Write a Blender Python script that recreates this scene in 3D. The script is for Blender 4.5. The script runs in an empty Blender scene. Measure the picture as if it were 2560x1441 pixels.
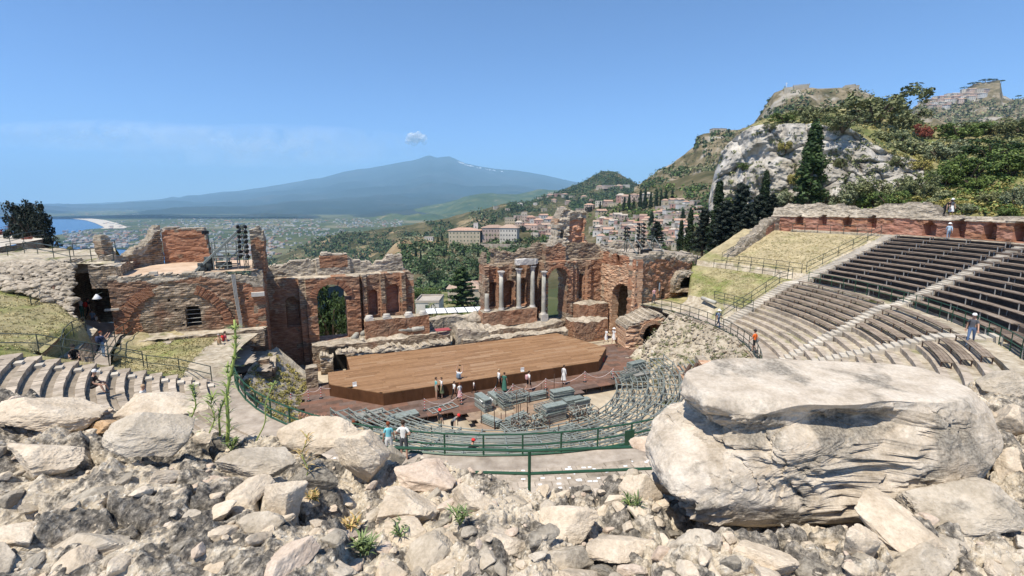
import bpy, math, random
import numpy as np
from mathutils import Vector, Matrix
from mathutils.bvhtree import BVHTree
from mathutils.geometry import tessellate_polygon

scene = bpy.context.scene
COL = scene.collection
R = math.radians
rng = np.random.default_rng(7)
random.seed(7)

# ---------------------------------------------------------------- camera, sky, sun, exposure
FPX, HOR, EYE = 1200.0, 505.0, 11.3
PITCH = math.atan((720.5 - HOR) / FPX)
cam_d = bpy.data.cameras.new('camera'); cam = bpy.data.objects.new('camera', cam_d); COL.objects.link(cam)
cam_d.sensor_width = 36.0; cam_d.lens = 36.0 * FPX / 2560.0
cam_d.clip_start = 0.1; cam_d.clip_end = 150000.0
cam.location = (0, 0, EYE); cam.rotation_euler = (math.pi / 2 - PITCH, 0, 0)
scene.camera = cam

SUN_EL, SUN_AZ = R(63.0), R(52.0)      # light travels towards +X turned SUN_AZ to +Y
LDIR = Vector((math.cos(SUN_EL) * math.cos(SUN_AZ), math.cos(SUN_EL) * math.sin(SUN_AZ), -math.sin(SUN_EL)))
world = bpy.data.worlds.new('World'); scene.world = world; world.use_nodes = True
wn = world.node_tree; bg = wn.nodes['Background']
sky = wn.nodes.new('ShaderNodeTexSky'); sky.sky_type = 'NISHITA'; sky.sun_disc = False
sky.sun_elevation = SUN_EL; sky.sun_rotation = math.atan2(-LDIR.x, -LDIR.y)
sky.altitude = 3000; sky.air_density = 0.85; sky.dust_density = 0.0; sky.ozone_density = 10.0
wn.links.new(sky.outputs[0], bg.inputs[0]); bg.inputs[1].default_value = 0.15
sun_d = bpy.data.lights.new('sun', 'SUN'); sun_d.energy = 5.0; sun_d.angle = R(0.53); sun_d.color = (1.0, 0.93, 0.82)
sun = bpy.data.objects.new('sun', sun_d); COL.objects.link(sun)
sun.rotation_euler = LDIR.to_track_quat('-Z', 'Y').to_euler(); sun.location = (-30, -40, 90)
vs = scene.view_settings
vs.view_transform = 'Standard'; vs.look = 'None'; vs.gamma = 1.0; vs.use_curve_mapping = False; vs.exposure = 0.42
scene.cycles.max_bounces = 5; scene.cycles.diffuse_bounces = 3; scene.cycles.volume_bounces = 2
scene.cycles.transparent_max_bounces = 24

# ---------------------------------------------------------------- placing: sight lines, theatre frame
CP, SP = math.cos(PITCH), math.sin(PITCH)
def ray(px, py):
    x = (px - 1280) / FPX; y = (720.5 - py) / FPX
    return np.array([x, CP + y * SP, -SP + y * CP])
def onz(px, py, z):
    d = ray(px, py); return d * ((z - EYE) / d[2]) + [0, 0, EYE]
def atY(px, py, Y):
    d = ray(px, py); return d * (Y / d[1]) + [0, 0, EYE]
def atD(px, py, D):
    d = ray(px, py); return d * (D / math.hypot(d[0], d[1])) + [0, 0, EYE]
OX, OY = -0.95, 39.8
TH = R(23); UX, UY = math.cos(TH), math.sin(TH)
def W(a, b, z=0.0): return np.array([OX + UX * a - UY * b, OY + UY * a + UX * b, z])
def onb(px, py, b):
    P0 = W(0, b); n = np.array([-UY, UX, 0]); d = ray(px, py); o = np.array([0, 0, EYE])
    P = o + d * (np.dot(P0 - o, n) / np.dot(d, n)); return ((P[0] - OX) * UX + (P[1] - OY) * UY, P[2])
def POL(r, deg, z=0.0): return np.array([OX + r * math.cos(R(deg)), OY + r * math.sin(R(deg)), z])
PRO = [(0, 0), (21.3, 0), (29.6, 3.3), (31.2, 3.3), (45.8, 7.6), (49, 7.6)]
def prof(r): return np.interp(r, [p[0] for p in PRO], [p[1] for p in PRO])

# ---------------------------------------------------------------- noise
def _h(i, j, k, s):
    n = (i * 374761393 + j * 668265263 + k * 1274126177 + s * 974634533) & 0xffffffff
    n = ((n ^ (n >> 13)) * 1274126177) & 0xffffffff
    return ((n ^ (n >> 16)) & 0xffff) / 65535.0
def vnoise(P, s=0):
    P = np.asarray(P, float); I = np.floor(P).astype(np.int64); f = P - I; f = f * f * (3 - 2 * f)
    i, j, k = I[..., 0], I[..., 1], I[..., 2]; x, y, z = f[..., 0], f[..., 1], f[..., 2]
    r = 0
    for a in (0, 1):
        for b in (0, 1):
            for c in (0, 1):
                r = r + _h(i + a, j + b, k + c, s) * (x if a else 1 - x) * (y if b else 1 - y) * (z if c else 1 - z)
    return r * 2 - 1
def fbm(P, o=4, s=0, g=0.5):
    P = np.asarray(P, float); r = 0; a = 1.0
    for k in range(o):
        r = r + a * vnoise(P * (2.03 ** k) + 17.3 * k, s + k); a *= g
    return r
def ridged(P, o=4, s=0):
    P = np.asarray(P, float); r = 0; a = 1.0
    for k in range(o):
        r = r + a * (1 - np.abs(vnoise(P * (2.07 ** k) + 11.1 * k, s + k))); a *= 0.5
    return r - 1.2
def worley(P, s=0):
    P = np.asarray(P, float); I = np.floor(P).astype(np.int64); m = np.full(P.shape[:-1], 9.0); m2 = m.copy()
    for a in (-1, 0, 1):
        for b in (-1, 0, 1):
            for c in ((-1, 0, 1) if P.shape[-1] == 3 else (0,)):
                i, j = I[..., 0] + a, I[..., 1] + b; k = (I[..., 2] + c) if P.shape[-1] == 3 else i * 0
                d = (i + _h(i, j, k, s) - P[..., 0]) ** 2 + (j + _h(i, j, k, s + 1) - P[..., 1]) ** 2
                if P.shape[-1] == 3: d = d + (k + _h(i, j, k, s + 2) - P[..., 2]) ** 2
                m2 = np.minimum(m2, np.maximum(m, d)); m = np.minimum(m, d)
    return np.sqrt(m), np.sqrt(m2)
def sstep(a, b, x): t = np.clip((x - a) / (b - a), 0, 1); return t * t * (3 - 2 * t)

# ---------------------------------------------------------------- meshes and objects
WM = {}
def mk(name, V, Q=None, T=None, mats=None, mi=None, smooth=False):
    V = np.ascontiguousarray(V, np.float32).reshape(-1, 3); me = bpy.data.meshes.new(name)
    lo, st = [], []
    n = 0
    if Q is not None and len(Q):
        Q = np.asarray(Q, np.int32).reshape(-1, 4); lo.append(Q.ravel()); st.append(np.arange(len(Q)) * 4); n = len(Q) * 4
    if T is not None and len(T):
        T = np.asarray(T, np.int32).reshape(-1, 3); lo.append(T.ravel()); st.append(n + np.arange(len(T)) * 3)
    lo = np.concatenate(lo).astype(np.int32); st = np.concatenate(st).astype(np.int32)
    me.vertices.add(len(V)); me.vertices.foreach_set('co', V.ravel())
    me.loops.add(len(lo)); me.loops.foreach_set('vertex_index', lo)
    me.polygons.add(len(st)); me.polygons.foreach_set('loop_start', st)
    for m in (mats if isinstance(mats, (list, tuple)) else [mats]): me.materials.append(m)
    if mi is not None: me.polygons.foreach_set('material_index', np.asarray(mi, np.int32))
    me.polygons.foreach_set('use_smooth', np.full(len(st), bool(smooth)))
    me.update(calc_edges=True)
    return me
def put(me, name, parent=None, M=None, label=None, kind=None, cat=None, group=None):
    o = bpy.data.objects.new(name, me); COL.objects.link(o)
    M = Matrix.Identity(4) if M is None else M
    WM[o] = M
    if parent is not None:
        o.parent = parent; o.matrix_local = WM[parent].inverted() @ M
    else: o.matrix_local = M
    if label: o['label'] = label
    if kind: o['kind'] = kind
    if cat: o['category'] = cat
    if group: o['group'] = group
    return o
def thing(name, label, cat, loc=(0, 0, 0), group=None, rz=0.0):
    M = Matrix.Translation(Vector(tuple(float(v) for v in loc))) @ Matrix.Rotation(rz, 4, 'Z')
    return put(None, name, None, M, label, None, cat, group)
def dup(root, loc, rz=0.0, sc=(1, 1, 1), label=None, group=None):
    def rec(o, par):
        c = o.copy(); COL.objects.link(c)
        if par: c.parent = par
        for ch in list(o.children): rec(ch, c)
        return c
    c = rec(root, None)
    M = Matrix.Translation(Vector(tuple(float(v) for v in loc))) @ Matrix.Rotation(rz, 4, 'Z') @ Matrix.Diagonal((*sc, 1))
    c.matrix_local = M; WM[c] = M
    if label: c['label'] = label
    if group: c['group'] = group
    return c

BOXQ = np.array([[0, 3, 2, 1], [4, 5, 6, 7], [0, 1, 5, 4], [1, 2, 6, 5], [2, 3, 7, 6], [3, 0, 4, 7]])
BOXV = np.array([[-.5, -.5, 0], [.5, -.5, 0], [.5, .5, 0], [-.5, .5, 0], [-.5, -.5, 1], [.5, -.5, 1], [.5, .5, 1], [-.5, .5, 1]])
class MB:
    def __init__(s): s.V, s.Q, s.T, s.n = [], [], [], 0
    def add(s, V, Q=None, T=None):
        V = np.asarray(V, float).reshape(-1, 3)
        if Q is not None and len(Q): s.Q.append(np.asarray(Q).reshape(-1, 4) + s.n)
        if T is not None and len(T): s.T.append(np.asarray(T).reshape(-1, 3) + s.n)
        s.V.append(V); s.n += len(V); return s
    def box(s, c, size, rz=0.0, jit=0.0):
        V = BOXV * np.asarray(size, float)
        if jit: V = V + rng.uniform(-jit, jit, V.shape)
        cs, sn = math.cos(rz), math.sin(rz)
        V = np.c_[V[:, 0] * cs - V[:, 1] * sn, V[:, 0] * sn + V[:, 1] * cs, V[:, 2]] + np.asarray(c, float)
        return s.add(V, BOXQ)
    def tube(s, pts, r, n=6, cap=True):
        pts = np.asarray(pts, float); m = len(pts); r = np.broadcast_to(np.asarray(r, float), (m,))
        t = np.gradient(pts, axis=0); t /= np.linalg.norm(t, axis=1)[:, None] + 1e-12
        up = np.array([0, 0, 1.0]) if abs(t[0, 2]) < 0.9 else np.array([1.0, 0, 0])
        V = []
        for i in range(m):
            a = np.cross(t[i], up); a /= np.linalg.norm(a) + 1e-12; b = np.cross(a, t[i])
            an = np.arange(n) * 2 * math.pi / n
            V.append(pts[i] + r[i] * (np.cos(an)[:, None] * a + np.sin(an)[:, None] * b))
        V = np.concatenate(V); Q = []
        for i in range(m - 1):
            k = np.arange(n); k2 = (k + 1) % n
            Q.append(np.c_[i * n + k, i * n + k2, (i + 1) * n + k2, (i + 1) * n + k])
        T = []
        if cap:
            V = np.concatenate([V, pts[:1], pts[-1:]]); k = np.arange(n); k2 = (k + 1) % n
            T = np.concatenate([np.c_[k2, k, np.full(n, m * n)], np.c_[(m - 1) * n + k, (m - 1) * n + k2, np.full(n, m * n + 1)]])
        return s.add(V, np.concatenate(Q), T)
    def lathe(s, prof_, c=(0, 0, 0), n=16):
        p = np.asarray(prof_, float); an = np.arange(n) * 2 * math.pi / n; V = []
        for r, z in p: V.append(np.c_[r * np.cos(an), r * np.sin(an), np.full(n, z)])
        V = np.concatenate(V) + np.asarray(c, float); Q = []; k = np.arange(n); k2 = (k + 1) % n
        for i in range(len(p) - 1): Q.append(np.c_[i * n + k, i * n + k2, (i + 1) * n + k2, (i + 1) * n + k])
        return s.add(V, np.concatenate(Q))
    def arc(s, r0, r1, z0, z1, f0, f1, n, jit=0.0):
        f = np.radians(np.linspace(f0, f1, n + 1)); c, sn = np.cos(f), np.sin(f)
        V = np.stack([np.c_[OX + r * c, OY + r * sn, np.full(n + 1, z)] for r, z in ((r0, z0), (r1, z0), (r1, z1), (r0, z1))], 1)
        if jit: V[:, 2:, 2] += rng.uniform(-jit, jit, (n + 1, 2)); V[:, [0, 3], 0] += rng.uniform(-jit, jit, (n + 1, 1)); V[:, [0, 3], 1] += rng.uniform(-jit, jit, (n + 1, 1))
        V = V.reshape(-1, 3); Q = []; i = np.arange(n) * 4
        for k in range(4): k2 = (k + 1) % 4; Q.append(np.c_[i + k, i + k2, i + 4 + k2, i + 4 + k])
        Q.append(np.array([[0, 3, 2, 1], [4 * n, 4 * n + 1, 4 * n + 2, 4 * n + 3]]))
        return s.add(V, np.concatenate(Q))
    def mesh(s, name, mat, smooth=False):
        return mk(name, np.concatenate(s.V), np.concatenate(s.Q) if s.Q else None, np.concatenate(s.T) if s.T else None, mat, None, smooth)
    def put(s, name, mat, parent=None, smooth=False, **k): return put(s.mesh(name, mat, smooth), name, parent, **k)

_cache = {}
def unit(shape, mat):
    k = (shape, mat.name)
    if k not in _cache:
        b = MB()
        if shape == 'box': b.box((0, 0, 0), (1, 1, 1))
        elif shape == 'cyl': b.tube([(0, 0, 0), (0, 0, 1)], 1.0, 6)
        elif shape == 'cyl12': b.tube([(0, 0, 0), (0, 0, 1)], 1.0, 12)
        _cache[k] = b.mesh(shape, mat, shape == 'cyl12')
    return _cache[k]
def bar(name, p, q, r, mat, parent, shape='cyl', **k):
    p, q = Vector(tuple(map(float, p))), Vector(tuple(map(float, q))); d = q - p
    M = Matrix.Translation(p) @ d.to_track_quat('Z', 'Y').to_matrix().to_4x4() @ Matrix.Diagonal((r, r, d.length, 1))
    return put(unit(shape, mat), name, parent, M, **k)
def block(name, c, size, mat, parent, rz=0.0, mesh=None, rot=None, **k):
    M = Matrix.Translation(Vector(tuple(map(float, c)))) @ (rot if rot is not None else Matrix.Rotation(rz, 4, 'Z')) @ Matrix.Diagonal((*map(float, size), 1))
    return put(mesh or unit('box', mat), name, parent, M, **k)
def gridQ(nu, nv):
    i, j = np.meshgrid(np.arange(nu - 1), np.arange(nv - 1), indexing='ij'); a = (i * nv + j).ravel()
    return np.c_[a, a + nv, a + nv + 1, a + 1]
ORD = 'first second third fourth fifth sixth seventh eighth ninth tenth eleventh twelfth thirteenth fourteenth fifteenth sixteenth seventeenth eighteenth nineteenth twentieth'.split()
def nth(i): return ORD[i] if i < 20 else ('twenty-' + ORD[i - 20] if i < 29 else ('thirtieth' if i == 29 else ('thirty-' + ORD[i - 30] if i < 39 else 'fortieth')))

# ---------------------------------------------------------------- materials
def nmat(name, rough=0.9, spec=0.2):
    m = bpy.data.materials.new(name); m.use_nodes = True; nt = m.node_tree; b = nt.nodes['Principled BSDF']
    b.inputs['Roughness'].default_value = rough; b.inputs['Specular IOR Level'].default_value = spec
    return m, nt, b
def c4(c): return (*c, 1.0) if len(c) == 3 else c
def nd(nt, t, **k):
    n = nt.nodes.new(t)
    for a, v in k.items(): setattr(n, a, v)
    return n
def pvec(nt, st=(1, 1, 1), rz=0.0, obj=False):
    g = nd(nt, 'ShaderNodeTexCoord').outputs['Object'] if obj else nd(nt, 'ShaderNodeNewGeometry').outputs['Position']
    mp = nd(nt, 'ShaderNodeMapping'); mp.inputs['Scale'].default_value = st; mp.inputs['Rotation'].default_value = (0, 0, rz)
    nt.links.new(g, mp.inputs[0]); return mp.outputs[0]
def noi(nt, v, sc, det=4, ro=0.6, dist=0.0):
    n = nd(nt, 'ShaderNodeTexNoise'); n.inputs['Scale'].default_value = sc; n.inputs['Detail'].default_value = det
    n.inputs['Roughness'].default_value = ro; n.inputs['Distortion'].default_value = dist
    nt.links.new(v, n.inputs['Vector']); return n.outputs[0]
def ramp(nt, f, stops):
    n = nd(nt, 'ShaderNodeValToRGB'); e = n.color_ramp.elements
    while len(e) < len(stops): e.new(0.5)
    for i, (p, c) in enumerate(stops): e[i].position = p; e[i].color = c4(c)
    nt.links.new(f, n.inputs[0]); return n.outputs[0]
def mixc(nt, f, a, b, mode='MIX'):
    n = nd(nt, 'ShaderNodeMix', data_type='RGBA', blend_type=mode)
    for s, v in ((0, f), (6, a), (7, b)):
        if isinstance(v, (int, float)): n.inputs[s].default_value = v
        elif isinstance(v, tuple): n.inputs[s].default_value = c4(v)
        else: nt.links.new(v, n.inputs[s])
    return n.outputs[2]
def bump(nt, b, h, st=0.6, d=0.05, prev=None):
    n = nd(nt, 'ShaderNodeBump'); n.inputs['Strength'].default_value = st; n.inputs['Distance'].default_value = d
    nt.links.new(h, n.inputs['Height'])
    if prev is not None: nt.links.new(prev, n.inputs['Normal'])
    nt.links.new(n.outputs[0], b.inputs['Normal']); return n.outputs[0]
def gmat(name, stops, sc=3.0, st=(1, 1, 1), rz=0.0, patch=None, bd=0.05, bs=0.6, rough=0.9, det=5, vary=0.25, fine=5.0, island=0.0, objc=False, spec=0.2, course=0.0):
    """stones, bricks, wood, soil: a ramp over stretched noise, optional patches of a second ramp, relief from the same noise"""
    m, nt, b = nmat(name, rough, spec)
    v = pvec(nt, st, rz, objc); n1 = noi(nt, v, sc, det, 0.65); col = ramp(nt, n1, stops)
    if patch:
        pst, psc, lo, hi = patch
        v2 = pvec(nt, (1, 1, 1), 0, objc); n2 = noi(nt, v2, psc, 5, 0.6, 0.4)
        f = ramp(nt, n2, [(lo, (0, 0, 0)), (hi, (1, 1, 1))]); col = mixc(nt, f, col, ramp(nt, n1, pst))
    if vary:
        v3 = pvec(nt, (1, 1, 1), 0, objc); n3 = noi(nt, v3, sc * 0.17, 3)
        col = mixc(nt, 1.0, col, ramp(nt, n3, [(0.3, (1 - vary,) * 3), (0.7, (1 + vary,) * 3)]), 'MULTIPLY')
    if island:
        oi = nd(nt, 'ShaderNodeNewGeometry').outputs['Random Per Island']
        col = mixc(nt, 1.0, col, ramp(nt, oi, [(0.0, (1 - island,) * 3), (1.0, (1 + island,) * 3)]), 'MULTIPLY')
    if course:
        wv = nd(nt, 'ShaderNodeTexWave'); wv.wave_type = 'BANDS'; wv.bands_direction = 'Z'; wv.inputs['Scale'].default_value = course; wv.inputs['Distortion'].default_value = 2.2; wv.inputs['Detail'].default_value = 3; wv.inputs['Detail Scale'].default_value = 1.3
        nt.links.new(pvec(nt), wv.inputs['Vector']); wf = wv.outputs['Fac']; col = mixc(nt, 1.0, col, ramp(nt, wf, [(.10, (.68, .66, .64)), (.40, (1.04, 1.03, 1.03))]), 'MULTIPLY')
    nt.links.new(col, b.inputs['Base Color'])
    if bd:
        p = bump(nt, b, n1, bs, bd)
        if course: p = bump(nt, b, wf, .6, .03, p)
        if fine:
            n4 = noi(nt, pvec(nt, st, rz, objc), sc * fine, 4); bump(nt, b, n4, bs * 0.7, bd * 0.35, p)
    return m
def flat(name, c, rough=0.6, metal=0.0, vary=0.12, sc=8.0, spec=0.3):
    m, nt, b = nmat(name, rough, spec); b.inputs['Metallic'].default_value = metal
    n = noi(nt, pvec(nt), sc, 3)
    nt.links.new(ramp(nt, n, [(0.3, tuple(x * (1 - vary) for x in c)), (0.7, tuple(min(1, x * (1 + vary)) for x in c))]), b.inputs['Base Color'])
    return m
def leafm(name, dark, light, rough=0.55, sc=0.5):
    m, nt, b = nmat(name, rough, 0.3)
    oi = nd(nt, 'ShaderNodeNewGeometry').outputs['Random Per Island']
    col = ramp(nt, oi, [(0.0, dark), (0.75, light), (1.0, tuple(min(1, x * 1.35) for x in light))])
    n = noi(nt, pvec(nt), sc, 2)
    col = mixc(nt, 1.0, col, ramp(nt, n, [(0.35, (0.7, 0.75, 0.7)), (0.65, (1.2, 1.15, 1.05))]), 'MULTIPLY')
    nt.links.new(col, b.inputs['Base Color']); b.inputs['Subsurface Weight'].default_value = 0.0
    return m
def objrand(name, cols, rough=0.8, sc=3.0, bd=0.0, st=(1, 1, 1), rz=0.0):
    """colour picked per object, with grain"""
    m, nt, b = nmat(name, rough); oi = nd(nt, 'ShaderNodeObjectInfo').outputs['Random']
    k = len(cols); r = nd(nt, 'ShaderNodeValToRGB'); e = r.color_ramp.elements; r.color_ramp.interpolation = 'CONSTANT'
    while len(e) < k: e.new(0.5)
    for i, c in enumerate(cols): e[i].position = i / k; e[i].color = c4(c)
    nt.links.new(oi, r.inputs[0]); n = noi(nt, pvec(nt, st, rz), sc, 4)
    col = mixc(nt, 1.0, r.outputs[0], ramp(nt, n, [(0.3, (0.72,) * 3), (0.7, (1.2,) * 3)]), 'MULTIPLY')
    nt.links.new(col, b.inputs['Base Color'])
    if bd: bump(nt, b, n, 0.6, bd)
    return m

BR = [(0.25, (.14, .073, .047)), (0.42, (.32, .162, .095)), (0.55, (.42, .228, .138)), (0.68, (.50, .36, .245)), (0.8, (.385, .20, .122))]
RU = [(0.25, (.09, .07, .052)), (0.42, (.24, .185, .13)), (0.55, (.36, .285, .205)), (0.7, (.48, .405, .31))]
PB = [(0.25, (.28, .15, .09)), (0.42, (.46, .27, .17)), (0.55, (.56, .38, .25)), (0.7, (.64, .50, .37)), (0.8, (.48, .26, .16))]
mBRICK = gmat('brick', BR, 1.5, (1.2, 1.2, 7), 0, ([(0.3, (.15, .10, .07)), (0.5, (.31, .215, .15)), (0.7, (.42, .32, .235))], 0.3, 0.42, 0.70), 0.12, 1.0, course=2.7)
mBRICK2 = gmat('red_brick', [(p, (c[0] * 1.0, c[1] * 0.95, c[2] * 0.95)) for p, c in BR], 1.5, (1.2, 1.2, 7), 0, None, 0.08, 0.8, course=2.7)
mPALE = gmat('sunlit_pink_brick', PB, 1.4, (1.2, 1.2, 5), 0, (RU, 0.4, 0.52, 0.66), 0.12, 0.9, course=2.3)  # paler brick: the look of sunlit faces is put into its colour
mRUB = gmat('rubble_masonry', RU, 2.4, (1, 1, 1.8), 0, ([(0.3, (.16, .09, .06)), (0.6, (.34, .2, .13)), (0.75, (.42, .32, .24))], 0.5, 0.52, 0.66), 0.15, 1.0, course=1.7)
mTOP = gmat('weathered_lime_rubble', [(0.25, (.14, .115, .085)), (0.42, (.34, .29, .22)), (0.6, (.49, .425, .335)), (0.75, (.58, .52, .43))], 2.6, (1, 1, 1.6), 0, None, 0.15, 1.0)
mPLAS = gmat('red_plaster', [(0.3, (.26, .125, .085)), (0.5, (.36, .18, .125)), (0.7, (.44, .25, .18))], 0.9, (1, 1, 1.6), 0, ([(0.3, (.22, .12, .08)), (0.6, (.46, .30, .21)), (0.75, (.55, .42, .32))], 0.55, 0.56, 0.68), 0.05, 0.6)
mTERR = gmat('terracotta_paving', [(0.3, (.44, .31, .21)), (0.55, (.56, .42, .30)), (0.75, (.63, .50, .38))], 1.2, (1, 1, 1), 0, None, 0.02, 0.4)
mPAVE = gmat('worn_paving', [(0.3, (.26, .215, .17)), (0.5, (.36, .305, .245)), (0.7, (.45, .39, .32))], 1.6, (1, 1, 1), 0, None, 0.03, 0.5)
mSEAT = gmat('tuff_seat', [(0.28, (.26, .215, .165)), (0.5, (.41, .345, .27)), (0.7, (.51, .44, .355))], 2.2, (1, 1, 1), 0, ([(0.3, (.2, .17, .12)), (0.7, (.42, .35, .26))], 0.6, 0.55, 0.7), 0.04, 0.7, island=0.13)
mSLAB = gmat('pale_stone_slab', [(0.3, (.44, .395, .32)), (0.6, (.53, .48, .40)), (0.8, (.60, .55, .47))], 3, (1, 1, 1), 0, None, 0.02, 0.4)
mSAND = gmat('orchestra_sand', [(0.3, (.34, .28, .20)), (0.55, (.44, .37, .27)), (0.75, (.52, .45, .34))], 1.1, (1, 1, 1), 0, None, 0.04, 0.6)
mSOIL = gmat('stony_soil', [(0.25, (.2, .16, .11)), (0.45, (.40, .34, .25)), (0.6, (.50, .44, .34)), (0.75, (.60, .55, .45))], 2.2, (1, 1, 1), 0, ([(0.3, (.10, .12, .04)), (0.7, (.27, .25, .11))], 0.35, 0.55, 0.68), 0.15, 0.9)
mGRASS = gmat('dry_grass', [(0.25, (.25, .20, .11)), (0.45, (.39, .32, .185)), (0.6, (.46, .39, .235)), (0.8, (.50, .44, .29))], 4, (1, 1, 1), 0, ([(0.3, (.19, .18, .075)), (0.7, (.33, .31, .14))], 0.22, 0.55, 0.68), 0.12, 0.9)
mGRASS2 = gmat('green_dry_lawn', [(0.25, (.22, .19, .09)), (0.45, (.34, .29, .155)), (0.62, (.41, .36, .2)), (0.8, (.46, .41, .26))], 5, (1, 1, 1), 0, ([(0.3, (.14, .165, .05)), (0.7, (.27, .28, .095))], 0.3, 0.45, 0.61), 0.12, 0.9)
mSTAGE = objrand('stage_board', [(0.285, 0.162, 0.083), (0.312, 0.181, 0.095), (0.261, 0.147, 0.075), (0.323, 0.192, 0.105), (0.295, 0.169, 0.088), (0.305, 0.177, 0.092), (0.243, 0.137, 0.07), (0.34, 0.212, 0.121)], 0.65, 2.0, 0.004, (1, 7, 1), -TH)
mSTAGE2 = gmat('stage_board_far', [(0.3, (.31, .14, .058)), (0.5, (.41, .21, .1)), (0.7, (.47, .27, .14))], 1.2, (1, 6, 1), -TH, None, 0.004, 0.3, 0.6)
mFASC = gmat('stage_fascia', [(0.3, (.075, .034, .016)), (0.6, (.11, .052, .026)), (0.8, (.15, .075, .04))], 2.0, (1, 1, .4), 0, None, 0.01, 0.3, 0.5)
mBOARD = objrand('dark_floor_board', [(.155, .092, .066), (.185, .115, .085), (.13, .085, .065), (.17, .12, .098), (.2, .11, .076)], 0.7, 2.0, 0.006)
mBENCH = gmat('weathered_bench_wood', [(0.3, (.155, .115, .08)), (0.5, (.25, .195, .145)), (0.7, (.335, .275, .21))], 2.5, (1, 1, 1), 0, None, 0.01, 0.4, 0.7, island=0.2)
mPOST = flat('galvanised_post', (.42, .41, .38), 0.5, 0.3)
mBROWN = flat('rusty_brown_steel', (.12, .075, .055), 0.6, 0.2)
mSTEEL = flat('galvanised_steel', (.225, .25, .23), 0.5, 0.1, 0.2, 2.0)
mSTEELG = objrand('deck_panel_grey', [(.24, .275, .25), (.29, .32, .295), (.20, .23, .21), (.27, .265, .235)], 0.55, 4.0)
mGREEN = flat('dark_green_paint', (.022, .075, .042), 0.45, 0.0, 0.15)
mRAIL = flat('dark_rail_paint', (.045, .06, .05), 0.5, 0.0, 0.15)
mBLACK = flat('black_plastic', (.016, .017, .018), 0.5)
mDARK = flat('interior_shade', (.02, .018, .015), 0.9)  # near-black colour standing in for the shade inside openings
mRED = flat('red_paint', (.55, .03, .025), 0.4)
mREDT = flat('faded_red_roof', (.34, .075, .075), 0.7)
mWHITE = flat('white_paint', (.78, .78, .76), 0.6, 0, 0.05)
mCOLM = gmat('cipollino_column', [(0.3, (.26, .255, .22)), (0.5, (.38, .37, .32)), (0.7, (.47, .455, .39))], 2.0, (1, 1, .35), 0, ([(0.4, (.5, .47, .41)), (0.7, (.58, .54, .47))], 0.7, 0.52, 0.65), 0.02, 0.5, objc=False)
mMARB = gmat('white_marble', [(0.3, (.42, .40, .36)), (0.6, (.56, .53, .48)), (0.8, (.64, .61, .56))], 3.0, (1, 1, 1), 0, None, 0.02, 0.5)
# ================================================================ SETTING: cavea hill, orchestra, paths
def line_phi(x0, y0, x1, y1):
    def f(r):
        t = np.linspace(-.35, 2, 4000); d = np.hypot(x0 + (x1 - x0) * t, y0 + (y1 - y0) * t)
        i = np.argmin(np.abs(d - r) + (t < -1) * 0.0); return math.degrees(math.atan2(y0 + (y1 - y0) * t[i], x0 + (x1 - x0) * t[i]))
    return f
phiA = line_phi(20.96, 3.77, 42.5, 13.7); phiB = line_phi(23.9, -5.7, 45.04, 1.66)
def phiC(r): return -23.5
def oncyl(px, py, r):
    d = ray(px, py); t = np.linspace(3, 140, 30000); P = d[None] * t[:, None] + [0, 0, EYE]
    q = np.hypot(P[:, 0] - OX, P[:, 1] - OY) - r
    i = np.nonzero((q[:-1] < 0) & (q[1:] >= 0))[0][-1]
    return math.degrees(math.atan2(P[i, 1] - OY, P[i, 0] - OX)), P[i, 2]

# --- hill that carries the seating (polar sheet)
rr = np.concatenate([np.linspace(20.1, 50, 120), np.linspace(50.6, 120, 60)]); ff = np.linspace(-176, 41, 500)
RRg, FFg = np.meshgrid(rr, ff, indexing='ij')
X = OX + RRg * np.cos(np.radians(FFg)); Y = OY + RRg * np.sin(np.radians(FFg))
Z = np.interp(RRg, [20, 21.3, 29.6, 31.2, 45.8, 49], [-.4, -.42, 2.85, 3.05, 7.2, 7.45])
lawnR = (FFg > np.vectorize(lambda r: phiA(min(max(r, 21), 46)))(rr)[:, None] + 1.2) & (RRg > 24.0) & (RRg < 45.5) & ~((RRg > 31.0) & (RRg < 32.6))
lawnL = (FFg < -149.6) & (RRg > 22.4)
Z = np.where(lawnR | lawnL, np.interp(RRg, [20, 21.3, 29.6, 31.2, 45.8, 49], [-.3, .0, 3.2, 3.55, 7.5, 7.6]), Z)
cutR = sstep(31, 33, FFg) * (RRg < np.interp(FFg, [31, 34, 38, 41], [24.2, 25.6, 28.5, 31.5])); Z = np.where(cutR > .4, -.12, Z)
hillR = sstep(-40, -15, FFg) * np.clip(RRg - 50, 0, 46) * 0.29 * (1 - .85 * sstep(26, 37, FFg)); Z = Z + hillR
near = sstep(-128, -112, FFg) * (1 - sstep(-66, -50, FFg))
Z = Z + near * (sstep(31, 39, RRg) * (9.3 - np.interp(RRg, [30.5, 36.5, 45.8], [3.3, 4.8, 7.4])) * (RRg < 46) + (RRg >= 46) * 2.0)
trench = sstep(-150.5, -153, FFg) * (1 - sstep(29.0, 29.6, RRg)); Z = Z * (1 - trench) + trench * 0.5
bnd = np.interp(RRg, [29.5, 33, 37.5, 45], [-165, -171.3, -173, -174]); cut = sstep(0.3, -.6, FFg - bnd) * (RRg < 39); Z = Z * (1 - cut) + cut * .55
Z = Z + 0.10 * fbm(np.stack([X, Y, Z * 0], -1) * 0.7, 4, 3) * (sstep(49, 54, RRg) * 4 + 0.7)
Q = gridQ(len(rr), len(ff)); qc = Q[:, 0]
lm = np.zeros(RRg.size, int); lm[lawnR.ravel() & (RRg.ravel() > 32)] = 1; lm[lawnR.ravel() & (RRg.ravel() <= 32)] = 2; lm[lawnL.ravel()] = 2; lm[(RRg.ravel() > 50)] = 3
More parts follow.
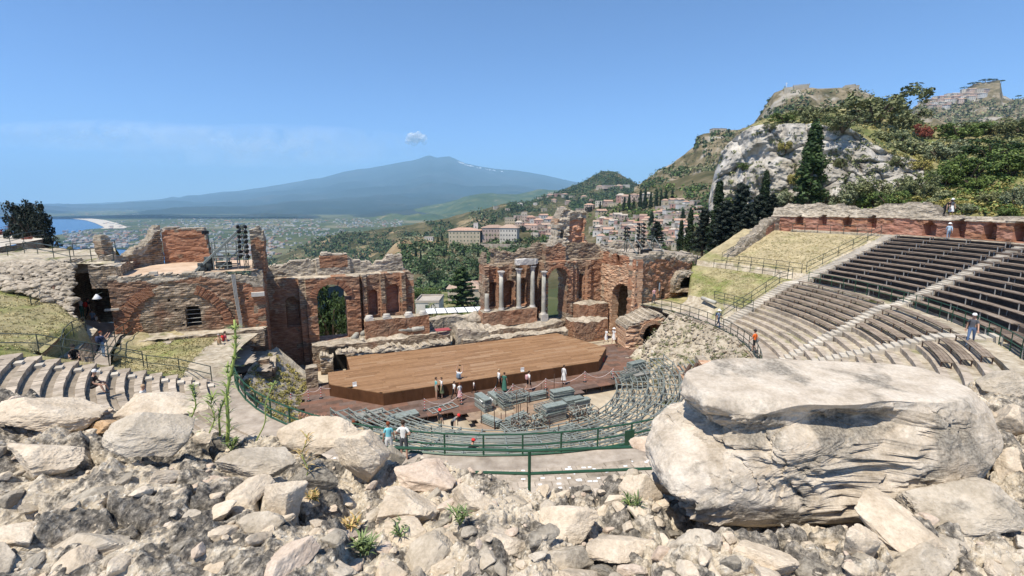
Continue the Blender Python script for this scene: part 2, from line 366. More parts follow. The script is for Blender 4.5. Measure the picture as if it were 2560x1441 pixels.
mSCRUBSOIL = gmat('scrubby_slope', [(0.25, (.10, .10, .035)), (0.45, (.22, .20, .085)), (0.62, (.34, .29, .14)), (0.8, (.42, .37, .24))], 1.0, (1, 1, 1), 0, ([(0.3, (.06, .085, .022)), (0.7, (.17, .19, .06))], 0.12, 0.45, 0.6), 0.3, 0.8)
hillme = mk('theatre_hill', np.stack([X, Y, Z], -1), Q, None, [mSOIL, mGRASS, mGRASS2, mSCRUBSOIL], lm[qc], True)
put(hillme, 'theatre_hill', kind='structure')
hillbvh = BVHTree.FromPolygons([tuple(v) for v in np.stack([X, Y, Z], -1).reshape(-1, 3).astype(float)], [tuple(q) for q in Q.tolist()])
def hz(x, y, d=0.0):
    h = hillbvh.ray_cast(Vector((float(x), float(y), 200.0)), Vector((0, 0, -1))); return h[0].z if h[0] else d
def onhill(px, py):
    d = ray(px, py); h = hillbvh.ray_cast(Vector((0, 0, EYE)) + Vector(d) * 5, Vector(d)); return np.array(h[0]) if h[0] else None

def poly(name, pts, mat, kind='structure', res=None, amp=0.0, seed=0, parent=None):
    """a sheet over a polygon of points; res lays a rough grid over it"""
    pts = np.asarray(pts, float)
    if res is None:
        t = tessellate_polygon([[Vector(p) for p in pts]])
        return put(mk(name, pts, None, np.array(t), mat), name, parent, kind=kind)
    lo, hi = pts[:, :2].min(0), pts[:, :2].max(0); nx, ny = int((hi[0] - lo[0]) / res) + 2, int((hi[1] - lo[1]) / res) + 2
    gx, gy = np.meshgrid(lo[0] + np.arange(nx) * res, lo[1] + np.arange(ny) * res, indexing='ij')
    A = np.c_[pts[:, :2], np.ones(len(pts))]; cf, *_ = np.linalg.lstsq(A, pts[:, 2], rcond=None)
    gz = cf[0] * gx + cf[1] * gy + cf[2] + amp * fbm(np.stack([gx, gy, gx * 0], -1) / max(res * 4, .4), 4, seed)
    Q = gridQ(nx, ny); V = np.stack([gx, gy, gz], -1).reshape(-1, 3); c = V[Q].mean(1)[:, :2]
    ins = np.zeros(len(c), bool); n = len(pts)
    for i in range(n):
        x1, y1 = pts[i, :2]; x2, y2 = pts[(i + 1) % n, :2]
        if y1 == y2: continue
        cr = ((y1 > c[:, 1]) != (y2 > c[:, 1])) & (c[:, 0] < (x2 - x1) * (c[:, 1] - y1) / (y2 - y1) + x1); ins ^= cr
    return put(mk(name, V, Q[ins], None, mat, None, amp > 0), name, parent, kind=kind)

# --- ground under the stage building and orchestra
gx, gy = np.meshgrid(np.linspace(-75, 75, 200), np.linspace(15, 95, 110), indexing='ij')
aa = (gx - OX) * UX + (gy - OY) * UY; bb = -(gx - OX) * UY + (gy - OY) * UX
gzz = np.where(np.hypot(gx - OX, gy - OY) < 24, -4.62, -4.62) + 1.6 * sstep(10.3, 11.3, bb) * 0 - sstep(16, 40, bb) * 8.5 * sstep(40, 25, np.abs(aa - 2)) 
gzz = gzz + 0.06 * fbm(np.stack([gx, gy, gx * 0], -1) * 0.8, 4, 5)
put(mk('orchestra_floor', np.stack([gx, gy, gzz], -1), gridQ(200, 110), None, mSAND, None, True), 'orchestra_floor', kind='structure')

# wall ring that drops from the walkway to the orchestra
b = MB(); b.arc(19.55, 20.35, -4.7, -0.16, -152, 12, 90, 0.08); b.put('podium_wall', mRUB, kind='structure')
b = MB(); b.arc(19.7, 21.4, -0.3, 0.0, -152, 26, 120, 0.012)
b.put('ring_walkway', mPAVE, kind='structure')

mFOOTS = gmat('trodden_earth_strip', [(.3, (.19, .155, .115)), (.5, (.27, .225, .17)), (.7, (.36, .30, .235))], 2.0, bd=.03, bs=.5)
# --- stone seating, left and near part
RK = [21.4 + 0.742 * k for k in range(12)]; ZK = [0.275 * (k + 1) for k in range(12)]
seat = thing('stone_seating', 'curved rows of restored pale stone seats on the left side and below the rubble wall', 'seating', (-18, 22, 0))
def row(b, k, f0, f1, n, m2=None):
    r, z = RK[k], ZK[k]
    m_ = max(2, int((f1 - f0) * R(1) * r / .62)); fs = np.linspace(f0, f1, m_ + 1); g_ = math.degrees(.011 / r)
    for i_ in range(m_): e_ = rng.uniform(-.012, .012); b.arc(r + rng.uniform(-.012, .012), r + 0.36, z - 0.6, z + e_, fs[i_] + g_, fs[i_ + 1] - g_, 2)
    m2.arc(r + 0.362, r + 0.76, z - 0.6, z - 0.03, f0, f1, n, 0.012)
for k in range(12):
    b, b2 = MB(), MB(); row(b, k, -147.6, -60 if k < 6 else -66, 110, b2)
    o = b.put('seat_row', mSEAT, seat); b2.put('foot_strip', mFOOTS, o)
for k in range(12):
    for f in (-146.9,):
        c = POL(RK[k] - 0.22, f + .1, ZK[k] - 0.6); block('step_block', c, (.34, .52, .6 - .137), mSLAB, seat, R(f))
b = MB()
for k in range(0, 12):
    b.arc(RK[k] - 0.05, RK[k] + 0.76, -.3, ZK[k] - 0.01, -149.6, -147.7, 3, 0.01)
b.put('stair_flank', mSEAT, seat)
# little white number plates on the near seats
for i in range(190):
    k = int(rng.integers(0, 7)); f = rng.uniform(-112, -66); r = RK[k] + rng.uniform(.05, .28)
    block('seat_plate', POL(r, f, ZK[k] + 0.004), (rng.uniform(.12, .18), .10, .006), mWHITE, seat, R(f + 90 + rng.uniform(-8, 8)))

# --- right side: stone rows, stairs, benches
seatR = thing('stone_terrace', 'worn stone seat rows with dry weeds below the brown benches on the right', 'seating', (22, 36, 0))
for k in range(0, 12):
    r = RK[k]
    for f0, f1 in ((phiB(max(r, 21)) + 1.0, phiA(r) - 1.2), (-62, phiB(max(r, 21)) - 1.0)):
        b, b2 = MB(), MB(); row(b, k, f0, f1, max(12, int((f1 - f0) * 1.3)), b2)
        o = b.put('seat_row', mSEAT, seatR); b2.put('foot_strip', mSOIL, o)
def stairway(label, phi, r0, r1, wid):
    t = thing('stone_stair', label, 'stairs', POL(r0, phi(r0), 0)); n = int((r1 - r0) / 0.37)
    for i in range(n):
        r = r0 + (i + .5) * (r1 - r0) / n; f = phi(r)
        ze = float(np.interp(r + .18, [20, 21.3, 29.6, 31.2, 45.8, 49], [0.02, .12, 3.4, 3.42, 7.65, 7.65]))
        block('step', POL(r, f, ze - .5), (.40, wid, .5), mSLAB, t, R(f))
    return t
stairway('long pale stone stair between the lawns and the bench rows', phiA, 20.9, 46, 1.15)
stairway('long pale stone stair running up between two blocks of brown benches', phiB, 20.9, 46, 0.95)
stairway('short stone stair beside the man in the white cap', phiC, 21, 32, 1.0)

def bench(label, r, zg, f0, f1, post=2.6, hgt=0.43, group=None, mat=None):
    t = thing('bench', label, 'bench', POL(r, (f0 + f1) / 2, zg), group)
    n = max(6, int((f1 - f0) * R(1) * r / 1.2))
    for j in range(3):
        b = MB(); ra = r + 0.02 + j * 0.165
        b.arc(ra, ra + 0.145, zg + hgt - .045, zg + hgt, f0, f1, n, 0.006); b.put('slat', mBENCH, t)
    m = max(2, int((f1 - f0) * R(1) * r / post) + 1)
    for i in range(m):
        f = f0 + .3 + (f1 - f0 - .6) * i / (m - 1)
        bar('leg', POL(r + .05, f, zg - .25), POL(r + .05, f, zg + hgt - .05), 0.035, mat or mPOST, t)
        bar('leg', POL(r + .46, f, zg - .25), POL(r + .46, f, zg + hgt - .05), 0.03, mat or mBROWN, t)
        bar('bracket', POL(r + .03, f, zg + hgt - .075), POL(r + .5, f, zg + hgt - .075), 0.025, mat or mPOST, t)
    return t
# upper block: thirteen rows on stepped ground
stepU = thing('terrace_steps', 'dark stepped ground under the upper brown benches', 'terrace', POL(38, 0, 4))
UPR = [31.75 + 1.055 * k for k in range(13)]
mDSOIL = gmat('shade_darkened_soil', [(0.3, (.07, .055, .044)), (0.6, (.13, .10, .08)), (0.8, (.19, .15, .12))], 2, (1, 1, 1), 0, None, .05, .6)  # shadow and dark boards between the benches are put into this soil colour
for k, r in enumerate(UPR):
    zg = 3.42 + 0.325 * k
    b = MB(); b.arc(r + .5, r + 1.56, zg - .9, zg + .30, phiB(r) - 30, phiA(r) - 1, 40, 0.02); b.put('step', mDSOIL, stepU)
    w1 = nth(12 - k) if k < 12 else 'top'
    top = 'bench in the topmost upper row' if k == 12 else ('bench in the lowest upper row' if k == 0 else 'bench, ' + nth(12 - k) + ' row below the topmost')
    bench('brown slatted ' + top + ', left of dividing stair', r, zg, phiB(r) + 1.0, phiA(r) - 1.25, 3.0, 0.5, 'wooden bench rows', mPOST)
    bench('brown slatted ' + top + ', right of dividing stair', r, zg, max(phiC(r) + 1.6, phiB(r) - 26) if k < 5 else phiB(r) - 24, phiB(r) - 1.0, 3.0, 0.5, 'wooden bench rows', mPOST)
    if k < 3: bench('slatted bench behind the green railing beyond the short stair, ' + nth(k) + ' row up', r, zg, -52, phiC(r) - 1.4, 2.4, 0.5, 'wooden bench rows', mPOST)
for j, k in enumerate(range(5, 12)):
    r = RK[k]; lab = ('lowest' if j == 0 else ('uppermost' if j == 6 else nth(j) + ' from the bottom'))
    bench('low brown three-slat bench by the lawns, ' + lab + ' of seven', r + .12, ZK[k], phiB(r) + 1.3, phiA(r) - 1.5, 2.4, 0.36, 'wooden bench rows', mBROWN)
for j, k in enumerate(range(7, 12)):
    r = RK[k]; lab = ('lowest' if j == 0 else ('uppermost' if j == 4 else nth(j) + ' from the bottom'))
    bench('low brown three-slat bench behind the marble block, ' + lab + ' of five', r + .12, ZK[k], phiC(r) + 1.6, phiB(r) - 1.3, 2.4, 0.36, 'wooden bench rows', mBROWN)
for j, k in enumerate(range(9, 12)):
    r = RK[k]; lab = ('lowest', 'middle', 'uppermost')[j]
    bench('short brown bench below the man in the white cap, ' + lab + ' of three', r + .12, ZK[k], -34, phiC(r) - 1.6, 2.2, 0.36, 'wooden bench rows', mBROWN)
b = MB(); b.arc(30.55, 31.5, 2.9, 3.36, -60, 33, 80, 0.02); b.put('upper_walkway', mSOIL, kind='structure')
b = MB(); b.arc(45.6, 47.2, 7.2, 7.62, -10, 33, 60, 0.03); b.put('top_walkway', mSOIL, kind='structure')

# --- railings
def railing(label, pts, h=1.0, nr=2, r=0.028, every=None, mat=None, group='metal railings', base=False, pr=None):
    pts = [np.asarray(p, float) for p in pts]; t = thing('railing', label, 'railing', pts[0], group)
    for p in pts: bar('post', p, p + [0, 0, h], pr or r, mat or mRAIL, t)
    for k in range(nr):
        z = h * (k + 1) / nr; b = MB(); b.tube([p + [0, 0, z] for p in pts], r, 6); b.put('rail', mat or mRAIL, t)
    if base:
        b = MB(); b.tube([p + [0, 0, .06] for p in pts], .055, 4); b.put('base_rail', mat or mRAIL, t)
    return t
def arcpts(r, f0, f1, n, z): return [POL(r, f0 + (f1 - f0) * i / (n - 1), z if not callable(z) else z(f0 + (f1 - f0) * i / (n - 1))) for i in range(n)]
railing('long green railing on the walkway edge above the steel scaffolding', arcpts(19.85, -152, -35, 24, 0.0), 1.05, 2, 0.04, mat=mGREEN, base=True, pr=.045)
railing('dark railing curving down the ring walkway past the orange shirt', arcpts(19.85, -33, 39, 20, 0.0), 1.05, 2, 0.03, base=True)
P = POL(19.9, -71, 0); block('gate_panel', P, (.5, .05, .75), mGREEN, None, R(19), label='small solid green gate panel set in the long green railing', cat='gate')
railing('green railing along the middle walkway in front of the upper benches', arcpts(31.55, -48, float(phiA(31.5)) - 1, 26, 3.36), 1.05, 2, 0.026, mat=mGREEN)
railing('railing beside the long pale stair along the lower lawn', [POL(r, phiA(r) + 2.1, float(np.interp(r, [20, 21.3, 29.6, 31], [0, .1, 3.4, 3.5]))) for r in np.linspace(21.3, 31.2, 6)], 1.0, 2)
railing('railing beside the long pale stair along the upper lawn', [POL(r, phiA(r) + 1.6, float(np.interp(r, [31, 45.8], [3.6, 7.6]))) for r in np.linspace(33, 45.9, 6)], 1.0, 2)
railing('railing along the lower edge of the upper lawn', arcpts(32.7, 17.5, 34, 7, 3.95), 1.0, 2)
railing('railing along the top edge of the lower lawn', arcpts(30.9, 17.5, 35, 7, 3.45), 1.0, 2)
railing('railing above the upper lawn below the arched niches', arcpts(45.3, 20.5, 34.5, 8, 7.5), 1.0, 2)
railing('short railing at the bottom of the lower lawn', [POL(23.9, 10 + 3.2 * i, 1.15) for i in range(5)], 1.0, 3)
railing('railing down the steep side stair by the end wall', [POL(r, 35.5, float(np.interp(r, [31, 45.8], [3.6, 7.6]))) for r in np.linspace(33, 45, 6)], 1.0, 2)
railing('thick green railing right below the foreground rubble wall', [np.array([x, 9.1 + 0.02 * x * x, 5.25]) for x in (-2.6, .36, 3.4)], 1.02, 2, .032, mat=mGREEN, pr=.036)
# ================================================================ RUINS
def straight(a0, b0, a1, b1):
    p, q = W(a0, b0)[:2], W(a1, b1)[:2]; L = float(np.hypot(*(q - p))); T = (q - p) / L; N = np.array([T[1], -T[0]])
    return L, (lambda s: (p + np.outer(s, T), np.tile(N, (len(s), 1))))
def wallgrid(L, z0, ztop, front, res=.1, thick=.8, dep=None, holes=(), matf=None, rag=.25, rough=.07, seed=0, course=True):
    ns = int(L / res) + 1; s = np.linspace(0, L, ns); zt = np.interp(s, [p[0] for p in ztop], [p[1] for p in ztop])
    sz = np.zeros((ns, 3)); sz[:, 0] = s * 1.3 + seed * 9.1; zt = zt + rag * fbm(sz, 3, seed) + rag * .5 * np.round(fbm(sz * 3.1, 2, seed + 5))
    nz = int((zt.max() - z0) / res) + 2; z = z0 + np.arange(nz) * res
    S, Zg = np.meshgrid(s, z, indexing='ij')
    P, N = front(s); P3 = np.stack([np.repeat(P[:, :1], nz, 1), np.repeat(P[:, 1:], nz, 1), Zg], -1)
    q = np.stack([S * 1.1, Zg * 2.6, S * 0 + seed], -1)
    d = rough * fbm(q * 1.3, 4, seed + 1)
    if course: d = d + rough * .5 * (_h((S / .31).astype(np.int64), (Zg / res + .5).astype(np.int64), (S * 0).astype(np.int64), seed) - .5)
    if dep is not None: d = d + dep(S, Zg)
    F = P3.copy(); F[..., 0] += N[:, None, 0] * d; F[..., 1] += N[:, None, 1] * d
    B = P3.copy(); B[..., 0] -= N[:, None, 0] * thick; B[..., 1] -= N[:, None, 1] * thick
    B[..., 0] += .1 * fbm(q + 50, 3, seed)
    Sc, Zc = (S[:-1, :-1] + S[1:, 1:]) / 2, (Zg[:-1, :-1] + Zg[1:, 1:]) / 2
    m = Zc < ((zt[:-1] + zt[1:]) / 2)[:, None]
    for h in holes: m &= ~h(Sc, Zc)
    mi = matf(Sc, Zc, ((zt[:-1] + zt[1:]) / 2)[:, None]) if matf is not None else np.zeros(Sc.shape, int)
    i, j = np.nonzero(m); v = lambda a, b_: a * nz + b_; K = ns * nz
    Qs = [np.c_[v(i, j), v(i + 1, j), v(i + 1, j + 1), v(i, j + 1)], np.c_[v(i, j), v(i, j + 1), v(i + 1, j + 1), v(i + 1, j)] + K]
    ms = [mi[i, j], mi[i, j]]
    mp = np.pad(m, 1)
    for di, dj, e0, e1 in ((-1, 0, (0, 1), (0, 0)), (1, 0, (1, 0), (1, 1)), (0, -1, (0, 0), (1, 0)), (0, 1, (1, 1), (0, 1))):
        k = ~mp[i + 1 + di, j + 1 + dj]; a, c = i[k], j[k]
        A, Bb = v(a + e0[0], c + e0[1]), v(a + e1[0], c + e1[1]); Qs.append(np.c_[Bb, A, A + K, Bb + K]); ms.append(mi[a, c])
    V = np.concatenate([F.reshape(-1, 3), B.reshape(-1, 3)]); Qa = np.concatenate(Qs); ma = np.concatenate(ms)
    used = np.zeros(len(V), bool); used[Qa] = True; ren = np.cumsum(used) - 1
    return V[used], ren[Qa], ma
def archhole(c, w, z0, zs, rise=None):
    rise = rise or w / 2
    return lambda S, Z: (np.abs(S - c) < w / 2) & (Z > z0) & ((Z < zs) | (((S - c) / (w / 2)) ** 2 + ((Z - zs) / rise) ** 2 < 1))
def wall(name, parent, args, mats, **k):
    V, Q, ma = wallgrid(*args, **k); return put(mk(name, V, Q, None, mats, ma), name, parent)
def zt(lst, b, a0): return [(max(0, onb(x, y, b)[0] - a0), onb(x, y, b)[1]) for x, y in lst]
def topmat(depth=.45, seed=0):
    def f(S, Z, T):
        n = fbm(np.stack([S * .7, Z * .9, S * 0 + seed], -1), 3, 40 + seed)
        return np.where(Z > T - depth + .25 * n, 1, np.where(n > .42, 2, 0))
    return f
def rubblebox(name, a0, a1, b0, b1, z0, z1, parent=None, mats=None, seed=0, rag=.12, **kw):
    """a rough mass of masonry: four ragged faces and a bumpy top, one closed mesh"""
    res = .14; na, nb = max(3, int((a1 - a0) / res)), max(3, int((b1 - b0) / res)); nz = max(3, int((z1 - z0) / res))
    A = np.linspace(a0, a1, na); Bq = np.linspace(b0, b1, nb); top = lambda x, y: z1 + rag * fbm(np.stack([x * .9, y * .9, x * 0 + seed], -1), 3, seed) 
    Vs, Qs, n = [], [], 0
    def addg(P):
        nonlocal n
        Vs.append(P.reshape(-1, 3)); Qs.append(gridQ(*P.shape[:2]) + n); n += P.shape[0] * P.shape[1]
    t = np.linspace(0, 1, nz)
    for (x0, y0, x1, y1, m) in ((a0, b0, a1, b0, na), (a1, b0, a1, b1, nb), (a1, b1, a0, b1, na), (a0, b1, a0, b0, nb)):
        x = np.linspace(x0, x1, m); y = np.linspace(y0, y1, m); zz = top(x, y)
        addg(np.stack([np.repeat(x[:, None], nz, 1), np.repeat(y[:, None], nz, 1), z0 + (zz - z0)[:, None] * t], -1))
    gx, gy = np.meshgrid(A, Bq, indexing='ij'); addg(np.stack([gx, gy, top(gx, gy)], -1))
    V = np.concatenate(Vs); c = np.array([(a0 + a1) / 2, (b0 + b1) / 2, 0])
    nn = np.stack([vnoise(V * 2.3 + k * 31, seed + k) * .6 + .4 * vnoise(V * 6 + k * 13, seed + k) for k in range(3)], -1)
    V = V + nn * [.10, .10, .06]; P = np.stack([OX + UX * V[:, 0] - UY * V[:, 1], OY + UY * V[:, 0] + UX * V[:, 1], V[:, 2]], -1)
    Qa = np.concatenate(Qs); isn = len(Qa) - (na - 1) * (nb - 1); mi = np.zeros(len(Qa), int); mi[isn:] = 1
    return put(mk(name, P, Qa, None, mats or [mBRICK, mTOP], mi), name, parent, **kw)
def ruled(name, A, B_, n, m, amp, mat, seed=0, kind='structure', parent=None, bulge=0.0, **k):
    A, B_ = np.asarray(A, float), np.asarray(B_, float)
    def rs(P, n):
        d = np.r_[0, np.cumsum(np.linalg.norm(np.diff(P[:, :2], axis=0), axis=1) + 1e-6)]; t = np.linspace(0, d[-1], n)
        return np.stack([np.interp(t, d, P[:, c]) for c in range(3)], -1)
    a, b_ = rs(A, n), rs(B_, n); t = np.linspace(0, 1, m)[None, :, None]
    V = a[:, None] * (1 - t) + b_[:, None] * t; V[..., 2] += bulge * np.sin(np.pi * t[..., 0]) + amp * fbm(V * .9, 4, seed)
    return put(mk(name, V, gridQ(n, m), None, mat, None, True), name, parent, kind=kind, **k)
MATS = [mBRICK, mTOP, mRUB]
def voussoirs(parent, ca, cz, b, r0, r1, t0, t1, n, name='brick_arch', mat=None, seed=3):
    mb = MB(); q = np.random.default_rng(seed)
    for i in range(n):
        t = R(t0 + (t1 - t0) * (i + .5) / n); dt = R(t1 - t0) / n * .42; o = q.uniform(.05, .16); ra, rb = r0 + q.uniform(-.05, .05), r1 + q.uniform(-.08, .08)
        V = []
        for bb in (b - o, b + .1):
            for rr_, tt in ((ra, t - dt), (rb, t - dt), (rb, t + dt), (ra, t + dt)): V.append(W(ca + rr_ * math.cos(tt), bb, cz + rr_ * math.sin(tt)))
        mb.add(V, [[0, 1, 2, 3], [4, 7, 6, 5], [0, 4, 5, 1], [1, 5, 6, 2], [2, 6, 7, 3], [3, 7, 4, 0]])
    return mb.put(name, mat or mBRICK2, parent, kind='stuff')

mORB = gmat('orange_brick', [(0.25, (.25, .12, .07)), (0.42, (.44, .22, .13)), (0.58, (.54, .31, .2)), (0.75, (.6, .44, .31))], 1.5, (1.2, 1.2, 6), 0, None, .12, .9)
# ---- left side building
lv = thing('ruined_side_building', 'big ruined brick side building left of the stage with a paved roof terrace', 'ruin', W(-24, 11))
a0 = -29.2; L, fr = straight(a0, 9, -18.5, 9)
def mfLV(S, Z, T):
    n = fbm(np.stack([S * .6, Z * .8, S * 0], -1), 3, 61); c = ((S - 4.9) / 3.2) ** 2 + ((Z - 1.6) / 3.4) ** 2 + .25 * n
    return np.where(Z > T - .55 + .3 * n, 1, np.where(c < 1, 2, np.where(S > 9.2, 3, 0)))
holes = [archhole(5.35, 1.02, 1.1, 2.6, .25)] + [(lambda x, z: (lambda S, Z: (np.abs(S - x) < .09) & (np.abs(Z - z) < .1)))(x, z) for x, z in ((3.8, 3.4), (4.2, 2.6), (7.1, 2.9), (6.2, 3.6), (8.0, 2.1), (4.9, 1.9), (7.4, 1.5), (4.6, 1.3), (9.4, 3.1))]
wall('front_wall', lv, (L, -2.4, zt([(270, 690), (400, 690), (540, 682), (620, 692), (650, 700), (676, 704)], 9, a0), fr), [mBRICK, mTOP, mRUB, mBRICK2], thick=1.0, holes=holes, matf=mfLV, rag=.12, seed=1)
voussoirs(lv, -25, .8, 9, 3.4, 4.15, 112, 176, 44); voussoirs(lv, -25, .8, 9, 3.35, 4.05, 66, 4, 40)
L, fr = straight(-18.5, 9.0, -18.5, 13.4)
wall('side_wall', lv, (L, -4.6, [(0, 4.75), (1, 5.4), (1.5, 5.6), (4.4, 5.6)], fr), MATS, thick=.9, matf=topmat(.4, 2), seed=2)
wall('corner_pillar', lv, (*((lambda LF: (LF[0], 5.0, [(0, 8.75), (.5, 9.0), (1.0, 8.8)], LF[1]))(straight(-19.3, 10.4, -18.25, 10.4)),)[0],), MATS, thick=1.6, matf=topmat(.9, 4), rag=.15, seed=4)
tp = thing('roof_terrace_tiles', 'sunlit terracotta paved roof terrace of the left side building', 'terrace', W(-24, 12, 5.6))
poly('paving', [W(-29.2, 9.4, 5.48), W(-18.9, 9.4, 5.5), W(-18.9, 16, 5.72), W(-27.4, 16.2, 5.72), W(-29.2, 11, 5.6)], mTERR, None, .25, .02, 2, tp)
wallb = lambda b_, pts, a0_, a1_, z0_: (*(lambda LF: (LF[0], z0_, zt(pts, b_, a0_), LF[1]))(straight(a0_, b_, a1_, b_)),)
wall('back_wall', lv, wallb(16, [(405, 572), (450, 570), (510, 570), (512, 600), (518, 610), (530, 650)], -26.95, -23.2, 5.2), [mBRICK2, mTOP, mRUB], thick=1.3, matf=topmat(.22, 5), rag=.08, seed=6)
LL, fr = straight(-30.3, 12.5, -27.0, 16.0)
wall('curved_parapet', lv, (LL, 5.0, [(0, 8.3), (.7, 8.5), (.9, 7.0), (2.2, 7.0), (3.4, 7.6), (4.0, 8.3), (4.3, 9.0), (4.85, 9.0)], fr), [mRUB, mTOP, mRUB], thick=.9, matf=topmat(.5, 7), rag=.25, rough=.16, seed=8)
rubblebox('parapet_heap', -30.4, -28.4, 9.6, 12.6, 4.6, 6.5, lv, [mRUB, mTOP], 9, .4)
bk = thing('window_grille', 'dark barred window opening in the left side building', 'window', W(-23.85, 9.7, 1.1))
block('shade_backing', W(-23.85, 9.98, 1.0), (1.3, .04, 2.1), mDARK, bk, TH)  # dark panel painted as the shade behind the window
for i in range(4): bar('crossbar', W(-24.36, 9.2, 1.4 + .36 * i), W(-23.34, 9.2, 1.4 + .36 * i), .025, mPOST, bk)
# drain pipes and cable bundle on the front
t = thing('drain_pipe', 'grey pipes hanging down the front of the left side building', 'pipe', W(-20.6, 8.8, 3))
for k in range(3): MB().tube([W(-20.75 + .1 * k, 8.8, 5.3), W(-20.7 + .1 * k, 8.75, 3.6), W(-20.55 + .09 * k, 8.75, 1.4), W(-20.5 + .05 * k, 8.7, .4)], .05, 6).put('pipe', mPOST, t)
t = thing('wall_lamp', 'white bell lamp on the corner by the dark tunnel', 'lamp', W(-29.75, 8.7, 4.1))
MB().lathe([(.05, .35), (.12, .25), (.3, 0), (.29, -.02), (.02, .2)], W(-29.85, 8.6, 4.0), 14).put('shade', mWHITE, t, True); bar('bracket', W(-29.85, 8.6, 4.3), W(-29.6, 9, 4.4), .03, mRAIL, t)
put(MB().box(W(-29.1, 8.8, 2.95), (.9, .2, .16), TH).mesh('stone_bracket', mSLAB), 'stone_bracket', lv)
put(MB().box(W(-18.95, 8.85, 3.3), (1.0, .3, .35), TH).mesh('stone_bracket', mMARB), 'stone_bracket', lv)
# tunnel beside it
tw = thing('vaulted_tunnel', 'dark vaulted tunnel mouth left of the brick side building', 'ruin', W(-33, 11.3))
L, fr = straight(-37.6, 11.3, -29.5, 11.3)
wall('tunnel_wall', tw, (L, .2, [(0, 4.2), (1.5, 5.2), (3, 5.9), (5, 6.6), (8.1, 6.7)], fr), [mBRICK, mTOP, mRUB], thick=1.2, holes=[archhole(6.3, 3.3, .1, 4.0, 1.7), lambda S, Z: (S > 4.3) & (S < 8.0) & (Z < .9)], matf=topmat(1.1, 11), rag=.3, rough=.15, seed=11)
mb = MB(); an = np.linspace(0, math.pi, 13)
V = []
for bb in (11.8, 18):
    for x, z in [(1.7, .3)] + [(1.7 * math.cos(t), 4.0 + 1.75 * math.sin(t)) for t in an] + [(-1.7, .3)]: V.append(W(-31.3 + x, bb, z))
n = 15; mb.add(V, [[i, i + 1, n + i + 1, n + i] for i in range(n - 1)]); mb.add([W(-33, 18, .2), W(-29.9, 18, .2), W(-29.9, 18, 6), W(-33, 18, 6)], [[0, 1, 2, 3]])
mb.put('vault', mRUB, tw)
rubblebox('brick_pier', -36.6, -35.4, 10.4, 11.2, 1.0, 4.0, tw, [mBRICK2, mTOP], 12, .1)
rubblebox('low_wall', -35.2, -33.4, 9.2, 9.8, .6, 2.9, tw, [mBRICK2, mTOP], 13, .2)
# path, bank, court in front
path = [onz(x, y, z) for x, y, z in ((222, 925, 1.2), (250, 866, 1.1), (240, 832, .95), (205, 800, 1.9))]
path2 = [onz(x, y, z) for x, y, z in ((276, 925, 1.2), (277, 885, 1.1), (300, 840, 1.0), (352, 815, .95))]
ruled('paved_path', path, path2, 30, 10, .02, mPAVE, 3)
L0 = [onz(x, y, z) for x, y, z in ((196, 798, 3.15), (160, 835, 3.0), (104, 884, 2.9))]; L1 = [onz(x, y, z) for x, y, z in ((212, 808, 2.2), (176, 846, 1.95), (122, 892, 1.9))]
L2 = [onz(x, y, z) for x, y, z in ((244, 824, 2.0), (222, 850, 1.9), (168, 896, 1.9))]; L3 = [onz(x, y, z) for x, y, z in ((246, 838, .95), (246, 868, 1.05), (222, 925, 1.15))]
ruled('lawn_edge', [p + [-1.5, 1.0, .05] for p in L0], L0, 24, 5, .04, mGRASS2, 6); ruled('trench_side', L0, L1, 24, 6, .08, mRUB, 61); ruled('dirt_strip', L1, L2, 24, 6, .06, mSOIL, 62)
ruled('retaining_wall', L2, L3, 40, 14, .10, mRUB, 5, None, None, 0, label='shadowed rubble retaining wall between the lawn and the narrow path', cat='wall')
ruled('grass_bank', [onz(x, y, 1.0) for x, y in ((282, 900), (290, 870), (355, 822), (430, 822))], [onz(x, y, -.3) for x, y in ((300, 912), (390, 905), (440, 890), (600, 905))], 40, 16, .10, mGRASS, 7)
poly('court_floor', [onz(x, y, -.45) for x, y in ((430, 840), (620, 838), (640, 905), (600, 915), (430, 892), (400, 880))], mPAVE, 'structure', .3, .03, 8)
poly('upper_yard', [W(-31, 6.6, .85), W(-18.6, 7.6, .55), W(-18.6, 9.1, .55), W(-31, 9.1, .95)], mSOIL, 'structure', .3, .05, 9)
t = rubblebox('low_ruin_wall', -25.3, -18.6, 7.0, 7.7, -.6, .75, None, [mRUB, mTOP], 21, .15, label='low rubble wall across the sunken paved court', cat='wall')
t = rubblebox('low_ruin_wall', -25.6, -25.0, 4.2, 7.2, -.6, .55, None, [mRUB, mTOP], 22, .15, label='short rubble wall on the left edge of the sunken court', cat='wall')
t = rubblebox('ruined_steps', -19.6, -17.8, 3.6, 8.7, -4.6, -1.6, None, [mRUB, mTOP], 23, .35, label='broken rubble mass beside the shadowed pit left of the stage', cat='ruin')
rubblebox('stone_pier', -15.6, -14.7, 4.4, 5.4, -4.6, -2.2, None, [mRUB, mTOP], 24, .15, label='rough stone pier standing at the dark corner left of the stage', cat='pillar')
rubblebox('low_ruin_wall', -20.8, -18.2, 4.4, 5.0, -1.8, -1.05, None, [mRUB, mTOP], 25, .1, label='short stub of rubble wall lying on the concrete ledge', cat='wall')
poly('concrete_ledge', [W(-22, 3.4, -1.45), W(-18.2, 2.6, -1.45), W(-17.9, 8.4, -1.45), W(-21.6, 8.4, -1.45)], mPAVE, 'structure', .3, .03, 4)
rubblebox('ledge_base', -22.4, -18.0, 2.8, 8.2, -4.7, -1.6, None, [mRUB, mRUB], 26, .05, kind='structure')
